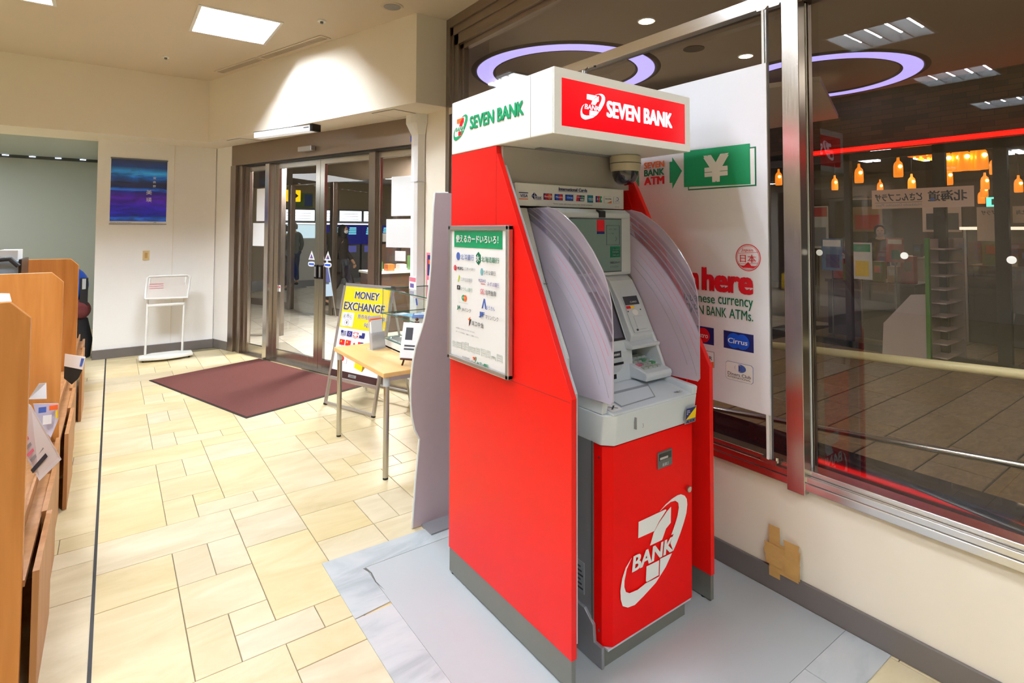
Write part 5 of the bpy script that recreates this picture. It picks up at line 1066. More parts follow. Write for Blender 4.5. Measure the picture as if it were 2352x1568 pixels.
for k, ch in enumerate('美瑛'): text(ch, (0.318, 7.941, 1.915 - k * 0.09), X_, ZU, 0.058, 0.056, m_whitep, po, 0.01)
text('Biei Hokkaido', (-0.02, 7.941, 1.573), X_, ZU, 0.20, 0.010, m_inkl, po); text('JR', (0.40, 7.941, 1.571), X_, ZU, 0.03, 0.014, m_ink, po)
sw = build('wall_switch', G().box(0.300, 0.368, 7.941, 7.9495, 1.125, 1.24), mat('ivory_plate', (222, 200, 150), 0.4), label='small ivory wall switch plate below the blue poster', cat='switch', bevel=0.003)
build('rocker', G().box(0.320, 0.348, 7.938, 7.941, 1.15, 1.215), mat('tan_rocker', (200, 160, 96), 0.4), sw)

# =================================================================== BROCHURE RACKS at the left
random.seed(21)
LEAF = [(240, 240, 244), (236, 120, 40), (60, 130, 190), (240, 206, 60), (90, 160, 90), (226, 70, 80), (150, 110, 190), (230, 226, 210)]
def rack(y0, y1, lab, first):
    r = thing('brochure_rack', lab, 'rack', (-0.45, (y0 + y1) / 2, 0), group='beech brochure racks along the left')
    for k, y in enumerate((y0,) if not first else (y0,)):
        pts = [(-0.205, 0), (-0.205, 1.215), (-0.255, 1.268), (-1.05, 1.268), (-1.05, 0)]
        build('end_panel', G().prism(pts, 'Y', y, y + 0.028), m_beech, r, bevel=0.0015)
    build('back_panel', G().box(-1.03, -1.01, y0 + 0.028, y1 - 0.002, 0.0, 1.25), m_beech, r)
    # stepped kick boards
    n = 3; w_ = (y1 - y0 - 0.03) / n
    for i in range(n):
        a = y0 + 0.03 + i * w_; x = -0.165 - 0.016 * i
        build('kick_board', G().box(x - 0.018, x, a, a + w_ - 0.004, 0.0, 0.40), m_kick, r, bevel=0.001)
    build('plinth_shelf', G().box(-0.62, -0.20, y0 + 0.03, y1 - 0.004, 0.36, 0.38), m_kick, r)
    # tiers: sloping display shelves
    for t in range(3):
        xb = -0.235 - 0.20 * t; z = 0.40 + 0.27 * t
        build('tier_shelf', G().prism([(xb, z), (xb, z + 0.012), (xb - 0.20, z + 0.012), (xb - 0.20, z)], 'Y', y0 + 0.03, y1 - 0.004), m_kick, r)
        build('tier_back', G().prism([(xb - 0.17, z + 0.012), (xb - 0.182, z + 0.012), (xb - 0.205, z + 0.30), (xb - 0.193, z + 0.30)], 'Y', y0 + 0.03, y1 - 0.004), m_kick, r)
        build('tier_lip', G().box(xb - 0.008, xb, y0 + 0.03, y1 - 0.004, z + 0.012, z + 0.05), m_kick, r)
    return r
for k, (a, b_, lab, f) in enumerate(((2.33, 3.785, 'nearest beech brochure rack at the left edge', True), (3.79, 5.44, 'second beech brochure rack from the viewpoint', False), (5.445, 7.0, 'farthest beech brochure rack, by the grey alcove', False))):
    rack(a, b_, lab, f)
cols = ['white', 'orange', 'blue', 'yellow', 'green', 'red', 'violet', 'cream']
def leaflet(y, t, c, rot, tag_, w_=0.21, h_=0.29, lean=0.0, dy=0.0):
    xb = -0.235 - 0.20 * t; z = 0.412 + 0.27 * t
    F = Matrix.Translation((xb - 0.10 + dy, y, z + 0.004)) @ Matrix.Rotation(rot, 4, 'Z') @ Matrix.Rotation(-0.25 + lean, 4, 'Y')
    o = build('brochure', G(F).box(-0.004, 0.004, -w_ / 2, w_ / 2, 0.0, h_), mat('brochure_' + cols[c], LEAF[c], 0.4, noise=0.1, scale=30), label=tag_, cat='brochure', group='brochures in the racks')
    c2 = (c + 3) % 8
    build('print', G(F).box(0.004, 0.0048, -w_ * 0.4, w_ * 0.4, h_ * 0.62, h_ * 0.92), mat('brochure_' + cols[c2], LEAF[c2], 0.4, noise=0.1, scale=30), o)
    build('print', G(F).box(0.004, 0.0048, -w_ * 0.35, w_ * 0.2, h_ * 0.2, h_ * 0.5), mat('brochure_' + cols[(c + 5) % 8], LEAF[(c + 5) % 8], 0.4, noise=0.1, scale=30), o)
    return o
pos = ['by the near end panel', 'second from the near end panel', 'third from the near end panel', 'fourth from the near end panel', 'by the far end panel']
tiers = ['bottom tier', 'middle tier', 'top tier']; rk = ['nearest rack', 'second rack', 'farthest rack']
for ri, (a, b_) in enumerate(((2.33, 3.785), (3.79, 5.44), (5.445, 7.0))):
    for t in range(3):
        for i in range(5):
            c = random.randrange(8)
            y = a + 0.16 + i * (b_ - a - 0.3) / 4
            leaflet(y, t, c, random.uniform(-0.06, 0.06), '%s brochure %s in the %s of the %s' % (cols[c], pos[i], tiers[t], rk[ri]))
# big white leaflet leaning out of the nearest rack
F = Matrix(); A_ = [V((-0.255, 2.62, 0.86)), V((-0.175, 2.86, 0.80)), V((-0.095, 2.79, 0.53)), V((-0.175, 2.50, 0.56))]
def sheetq(nm, q, th, m, **k):
    n_ = (q[1] - q[0]).cross(q[3] - q[0]).normalized() * th
    return build(nm, G().add(q + [p + n_ for p in q], [(0, 1, 2, 3), (4, 5, 6, 7), (0, 1, 5, 4), (1, 2, 6, 5), (2, 3, 7, 6), (3, 0, 4, 7)]), m, **k)
q = [V((-0.285, 2.93, 0.83)), V((-0.245, 2.90, 0.80)), V((-0.146, 2.90, 0.566)), V((-0.212, 2.90, 0.497)), V((-0.300, 2.93, 0.70))]
def sheet5(nm, q, m, par=None, **k):
    n_ = V((-0.1, 0.99, 0.1)) * 0.002; n = len(q)
    return build(nm, G().add(q + [p + n_ for p in q], [tuple(range(n)), tuple(range(n, 2 * n))] + [(i, (i + 1) % n, n + (i + 1) % n, n + i) for i in range(n)]), m, par, **k)
o = sheet5('flyer', q, m_paper, label='large white flyer leaning out of the nearest rack', cat='flyer')
q2 = lambda a, b_: V((-0.285, 2.926, 0.80)) + V((0.125, -0.03, -0.23)) * b_ + V((-0.055, 0.002, -0.07)) * a
for i in range(7):
    sheet5('print', [q2(0.15, 0.15 + i * 0.09) + V((0, -0.003, 0)), q2(0.15, 0.19 + i * 0.09) + V((0, -0.003, 0)), q2(0.8, 0.19 + i * 0.09) + V((0, -0.003, 0)), q2(0.8, 0.15 + i * 0.09) + V((0, -0.003, 0))], m_pinkp if i % 2 else m_inkl, o)
sheet5('print', [q2(0.2, 0.80) + V((0, -0.003, 0)), q2(0.2, 0.86) + V((0, -0.003, 0)), q2(1.0, 0.86) + V((0, -0.003, 0)), q2(1.0, 0.80) + V((0, -0.003, 0))], m_ink, o)
o = sheet5('flyer', [V((-0.275, 3.34, 0.70)), V((-0.182, 3.30, 0.695)), V((-0.180, 3.30, 0.625)), V((-0.206, 3.30, 0.545)), V((-0.255, 3.34, 0.60))], mat('flyer_lilac', (214, 208, 226), 0.5), label='colourful flyer behind the large white flyer in the nearest rack', cat='flyer')
for a, m in (((-0.215, -0.184, 0.670, 0.692), m_orange), ((-0.252, -0.225, 0.665, 0.690), m_blueg), ((-0.192, -0.184, 0.63, 0.665), m_yellow), ((-0.236, -0.205, 0.61, 0.65), m_whitep)):
    sheet5('print', [V((a[0], 3.295, a[2])), V((a[1], 3.292, a[2])), V((a[1], 3.292, a[3])), V((a[0], 3.295, a[3]))], m, o)
o = sheet5('flyer', [V((-0.30, 3.44, 0.70)), V((-0.262, 3.40, 0.775)), V((-0.235, 3.40, 0.775)), V((-0.232, 3.40, 0.70))], m_paper, label='small white flyer peeking above the colourful flyer in the nearest rack', cat='flyer')
o = sheet5('flyer', [V((-0.198, 3.95, 0.806)), V((-0.106, 3.95, 0.776)), V((-0.118, 3.95, 0.706)), V((-0.200, 3.95, 0.738))], m_paper, label='white card sticking out of the second rack over the aisle', cat='flyer')
sheet5('print', [V((-0.125, 3.945, 0.772)), V((-0.112, 3.945, 0.768)), V((-0.122, 3.945, 0.725)), V((-0.132, 3.945, 0.728))], m_blueg, o)
sheet5('flyer', [V((-0.199, 3.953, 0.737)), V((-0.119, 3.953, 0.705)), V((-0.135, 3.953, 0.66)), V((-0.164, 3.953, 0.63)), V((-0.199, 3.953, 0.67))], m_black, label='black flyer sticking out below the white card in the second rack', cat='flyer')
# things on top of the second rack, at the left edge
bx = thing('document_holder', 'pale blue document holder with papers on top of the second rack', 'holder', (-0.52, 4.7, 1.0))
build('box', G().box(-0.56, -0.455, 4.55, 4.85, 0.98, 1.30), mat('pale_blue_plastic', (140, 170, 196), 0.4), bx, bevel=0.004); build('papers', G().box(-0.565, -0.475, 4.60, 4.83, 1.30, 1.365), m_paper, bx); build('divider', G().box(-0.462, -0.448, 4.52, 4.87, 0.98, 1.31), m_black, bx)
for (x, m, z, lab) in ((-0.60, m_yellow, 1.27, 'yellow'), (-0.64, m_paper, 1.37, 'tall white')):
    build('catalogue', G().box(x - 0.03, x + 0.01, 4.56, 4.80, 1.0, z), m, label='%s catalogue beside the pale blue document holder' % lab, cat='catalogue', bevel=0.003)
dk2 = thing('dark_strap', 'dark strap lying over the papers on the second rack', 'strap', (-0.55, 4.6, 1.3)); build('strap', G().tube([(-0.66, 4.525, 1.25), (-0.57, 4.50, 1.31), (-0.50, 4.50, 1.315), (-0.46, 4.50, 1.27)], 0.014, 8), m_rubber, dk2, smooth=True)
build('loose_paper', G().add([(-0.40, 2.45, 1.262), (-0.27, 2.50, 1.255), (-0.30, 2.72, 1.262), (-0.44, 2.72, 1.275), (-0.40, 2.45, 1.258), (-0.27, 2.50, 1.251), (-0.30, 2.72, 1.258), (-0.44, 2.72, 1.271)], [(0, 1, 2, 3), (4, 5, 6, 7), (0, 1, 5, 4), (1, 2, 6, 5), (2, 3, 7, 6), (3, 0, 4, 7)]), m_paper, label='loose white sheet lying on top of the nearest rack', cat='paper')
# blue bag behind racks
bg = thing('blue_bag', 'round blue bag with grey buckle on dark clothes beside the white wall', 'bag', (-0.45, 8.25, 0))
build('bag_body', G().ball((-0.40, 8.22, 0.84), 0.20, 20, 12, (0.95, 0.7, 1.1)), mat('blue_nylon', (8, 78, 190), 0.55, noise=0.15, scale=14, bump=0.4), bg, smooth=True)
build('buckle', G().box(-0.27, -0.235, 8.08, 8.12, 0.80, 0.92), m_grey, bg, bevel=0.004); build('strap', G().box(-0.29, -0.215, 8.10, 8.14, 0.60, 0.93), m_rubber, bg, bevel=0.006)
build('red_cloth', G().ball((-0.30, 8.16, 0.56), 0.12, 16, 10, (1.0, 0.8, 1.0)), mat('maroon_cloth', (110, 48, 48), 0.9, noise=0.3, scale=20, bump=0.5), bg, smooth=True)
build('dark_cloth', G().lathe([(0, 0), (0.2, 0.0), (0.22, 0.2), (0.17, 0.45), (0, 0.5)], (-0.38, 8.22, 0.0), 16), mat('black_cloth', (24, 22, 26), 0.9, noise=0.3, scale=20, bump=0.4), bg, smooth=True)

# =================================================================== CONCOURSE OUTSIDE THE WINDOW
of = build('floor', G().box(2.42, 16.0, -3.2, 4.4, -0.05, -0.005), m_dgrout, label='brown stone paving of the concourse outside the window', cat='floor', kind='structure')
build('wall_outer', G().box(2.42, 2.73, -3.2, 4.4, 0.0, 0.47), m_bronzeh, label='dark outer face of the low wall below the window', cat='wall', kind='structure')
build('trim_3', G().box(2.36, 2.735, -3.2, 4.5, 0.47, 0.50), mat('polished_dark_ledge', (50, 42, 50), 0.03, 0.4, noise=0.12, scale=7), label='polished dark ledge along the outside of the window', cat='ledge', kind='structure')
random.seed(5)
rows = [1.01 + 0.342 * k for k in range(-6, 9)]
pm = {}; cnt = 0; far = G()
for j, y0 in enumerate(rows):
    x = 2.74 - random.uniform(0, 0.5)
    while x < 9.6:
        w_ = random.choice((0.42, 0.55, 0.62, 0.72, 0.85))
        xa, xb = max(2.745, x), x + w_; x = xb
        if xb - xa < 0.08: continue
        if xb < 7.9 and -0.3 < y0 < 3.3 and y0 > 0.17 * xa - 0.4 and cnt < 150:
            cnt += 1
            key = (round(xb - xa, 3))
            if key not in pm:
                hx, hy, e = (xb - xa) / 2 - 0.005, 0.171 - 0.005, 0.004
                g = G().add([(-hx, -hy, -0.006), (hx, -hy, -0.006), (hx, hy, -0.006), (-hx, hy, -0.006), (-hx, -hy, -0.003), (hx, -hy, -0.003), (hx, hy, -0.003), (-hx, hy, -0.003), (-hx + e, -hy + e, 0), (hx - e, -hy + e, 0), (hx - e, hy - e, 0), (-hx + e, hy - e, 0)],
                            [(0, 1, 5, 4), (1, 2, 6, 5), (2, 3, 7, 6), (3, 0, 4, 7), (4, 5, 9, 8), (5, 6, 10, 9), (6, 7, 11, 10), (7, 4, 8, 11), (8, 9, 10, 11)])
                me = bpy.data.meshes.new('paver'); me.from_pydata(g.v, [], g.f); me.materials.append(m_paver); pm[key] = me
            o = bpy.data.objects.new('paver', pm[key]); C.objects.link(o); o.parent = of; o.matrix_parent_inverse = MW[of.name].inverted()
            o.location = ((xa + xb) / 2, y0 + 0.171, random.uniform(-0.001, 0.001))
        elif y0 < 4.0: far.box(xa + 0.005, xb - 0.005, y0 + 0.005, y0 + 0.337, -0.006, 0)
build('paver', far, m_paver, of, kind='stuff')
m_oceil = mat('taupe_concourse_ceiling', (160, 145, 128), 0.9, noise=0.03, scale=1.5)
build('ceiling', G().box(2.36, 7.75, -3.2, 14.0, CZ, CZ + 0.05), m_oceil, label='taupe ceiling of the concourse outside the window', cat='ceiling', kind='structure')
def brickmat():
    m = bpy.data.materials.new('dark_stone_cladding'); m.use_nodes = True; nt = m.node_tree; n = nt.nodes; L = nt.links
    b = n['Principled BSDF']; b.inputs['Roughness'].default_value = 0.7
    tc = n.new('ShaderNodeTexCoord'); mp = n.new('ShaderNodeMapping'); mp.inputs['Rotation'].default_value = (PI / 2, 0, PI / 2); L.new(tc.outputs['Object'], mp.inputs[0])
    sx = n.new('ShaderNodeSeparateXYZ'); cb = n.new('ShaderNodeCombineXYZ'); L.new(tc.outputs['Object'], sx.inputs[0]); L.new(sx.outputs['Y'], cb.inputs[0]); L.new(sx.outputs['Z'], cb.inputs[1])
    br_ = n.new('ShaderNodeTexBrick'); br_.inputs['Scale'].default_value = 1; br_.inputs['Brick Width'].default_value = 0.24; br_.inputs['Row Height'].default_value = 0.06; br_.inputs['Mortar Size'].default_value = 0.003
    br_.inputs['Color1'].default_value = lin((84, 60, 46)); br_.inputs['Color2'].default_value = lin((46, 34, 28)); br_.inputs['Mortar'].default_value = lin((30, 22, 18)); L.new(cb.outputs[0], br_.inputs['Vector'])
    L.new(br_.outputs['Color'], b.inputs['Base Color'])
    bp = n.new('ShaderNodeBump'); bp.inputs['Strength'].default_value = 0.5; bp.inputs['Distance'].default_value = 0.01; L.new(br_.outputs['Color'], bp.inputs['Height']); L.new(bp.outputs[0], b.inputs['Normal'])
    return m
build('wall_fascia', G().box(7.75, 7.9, -3.2, 5.2, 2.60, CZ + 0.05), brickmat(), label='dark brick clad fascia over the shop front', cat='wall', kind='structure')
m_redled = mat('red_neon', (255, 20, 10), 0.4, emit=2.8, ecol=(255, 8, 4))
nl = build('neon_strip', G().cyl((7.70, -3.2, 2.56), (7.70, 3.9, 2.56), 0.026, n=12), m_redled, label='red neon strip along the bottom of the brick fascia', cat='neon light', smooth=True)
build('channel', G().box(7.72, 7.75, -3.2, 3.9, 2.52, 2.60), mat('dark_red_channel', (90, 10, 8), 0.5), nl)
# ceiling ring lights
m_ring = mat('lavender_ring_light', (178, 168, 240), 0.4, emit=0.9, ecol=(176, 166, 246))
for k, (x, y) in enumerate(((4.08, 4.615), (6.60, 3.03))):
    t = thing('ring_light', ['lavender ring light in the ceiling, seen above the booth header', 'lavender ring light in the ceiling to the right of the steel mullion'][k], 'light', (x, y, CZ), group='ceiling ring lights')
    n = 64; g = G(); vs = []
    for i in range(n):
        a = 2 * PI * i / n
        for r_, z in ((0.805, CZ - 0.010), (0.985, CZ - 0.010), (0.985, CZ - 0.016), (0.805, CZ - 0.016)): vs.append((x + r_ * math.cos(a), y + r_ * math.sin(a), z))
    fs = []
    for i in range(n):
        j = (i + 1) % n
        for q_ in range(4): fs.append((4 * i + q_, 4 * i + (q_ + 1) % 4, 4 * j + (q_ + 1) % 4, 4 * j + q_))
    g.add(vs, fs); build('ring_diffuser', g, m_ring, t)
    for (r0, z0, z1, nm) in ((1.0, CZ - 0.075, CZ - 0.001, 'outer_rim'), (0.79, CZ - 0.05, CZ - 0.001, 'inner_rim')):
        g = G(); vs = []; fs = []
        for i in range(n):
            a = 2 * PI * i / n
            for r_, z in ((r0, z0 if False else CZ - 0.018), (r0 + 0.012, CZ - 0.018), (r0 + 0.05, CZ - 0.001), (r0 - 0.012, CZ - 0.001)): vs.append((x + r_ * math.cos(a), y + r_ * math.sin(a), z))
        for i in range(n):
            j = (i + 1) % n
            for q_ in range(4): fs.append((4 * i + q_, 4 * i + (q_ + 1) % 4, 4 * j + (q_ + 1) % 4, 4 * j + q_))
        g.add(vs, fs); build(nm, g, mat('ring_cove', (74, 64, 56), 0.8), t)
m_dl = mat('downlight_glow', (255, 240, 215), 0.5, emit=14)
for k, (x, y, lab) in enumerate(((3.62, 3.05, 'round downlight outside the window above the booth header'), (5.16, 3.07, 'round downlight outside the window near the board pole'), (6.71, 3.12, 'round downlight inside the far lavender ring'))):
    t = build('downlight', G().lathe([(0.0, -0.004), (0.055, -0.004), (0.07, -0.010), (0.078, -0.001), (0, -0.001)], (x, y, CZ), 28), m_white, label=lab, cat='light', group='downlights outside the window', smooth=True)
    build('lens', G().cyl((x, y, CZ - 0.0115), (x, y, CZ - 0.009), 0.056, n=24), m_dl, t)
for k, (x, y) in enumerate(((3.43, 4.02), (4.55, 3.25))):
    build('ceiling_speaker', G().cyl((x, y, CZ - 0.006), (x, y, CZ - 0.0005), 0.10, n=28), mat('ring_cove', (74, 64, 56), 0.8), label=['dark round ceiling grille near the window head', 'dark round ceiling grille between the two downlights'][k], cat='speaker')
tf = thing('ceiling_light', 'square white ceiling light outside the window under the near ring', 'light', (3.68, 5.2, CZ))
build('frame', G().box(3.60, 4.13, 4.93, 5.52, CZ - 0.012, CZ - 0.0165 + 0.012), m_white, tf)
for i in range(4): build('tube', G().prism([(4.95 + i * 0.145, CZ - 0.013), (5.05 + i * 0.145, CZ - 0.013), (5.04 + i * 0.145, CZ - 0.035), (4.98 + i * 0.145, CZ - 0.035)], 'X', 3.62, 4.11), mat('white_glow', (250, 250, 255), 0.5, emit=1.0), tf)
# handrails
m_cream = mat('cream_handrail', (214, 200, 150), 0.4, noise=0.03)
r = thing('handrail', 'double handrail outside the window, cream upper bar and steel lower bar', 'handrail', (2.80, 1.0, 0))
build('upper_bar', G().cyl((2.80, -3.0, 1.172), (2.80, 4.3, 0.742), 0.019, n=14), m_cream, r, smooth=True, label='cream upper handrail bar')
build('lower_bar', G().cyl((2.80, -3.0, 0.977), (2.80, 4.3, 0.247), 0.0145, n=14), m_chrome, r, smooth=True, label='polished steel lower bar')
for y in (-2.9, -1.2, 3.2): build('bracket', G().cyl((2.80, y, 0.995 - (y + 0.0) * 0.0589), (2.80, y, 0.0), 0.010, n=8), m_chrome, r)

# =================================================================== SHOP FRONT
m_dark = mat('dark_shop_frame', (34, 28, 26), 0.35, 0.2, noise=0.1)
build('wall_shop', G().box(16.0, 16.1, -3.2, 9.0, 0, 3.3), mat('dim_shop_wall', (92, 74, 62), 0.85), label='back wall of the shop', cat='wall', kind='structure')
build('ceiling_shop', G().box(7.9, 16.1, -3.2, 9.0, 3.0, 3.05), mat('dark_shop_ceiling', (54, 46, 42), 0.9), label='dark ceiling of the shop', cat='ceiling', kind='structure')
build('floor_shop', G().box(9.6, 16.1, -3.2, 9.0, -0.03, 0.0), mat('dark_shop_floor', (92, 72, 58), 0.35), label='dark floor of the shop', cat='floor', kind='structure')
sf = thing('window_2', 'dark framed glass front of the shop across the concourse', 'window', (7.8, 1.5, 0), kind='structure')
for y in (4.6, 3.23, 2.24, 1.69, 0.9, 0.0, -1.2):
    w_ = 0.058 if y in (2.24, 1.69) else 0.035
    build('mullion', G().box(7.77, 7.85, y - w_, y + w_, 0.0, 2.6), m_dark, sf)
build('head_rail', G().box(7.77, 7.85, -3.2, 5.2, 2.42, 2.52), m_dark, sf); build('sill_rail', G().box(7.77, 7.85, -3.2, 5.2, 0.0, 0.08), m_dark, sf)
for a, b_ in ((3.26, 4.57), (2.30, 3.20), (1.75, 2.18), (0.94, 1.63), (0.04, 0.87)):
    build('pane', G().poly([(7.81, a, 0.08), (7.81, b_, 0.08), (7.81, b_, 2.42), (7.81, a, 2.42)]), m_glass, sf)
bn_ = thing('shop_banner', 'pale banner with brush lettering across the shop glass, read from behind', 'banner', (7.79, 2.42, 1.78))
build('sheet', G().box(7.762, 7.766, 1.915, 2.935, 1.785, 2.02), mat('peach_banner_cloth', (228, 200, 178), 0.7, noise=0.03), bn_)
text('北海道', (7.760, 1.975, 1.858), Y_, ZU, 0.37, 0.125, m_ink, bn_, 0.03)
text('どさんこプラザ', (7.760, 2.40, 1.875), Y_, ZU, 0.50, 0.095, m_ink, bn_, 0.03)
build('line', G().box(7.7605, 7.762, 2.40, 2.90, 1.856, 1.860), m_ink, bn_)
text('Hokkaido Dosanko Plaza', (7.760, 2.41, 1.812), Y_, ZU, 0.48, 0.032, m_inkl, bn_, 0.0)
ringpoly(2.30, 1.88, 0.0, 0.022, V((7.7595, 0, 0)), Y_, ZU, 'print', m_blueg, bn_, 16)
for k, (y, w_, z0, z1, s_) in enumerate(((1.82, 0.10, 1.40, 1.78, 'プラザ'), (1.545, 0.07, 1.60, 1.78, '北海'))):
    b2 = build('paper_notice', G().box(7.860, 7.863, y - w_, y + w_, z0, z1), mat('peach_banner_cloth', (228, 200, 178), 0.7), label=['tall pale notice behind the shop glass right of the banner', 'short pale notice behind the shop glass beyond the dark column'][k], cat='notice')
    text(s_, (7.858, y - w_ * 0.7, z1 - 0.09), Y_, ZU, w_ * 1.3, 0.05, m_ink, b2, 0.02)
# pendant lamps
m_amber = mat('amber_bottle_glass', (240, 150, 40), 0.3, emit=0.75, ecol=(255, 140, 24))
m_bulb = mat('warm_bulb', (255, 220, 150), 0.4, emit=26, ecol=(255, 190, 100))
def pendant(x, y, z, lab, grp='amber pendant lamps in the shop', sc=1.0):
    p = thing('pendant_lamp', lab, 'lamp', (x, y, z), group=grp)
    build('shade', G().lathe([(0.062 * sc, -0.20), (0.068 * sc, -0.17), (0.066 * sc, -0.02), (0.055 * sc, 0.03), (0.022 * sc, 0.07), (0.018 * sc, 0.13)], (x, y, z), 14), m_amber, p, smooth=True)
    build('bulb', G().ball((x - 0.05, y - 0.045, z - 0.03), 0.026, 10, 6), m_bulb, p, smooth=True)
    build('cord', G().cyl((x, y, z + 0.13), (x, y, 3.0), 0.004, n=5), m_dark, p)
PD = [((10.97, 5.84, 2.64), 'pendant lamp seen between the board pole and the steel mullion'), ((12.98, 5.64, 2.62), 'pendant lamp just right of the sign reflection'), ((10.29, 4.08, 2.53), 'second pendant lamp right of the steel mullion, below the red strip'),
      ((15.2, 5.56, 2.65), 'small pendant lamp above the left end of the banner'), ((10.35, 3.52, 2.59), 'largest pendant lamp, hanging under the pale orange lamp'), ((12.81, 4.13, 2.52), 'pendant lamp just right of and lower than the largest one'),
      ((11.8, 3.26, 2.52), 'pendant lamp beside the dark shop column'), ((13.62, 3.19, 2.52), 'pendant lamp under the clustered lamps on the right'), ((15.4, 3.62, 2.46), 'small pendant lamp below the clustered lamps'),
      ((12.6, 2.82, 2.72), 'pendant lamp half hidden by the right hand shop mullion'), ((15.6, 3.72, 2.33), 'lowest small pendant lamp right of the banner'), ((14.0, 2.78, 2.46), 'pendant lamp at the right edge of the picture')]
for p, lab in PD: pendant(*p, lab)
cl = thing('lamp_cluster', 'cluster of amber bottle lamps glowing at the upper right of the shop', 'lamp', (11.3, 2.86, 2.6))
for i, (dx, dy) in enumerate(((0, 0.24), (0.05, 0.12), (0, 0.0), (0.06, -0.12), (0, -0.22))):
    x, y, z = 11.2 + dx, 2.88 + dy, 2.76
    build('shade', G().lathe([(0.085, -0.26), (0.09, -0.2), (0.086, -0.05), (0.07, 0.03), (0.03, 0.08), (0.026, 0.12)], (x, y, z), 14), m_amber, cl, smooth=True); build('bulb', G().ball((x - 0.07, y - 0.06, z - 0.04), 0.034, 10, 6), m_bulb, cl, smooth=True); build('cord', G().cyl((x, y, z + 0.12), (x, y, 3.0), 0.004, n=5), m_dark, cl)
ch = thing('mosaic_lamp', 'orange mosaic bowl lamp near the top of the shop glass', 'lamp', (10.7, 3.2, 2.7))
build('bowl', G().lathe([(0.0, -0.12), (0.25, -0.06), (0.34, 0.06), (0.34, 0.08)], (10.7, 3.24, 2.80), 20), mat('mosaic_orange', (240, 130, 30), 0.4, emit=0.9, ecol=(255, 110, 10)), ch, smooth=True)
build('stem', G().cyl((10.7, 3.24, 2.85), (10.7, 3.24, 3.0), 0.01, n=6), m_dark, ch)
random.seed(9)
for i in range(26): 
    a = random.uniform(0, 2 * PI); r_ = random.uniform(0.05, 0.30); build('glass_bead', G().ball((10.7 + r_ * math.cos(a), 3.24 + r_ * math.sin(a), 2.80 - 0.125 + r_ * r_ * 1.6), 0.022, 8, 5), mat('bead_glow', (255, 190, 90), 0.4, emit=2.2, ecol=(255, 170, 60)), ch)
# fill lamps added under the shop ceiling to brighten the interior
area('shop_fill', (10.0, 1.5, 2.95), 1.2, 1.2, 9, (1, 0.78, 0.55)); area('shop_fill', (12.5, 4.5, 2.95), 1.6, 1.6, 18, (1, 0.82, 0.62))
# pale rack with green edge just before the shop
rk_ = thing('leaflet_tower', 'tall pale shelf rack with a green edge across the concourse', 'rack', (7.7, 2.4, 0))
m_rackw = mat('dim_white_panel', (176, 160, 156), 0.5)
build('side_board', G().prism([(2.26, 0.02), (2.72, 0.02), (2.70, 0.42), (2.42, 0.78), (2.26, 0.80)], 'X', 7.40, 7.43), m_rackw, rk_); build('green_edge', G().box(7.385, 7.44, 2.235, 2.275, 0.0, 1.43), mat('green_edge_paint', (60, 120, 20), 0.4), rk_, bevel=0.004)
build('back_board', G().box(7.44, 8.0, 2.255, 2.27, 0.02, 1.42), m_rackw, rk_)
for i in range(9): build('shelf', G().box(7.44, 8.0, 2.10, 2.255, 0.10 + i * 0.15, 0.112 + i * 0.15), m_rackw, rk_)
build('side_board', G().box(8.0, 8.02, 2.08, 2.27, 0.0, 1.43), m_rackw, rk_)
# chilled display counter at the right
co = thing('display_counter', 'dark display counter behind the glass guard deep in the shop', 'counter', (9.6, 1.2, 0))
build('cabinet', G().box(9.5, 10.4, -1.0, 2.45, 0.0, 1.05), mat('dark_counter', (48, 40, 40), 0.4), co, bevel=0.01); gg = thing('glass_guard', 'glass guard with a lit white rim standing in front of the display counter', 'glass screen', (9.47, 0.7, 0)); build('rim', G().box(9.45, 9.49, -1.0, 2.50, 1.53, 1.57), mat('rim_glow', (255, 240, 214), 0.4, emit=0.9), gg)
build('glass', G().poly([(9.48, -1.0, 0.9), (9.48, 2.45, 0.9), (9.48, 2.45, 1.53), (9.48, -1.0, 1.53)]), m_glass, gg)
for y in (2.43, 0.8, -1.0): build('upright', G().box(9.46, 9.49, y, y + 0.03, 0.0, 1.55), m_alu, gg)
random.seed(31)
GC = [('white', (210, 205, 200)), ('red', (150, 40, 40)), ('blue', (50, 80, 130)), ('green', (70, 110, 50)), ('brown', (110, 74, 50)), ('cream', (200, 180, 140)), ('orange', (190, 100, 40)), ('black', (28, 26, 28))]
def goods(x, y, z, w_, h_, d, ci, lab, grp):
    nm, c = GC[ci]
    o = build('product_box', G().box(x, x + d, y - w_ / 2, y + w_ / 2, z, z + h_), mat('goods_' + nm, c, 0.5, noise=0.15, scale=10), label=lab, cat='box', group=grp, bevel=0.006)
    build('print', G().box(x - 0.002, x, y - w_ * 0.35, y + w_ * 0.3, z + h_ * 0.45, z + h_ * 0.8), mat('goods_' + GC[(ci + 3) % 8][0], GC[(ci + 3) % 8][1], 0.5, noise=0.15, scale=10), o)
for i in range(9):
    ci = random.randrange(8); goods(9.6, -0.7 + i * 0.36, 1.05, 0.24, random.uniform(0.12, 0.34), 0.2, ci, '%s box on the display counter, number %s from its left end' % (GC[ci][0], ['nine', 'eight', 'seven', 'six', 'five', 'four', 'three', 'two', 'one'][i]), 'boxes on the display counter')
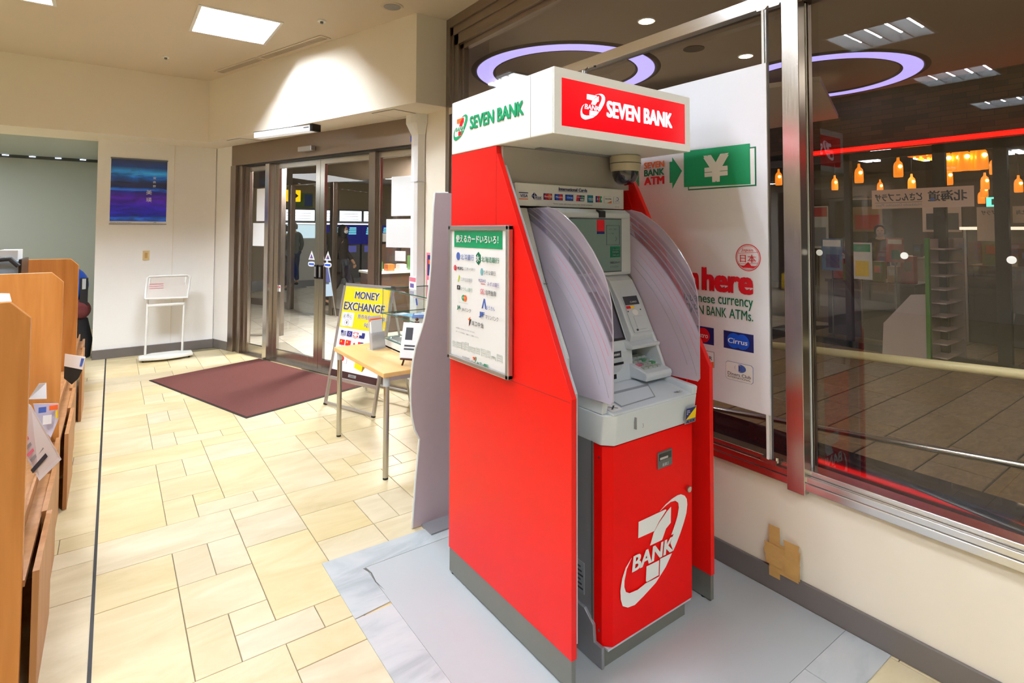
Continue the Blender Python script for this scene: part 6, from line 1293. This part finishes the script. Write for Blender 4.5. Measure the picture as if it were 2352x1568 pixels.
# low tables of goods, posters
for k, (x, y0, y1, h_, lab) in enumerate(((8.6, 2.75, 3.9, 0.80, 'dark goods table just inside the shop glass at the left'), (8.4, -0.1, 1.25, 0.9, 'dark goods table inside the shop glass at the right'), (11.6, 3.2, 5.4, 1.05, 'pale counter at the back of the shop'))):
    t = thing('goods_table', lab, 'table', (x, (y0 + y1) / 2, 0)); m = m_dark if k < 2 else mat('pale_counter', (190, 180, 170), 0.5)
    build('top', G().box(x, x + 0.7, y0, y1, h_ - 0.04, h_), m, t, bevel=0.004); build('front', G().box(x + 0.03, x + 0.06, y0 + 0.03, y1 - 0.03, 0.0, h_ - 0.04), m, t)
    for yy in (y0 + 0.03, y1 - 0.05): build('side', G().box(x + 0.06, x + 0.68, yy, yy + 0.02, 0.0, h_ - 0.04), m, t)
    n_ = [6, 7, 6][k]
    for i in range(n_):
        ci = random.randrange(8); y = y0 + 0.12 + i * (y1 - y0 - 0.24) / (n_ - 1)
        goods(x + random.uniform(0.05, 0.2), y, h_, random.uniform(0.10, 0.17), random.uniform(0.12, 0.4), 0.14, ci, '%s box, %s along the %s' % (GC[ci][0], ['first', 'second', 'third', 'fourth', 'fifth', 'sixth', 'seventh'][i], ['left goods table', 'right goods table', 'pale back counter'][k]), 'boxes in the shop')
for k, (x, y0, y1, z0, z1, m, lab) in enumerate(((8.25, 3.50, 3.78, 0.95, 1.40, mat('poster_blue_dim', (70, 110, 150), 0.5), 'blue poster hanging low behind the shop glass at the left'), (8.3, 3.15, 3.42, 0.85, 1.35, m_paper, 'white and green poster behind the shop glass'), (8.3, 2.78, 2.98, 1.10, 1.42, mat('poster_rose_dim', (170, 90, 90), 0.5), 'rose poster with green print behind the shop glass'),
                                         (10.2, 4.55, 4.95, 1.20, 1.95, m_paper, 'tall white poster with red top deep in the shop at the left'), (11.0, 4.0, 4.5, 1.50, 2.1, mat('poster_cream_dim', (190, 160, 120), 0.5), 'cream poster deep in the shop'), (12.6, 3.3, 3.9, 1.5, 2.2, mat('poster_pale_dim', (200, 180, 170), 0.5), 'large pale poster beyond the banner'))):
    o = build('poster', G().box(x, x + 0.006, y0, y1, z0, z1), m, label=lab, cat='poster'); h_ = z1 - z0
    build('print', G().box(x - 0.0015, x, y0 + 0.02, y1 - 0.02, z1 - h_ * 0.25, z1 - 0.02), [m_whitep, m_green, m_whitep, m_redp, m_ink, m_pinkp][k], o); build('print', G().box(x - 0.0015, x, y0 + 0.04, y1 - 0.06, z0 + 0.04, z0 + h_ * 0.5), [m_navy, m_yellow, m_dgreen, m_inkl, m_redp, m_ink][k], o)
    build('stand_pole', G().cyl((x + 0.01, (y0 + y1) / 2, 0), (x + 0.01, (y0 + y1) / 2, z0), 0.01, n=6), m_greyd, o)
es = thing('folding_easel', 'grey folding easel with a slanted board in the dark shop entrance', 'easel', (8.1, 1.55, 0))
for a, b_ in (((8.0, 1.75, 0), (8.15, 1.60, 1.1)), ((8.0, 1.38, 0), (8.15, 1.52, 1.1)), ((8.45, 1.56, 0), (8.17, 1.56, 1.1))): build('leg', G().cyl(a, b_, 0.010, n=8), m_alu, es)
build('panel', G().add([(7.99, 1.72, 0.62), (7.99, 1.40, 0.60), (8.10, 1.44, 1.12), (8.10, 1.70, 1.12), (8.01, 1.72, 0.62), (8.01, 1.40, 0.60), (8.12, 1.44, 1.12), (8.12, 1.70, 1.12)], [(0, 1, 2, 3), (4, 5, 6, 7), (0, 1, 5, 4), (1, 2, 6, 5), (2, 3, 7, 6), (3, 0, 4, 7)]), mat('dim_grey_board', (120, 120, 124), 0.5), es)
ex = build('exit_sign', G().box(12.0, 12.03, 2.62, 2.80, 1.93, 2.09), mat('exit_green', (60, 220, 200), 0.4, emit=1.0, ecol=(120, 240, 225)), label='small green exit sign deep in the shop', cat='sign')
build('symbol', G().box(11.997, 12.0, 2.68, 2.73, 1.96, 2.06), m_dgreen, ex); build('hanger', G().box(12.01, 12.02, 2.70, 2.715, 2.09, 3.0), m_dark, ex)
ex = build('exit_sign', G().box(9.0, 9.03, 1.45, 1.66, 2.30, 2.50), mat('exit_white_glow', (220, 240, 240), 0.4, emit=1.0), label='white sign with a green arrow at the right edge of the shop glass', cat='sign')
build('arrow', G().prism([(1.48, 2.40), (1.56, 2.34), (1.56, 2.46)], 'X', 8.995, 9.0), m_dgreen, ex); build('hanger', G().box(9.01, 9.02, 1.54, 1.56, 2.50, 3.0), m_dark, ex)
for k, (x, y, z, w_) in enumerate(((10.8, 3.95, 2.96, 0.5), (11.8, 3.7, 2.96, 0.5), (13.0, 3.9, 2.96, 0.6), (14.2, 3.6, 2.96, 0.6), (13.2, 2.6, 2.96, 0.5), (12.4, 4.7, 2.96, 0.5))):
    t = build('shop_ceiling_light', G().box(x, x + w_, y, y + 0.10, z, z + 0.035), mat('cold_strip_glow', (230, 245, 255), 0.4, emit=3.5), label='cold strip light on the shop ceiling, %s from the mullion side' % ['nearest', 'second', 'third', 'fourth', 'fifth', 'farthest left'][k], cat='light', group='strip lights on the shop ceiling')
    build('second_tube', G().box(x, x + w_, y + 0.16, y + 0.26, z, z + 0.035), mat('cold_strip_glow', (230, 245, 255), 0.4, emit=3.5), t)

# =================================================================== CONCOURSE BEYOND THE DOORS
pf = build('floor', G(DF).prism([(-6, 0.12), (3.6, 0.12), (3.6, 5), (9, 9), (9, 14), (-6, 16)], 'Z', -0.05, -0.004), mat('pale_joint', (150, 145, 134), 0.5), label='pale tiled floor of the concourse beyond the doors', cat='floor', kind='structure')
random.seed(8); nn_ = 0; fr_ = G(); tp_ = None
for i in range(2, 24):
    for j in range(8, 36):
        x0 = i * 0.45 - 0.8; y0 = j * 0.45 + 1.0
        p = V((x0 + 0.225, y0 + 0.225, 0)) - V((1.262, 7.409, 0)); s_ = p.dot(dr); d = p.dot(dn)
        if d < 0.45 or d > 12 or s_ < -6: continue
        if d < 5 and nn_ < 120 and s_ < 2.5:
            nn_ += 1
            if tp_ is None:
                tp_ = bpy.data.meshes.new('tile'); g = G().box(-0.2225, 0.2225, -0.2225, 0.2225, -0.004, 0); tp_.from_pydata(g.v, [], g.f); tp_.materials.append(m_ptile)
            o = bpy.data.objects.new('tile', tp_); C.objects.link(o); o.parent = pf; o.matrix_parent_inverse = MW[pf.name].inverted(); o.location = (x0 + 0.225, y0 + 0.225, 0)
        else: fr_.box(x0 + 0.002, x0 + 0.448, y0 + 0.002, y0 + 0.448, -0.004, 0)
build('tile', fr_, m_ptile, pf, kind='stuff')
m_vc = mat('vestibule_ceiling', (190, 178, 160), 0.9)
build('ceiling_vestibule', G(DF).box(-6, 3.3, 0.12, 2.5, 2.66, 2.70), m_vc, label='ceiling of the vestibule between the two sets of doors', cat='ceiling', kind='structure')
build('ceiling_concourse', G(DF).box(-8, 6, 2.6, 16, 3.0, 3.05), m_vc, label='pale ceiling of the hall beyond the second doors', cat='ceiling', kind='structure')
for k, (x, y) in enumerate(((2.735, 10.249 - 0.45), (4.0, 8.6))):
    pass
for k, (s_, d, lab) in enumerate(((-1.45, 1.7, 'vestibule downlight seen over the left door leaf'), (0.55, 2.0, 'vestibule downlight seen over the glass right of the doors'))):
    c_ = DF @ V((s_, d, 2.66)); t = build('downlight', G().lathe([(0.0, -0.004), (0.075, -0.004), (0.09, -0.001), (0, -0.001)], c_, 24), m_white, label=lab, cat='light', group='vestibule downlights', smooth=True); build('lens', G().cyl(c_ + V((0, 0, -0.008)), c_ + V((0, 0, -0.004)), 0.072, n=20), m_dl, t)
d2 = thing('door_2', 'second set of framed glass doors beyond the vestibule', 'door', dpt(-1.5, 2.5, 0), DR, kind='structure')
build('header', G(DF).box(-5.5, 1.6, 2.5, 2.6, 2.34, 2.68), m_bronzeh, d2)
for s_ in (-4.4, -2.86, -1.60, 0.0, 1.4): build('post', G(DF).box(s_, s_ + 0.09, 2.5, 2.6, 0, 2.36), m_bronze, d2, bevel=0.003)
build('bottom_rail', G(DF).box(-4.3, -2.84, 2.52, 2.57, 0, 0.12), m_bronze, d2); build('bottom_rail', G(DF).box(-1.5, 0.0, 2.52, 2.57, 0, 0.12), m_bronze, d2)
for a, b_ in ((-4.31, -2.86), (-1.51, 0.0), (0.09, 1.4)): build('pane', G(DF).poly([(a, 2.55, 0.1), (b_, 2.55, 0.1), (b_, 2.55, 2.34), (a, 2.55, 2.34)]), m_glassd, d2)
# glass side screen of the vestibule on the left
vs_ = thing('side_screen', 'glass screen closing the left side of the vestibule', 'screen', dpt(-0.5, 1.2, 0), DR)
build('post', G(DF).box(-0.62, -0.55, 0.9, 0.97, 0, 2.5), m_bronze, vs_)
vp = build('vestibule_banner', G(DF).box(-2.45, -2.15, 1.95, 1.98, 1.62, 2.4), mat('dusk_poster', (96, 62, 80), 0.5, noise=0.5, scale=3), label='dark dusk coloured banner hung inside the vestibule', cat='banner'); build('hanger', G(DF).box(-2.47, -2.13, 1.94, 1.99, 2.39, 2.66), m_greyd, vp)
yb = thing('yellow_bollard', 'yellow post standing low behind the left side glass', 'post', dpt(0.14, 0.30, 0)); c_ = dpt(0.14, 0.30, 0); build('post', G().cyl(c_, c_ + V((0, 0, 0.42)), 0.05, n=16), m_yellow, yb, smooth=True); build('base', G().cyl(c_, c_ + V((0, 0, 0.03)), 0.09, n=16), m_rubber, yb)
# yellow hanging sign with arrow
ys = thing('direction_sign', 'yellow hanging direction sign with a black arrow beyond the doors', 'sign', (2.85, 12.0, 2.1))
m_ylit = mat('lit_yellow', (255, 214, 0), 0.4, emit=0.75, ecol=(255, 205, 0))
build('box', G().box(2.50, 3.20, 12.0, 12.10, 2.09, 2.33), m_ylit, ys, bevel=0.006); build('hanger', G().cyl((2.6, 12.05, 2.33), (2.6, 12.05, 3.0), 0.012, n=6).cyl((3.1, 12.05, 2.33), (3.1, 12.05, 3.0), 0.012, n=6), m_greyd, ys)
build('arrow', G().prism([(2.95, 2.205), (3.10, 2.205), (3.06, 2.165), (3.085, 2.15), (3.155, 2.21), (3.085, 2.27), (3.06, 2.255), (3.10, 2.215), (2.95, 2.215)], 'Y', 11.994, 12.0), m_black, ys); text('南口', (2.56, 11.994, 2.15), X_, ZU, 0.2, 0.11, m_black, ys, 0.03)
# lit fare map band and ticket machines
m_lb = mat('lightbox_white', (240, 246, 255), 0.4, emit=1.3, ecol=(238, 246, 255))
fbx = thing('fare_map_lightbox', 'long lit white fare map band above the ticket machines', 'lightbox', (5.5, 17.0, 1.75))
for (a, b_) in ((4.05, 4.95), (5.0, 5.62), (5.72, 6.42), (6.5, 7.05)):
    pn = build('panel', G().box(a, b_, 17.0, 17.08, 1.77, 2.09), m_lb, fbx)
    for q_ in range(3): build('print', G().box(a + 0.08, b_ - 0.1, 16.994, 17.0, 1.83 + q_ * 0.08, 1.84 + q_ * 0.08), m_inkl if q_ != 1 else m_pinkp, pn)
build('frame', G().box(3.95, 7.1, 17.01, 17.12, 1.73, 2.14), m_greyd, fbx)
build('wall_ticket_hall', G().box(0.5, 14.0, 17.4, 17.5, 0, 3.0), mat('ticket_hall_wall', (206, 186, 150), 0.8), label='beige wall behind the ticket machines', cat='wall', kind='structure')
build('strip_glow', G().box(4.05, 7.0, 16.90, 16.96, 1.66, 1.70), m_lb, fbx)
for k in range(4):
    x0 = 5.25 + k * 0.56; tkm = thing('ticket_machine', 'blue ticket vending machine, %s from the left, in the hall beyond the doors' % ['first', 'second', 'third', 'fourth'][k], 'ticket machine', (x0 + 0.25, 16.8, 0), group='ticket machines')
    build('cabinet', G().box(x0, x0 + 0.5, 16.8, 17.35, 0.0, 1.05), m_greym, tkm, bevel=0.01); build('blue_fascia', G().box(x0, x0 + 0.54, 16.78, 17.35, 1.05, 1.64), mat('ticket_blue', (34, 40, 160), 0.4, emit=0.15, ecol=(34, 40, 170)), tkm)
    for q_ in range(4): build('lit_text', G().box(x0 + 0.12 + 0.01 * q_, x0 + 0.36, 16.774, 16.78, 1.36 + q_ * 0.06, 1.39 + q_ * 0.06), mat('cyan_glow', (120, 220, 220), 0.4, emit=1.2), tkm)
    build('touch_panel', G().box(x0 + 0.08, x0 + 0.38, 16.79, 16.8, 0.80, 1.0), mat('violet_screen', (90, 90, 160), 0.3, emit=0.5), tkm)
wk = thing('white_kiosk', 'white kiosk panel with green lights left of the blue ticket machines', 'kiosk', (4.5, 16.9, 0)); build('body', G().box(4.0, 5.1, 16.85, 17.3, 0, 1.66), m_white, wk); build('lit_top', G().box(4.02, 5.08, 16.84, 16.85, 1.25, 1.64), mat('pale_glow', (200, 226, 236), 0.4, emit=0.7), wk)
gp = build('mural', G().box(4.3, 5.0, 17.36, 17.39, 2.18, 2.62), mat('green_mural', (110, 150, 50), 0.5, noise=0.6, scale=5), label='green mural poster above the lit fare map', cat='poster'); build('print', G().box(4.75, 4.98, 17.352, 17.36, 2.22, 2.58), m_blueg, gp)
for k, (x, y, lab) in enumerate(((5.1, 12.9, 'slanting white ceiling panel light in the hall, nearer one'), (5.9, 14.6, 'white ceiling panel light in the hall, farther one'), (3.4, 13.4, 'white ceiling panel light over the hall at the left'))):
    t = build('panel_light', G().box(x, x + 0.95, y, y + 0.42, 2.975, 2.998), mat('panel_glow', (255, 250, 240), 0.4, emit=5), label=lab, cat='light', group='hall ceiling panel lights'); build('frame', G().box(x - 0.03, x + 0.98, y - 0.03, y + 0.45, 2.985, 2.999), m_white, t)
# poster board by the second doors
ab = thing('poster_stand', 'blue and white poster stand just inside the second doors', 'poster stand', (2.95, 9.5, 0))
build('board', G().add([(2.83, 9.50, 0.36), (3.10, 9.50, 0.36), (3.04, 9.62, 0.97), (2.82, 9.62, 0.97), (2.83, 9.52, 0.36), (3.10, 9.52, 0.36), (3.04, 9.64, 0.97), (2.82, 9.64, 0.97)], [(0, 1, 2, 3), (4, 5, 6, 7), (0, 1, 5, 4), (1, 2, 6, 5), (2, 3, 7, 6), (3, 0, 4, 7)]), mat('pale_blue_poster', (150, 172, 196), 0.4), ab)
build('print', G().add([(2.93, 9.50, 0.60), (3.05, 9.50, 0.60), (3.02, 9.56, 0.86), (2.92, 9.56, 0.86)], [(0, 1, 2, 3)]), m_navy, ab)
for a, b_ in (((2.80, 9.45, 0), (2.84, 9.62, 0.95)), ((3.14, 9.45, 0), (3.04, 9.62, 0.95)), ((2.95, 9.95, 0), (2.94, 9.64, 0.9))): build('leg', G().cyl(a, b_, 0.009, n=8), m_alu, ab)
# kiosk shelves seen through the right pane
for k, (x, y, w_, h_, lab) in enumerate(((3.05, 7.6, 0.95, 0.86, 'brown sales counter seen through the right pane'), (4.0, 9.6, 0.9, 1.25, 'brown stall with goods farther behind the right pane'))):
    t = thing('sales_counter', lab, 'counter', (x + w_ / 2, y, 0)); build('body', G().box(x, x + w_, y, y + 0.5, 0, h_), mat('brown_counter', (96, 74, 60), 0.5, noise=0.15), t, bevel=0.01); build('top', G().box(x - 0.02, x + w_ + 0.02, y - 0.02, y + 0.52, h_, h_ + 0.03), m_white if k == 0 else m_dark, t)
    for i in range(5):
        ci = random.randrange(8); o = build('product_box', G().box(x + 0.06 + i * w_ / 5, x + 0.06 + i * w_ / 5 + 0.11, y + 0.05, y + 0.2, h_ + 0.03, h_ + 0.03 + random.uniform(0.08, 0.25)), mat('goods_' + GC[ci][0], GC[ci][1], 0.5), label='%s goods on the %s behind the right pane, %s from the left' % (GC[ci][0], ['nearer counter', 'farther stall'][k], ['first', 'second', 'third', 'fourth', 'fifth'][i]), cat='box', group='goods behind the right pane')

# =================================================================== PEOPLE
def hair_long(l): return 'long' in l
def person(name_loc, rz, h, label, coat, trousers, hair, tone=(206, 160, 132), pose='stand', mask=False, bag=None, long_coat=False, hat=False, haircap=False):
    t = thing('person', label, 'person', name_loc, rz); F = MW[t.name]; s = h / 1.70
    def skin(nm, pts, edges, m, par=t, sub=1):
        bm = bmesh.new(); ly = bm.verts.layers.skin.verify(); inv = MW[par.name].inverted()
        vs = []
        for i, p in enumerate(pts):
            v = bm.verts.new(inv @ (F @ (V(p[:3]) * s))); r_ = p[3]; v[ly].radius = (r_ * s, (p[4] if len(p) > 4 else r_) * s); v[ly].use_root = (i == 0); vs.append(v)
        for a, b_ in edges: bm.edges.new((vs[a], vs[b_]))
        me = bpy.data.meshes.new(nm); bm.to_mesh(me); bm.free(); me.materials.append(m)
        o = bpy.data.objects.new(nm, me); C.objects.link(o); o.parent = par; MW[o.name] = MW[par.name]
        a = o.modifiers.new('skin', 'SKIN'); a.use_smooth_shade = True; b2 = o.modifiers.new('sub', 'SUBSURF'); b2.levels = sub; b2.render_levels = sub + 1
        return o
    ms = mat('skin_tone_%d' % tone[0], tone, 0.6, noise=0.04)
    mcoat = mat('coat_%d%d%d' % coat, coat, 0.85, noise=0.12, scale=16); mtr = mat('trouser_%d%d%d' % trousers, trousers, 0.85, noise=0.1, scale=16); mh = mat('hair_%d%d%d' % hair, hair, 0.6, noise=0.2, scale=60, stretch=(1, 1, 0.2))
    st = 0.16 if pose == 'walk' else 0.0
    # body: pelvis root, spine, neck, head, arms, legs
    hx = 0.085
    body = [(0, 0, 0.92, 0.13, 0.10), (0, 0.0, 1.10, 0.125, 0.09), (0, 0.0, 1.30, 0.15, 0.10), (0, 0.0, 1.42, 0.08, 0.07), (0, 0.01, 1.50, 0.05), (0, 0.02, 1.56, 0.062, 0.07), (0, 0.03, 1.63, 0.075, 0.09),
            (-0.17, 0, 1.38, 0.055), (-0.215, -0.02, 1.13, 0.043), (-0.19, 0.08 + st * 0.6, 0.92, 0.032), (-0.185, 0.10 + st * 0.7, 0.86, 0.030, 0.018),
            (0.17, 0, 1.38, 0.055), (0.215, -0.03, 1.13, 0.043), (0.20, 0.06 - st, 0.91, 0.032), (0.195, 0.07 - st, 0.85, 0.030, 0.018),
            (-hx, 0, 0.86, 0.085), (-hx, 0.02 + st, 0.48, 0.058), (-hx, -0.02 + st * 1.6, 0.09, 0.038), (-hx, 0.10 + st * 1.7, 0.04, 0.034),
            (hx, 0, 0.86, 0.085), (hx, 0.03 - st * 0.5, 0.48, 0.058), (hx, -0.04 - st * 1.7, 0.10, 0.038), (hx, 0.07 - st * 1.6, 0.04, 0.034)]
    ed = [(0, 1), (1, 2), (2, 3), (3, 4), (4, 5), (5, 6), (3, 7), (7, 8), (8, 9), (9, 10), (3, 11), (11, 12), (12, 13), (13, 14), (0, 15), (15, 16), (16, 17), (17, 18), (0, 19), (19, 20), (20, 21), (21, 22)]
    b = skin('body', body, ed, ms)
    for sx_, hp in ((-1, body[10]), (1, body[14])):
        for k, (dx, ln) in enumerate(((-0.020, 0.055), (-0.007, 0.065), (0.006, 0.06), (0.018, 0.048))):
            skin('finger', [(hp[0], hp[1] + dx, hp[2] - 0.01, 0.009), (hp[0] - sx_ * 0.004, hp[1] + dx * 1.2, hp[2] - 0.04, 0.008), (hp[0] - sx_ * 0.014, hp[1] + dx * 1.2, hp[2] - 0.04 - ln * 0.7, 0.007)], [(0, 1), (1, 2)], ms, b, 0)
        skin('thumb', [(hp[0], hp[1] + 0.01, hp[2] + 0.005, 0.010), (hp[0] - sx_ * 0.01, hp[1] + 0.035, hp[2] - 0.02, 0.009), (hp[0] - sx_ * 0.016, hp[1] + 0.04, hp[2] - 0.045, 0.008)], [(0, 1), (1, 2)], ms, b, 0)
    # clothes
    e = 0.022
    cz = 0.55 if long_coat else 0.80
    coatp = [(0, 0, 1.12, 0.15, 0.12), (0, 0, 1.30, 0.172, 0.125), (0, 0, 1.43, 0.10, 0.09), (-0.17, 0, 1.385, 0.075), (-0.22, -0.02, 1.13, 0.062), (-0.195, 0.07 + st * 0.55, 0.95, 0.050), (0.17, 0, 1.385, 0.075), (0.22, -0.03, 1.13, 0.062), (0.205, 0.05 - st * 0.9, 0.94, 0.050), (0, 0, 0.93, 0.165, 0.14), (0, 0, cz, 0.175 if not long_coat else 0.20, 0.15)]
    skin('coat', coatp, [(0, 1), (1, 2), (2, 3), (3, 4), (4, 5), (2, 6), (6, 7), (7, 8), (0, 9), (9, 10)], mcoat)
    tr_ = [(0, 0, 0.90, 0.135, 0.11)] + [(p[0], p[1], p[2], p[3] + (0.018 if p[2] > 0.3 else 0.022)) for p in (body[15], body[16], (body[17][0], body[17][1], 0.12, 0.04), body[19], body[20], (body[21][0], body[21][1], 0.12, 0.04))]
    skin('trousers', tr_, [(0, 1), (1, 2), (2, 3), (0, 4), (4, 5), (5, 6)], mtr)
    for q_ in (17, 21):
        x_, y_ = body[q_][0], body[q_][1]; skin('shoe', [(x_, y_ - 0.03, 0.045, 0.042), (x_, y_ + 0.06, 0.04, 0.045, 0.04), (x_, y_ + 0.15, 0.03, 0.038, 0.028)], [(0, 1), (1, 2)], m_rubber)
    # head details, facing +y local
    hc = V((0, 0.03, 1.615))
    FH = F @ Matrix.Scale(s, 4)
    build('hair', G(FH).lathe([(0, 0.115), (0.05, 0.105), (0.085, 0.07), (0.098, 0.02), (0.096, -0.04)] + ([(0.10, -0.16), (0.07, -0.20)] if hair_long(label) else [(0.085, -0.07)]), hc + V((0, -0.022, 0)), 16), mh, t, smooth=True)
    for dx in (-0.03, 0.03): build('eye', G(FH).ball((dx, 0.118, 1.615), 0.009, 8, 5), m_black, t); build('ear', G(FH).ball((dx * 2.75, 0.03, 1.605), 0.02, 8, 6, (0.4, 0.8, 1.3)), ms, t)
    build('face', G(FH).ball((0, 0.055, 1.60), 0.075, 14, 10, (0.92, 0.95, 1.35)), ms, t, smooth=True)
    build('nose', G(FH).ball((0, 0.128, 1.595), 0.014, 8, 6, (0.8, 1, 1.4)), ms, t, smooth=True)
    if mask: build('face_mask', G(FH).ball((0, 0.07, 1.575), 0.072, 14, 8, (0.95, 1.0, 0.75)), m_paper, t, smooth=True)
    else: build('mouth', G(FH).ball((0, 0.124, 1.555), 0.014, 8, 5, (1.5, 0.4, 0.35)), mat('lip', (150, 80, 76), 0.6), t)
    if bag:
        build('shoulder_bag', G(FH).box(0.17, 0.27, -0.16, 0.12, 0.72, 0.98), mat('bag_%d%d%d' % bag, bag, 0.7), t, bevel=0.02); build('bag_strap', G(FH).tube([(0.22, -0.1, 0.98), (0.12, -0.02, 1.46), (0.22, 0.06, 0.98)], 0.012, 6), mat('bag_%d%d%d' % bag, bag, 0.7), t)
    return t
person((3.72, 10.9, 0), -2.35, 1.58, 'person with long dark hair, white mask and dark brown coat walking right', (58, 46, 44), (60, 50, 50), (26, 20, 20), pose='walk', mask=True, bag=(50, 40, 38), long_coat=True)
person((3.98, 15.5, 0), 0.2, 1.66, 'person with grey hair in a grey jacket and blue trousers facing the machines', (98, 104, 102), (30, 44, 92), (150, 150, 146))
person((4.95, 15.3, 0), 2.6, 1.64, 'person with short dark hair in an olive grey coat by the ticket machines', (100, 96, 84), (58, 56, 60), (30, 26, 24))
person((3.42, 14.2, 0), 0.9, 1.60, 'person in a dark grey coat half hidden behind the door frame', (70, 76, 76), (40, 44, 60), (60, 56, 54), bag=(130, 30, 34))
person((10.9, 4.0, 0), 1.9, 1.60, 'person with short black hair and dark clothes behind the shop table', (36, 30, 34), (30, 28, 30), (18, 14, 14))
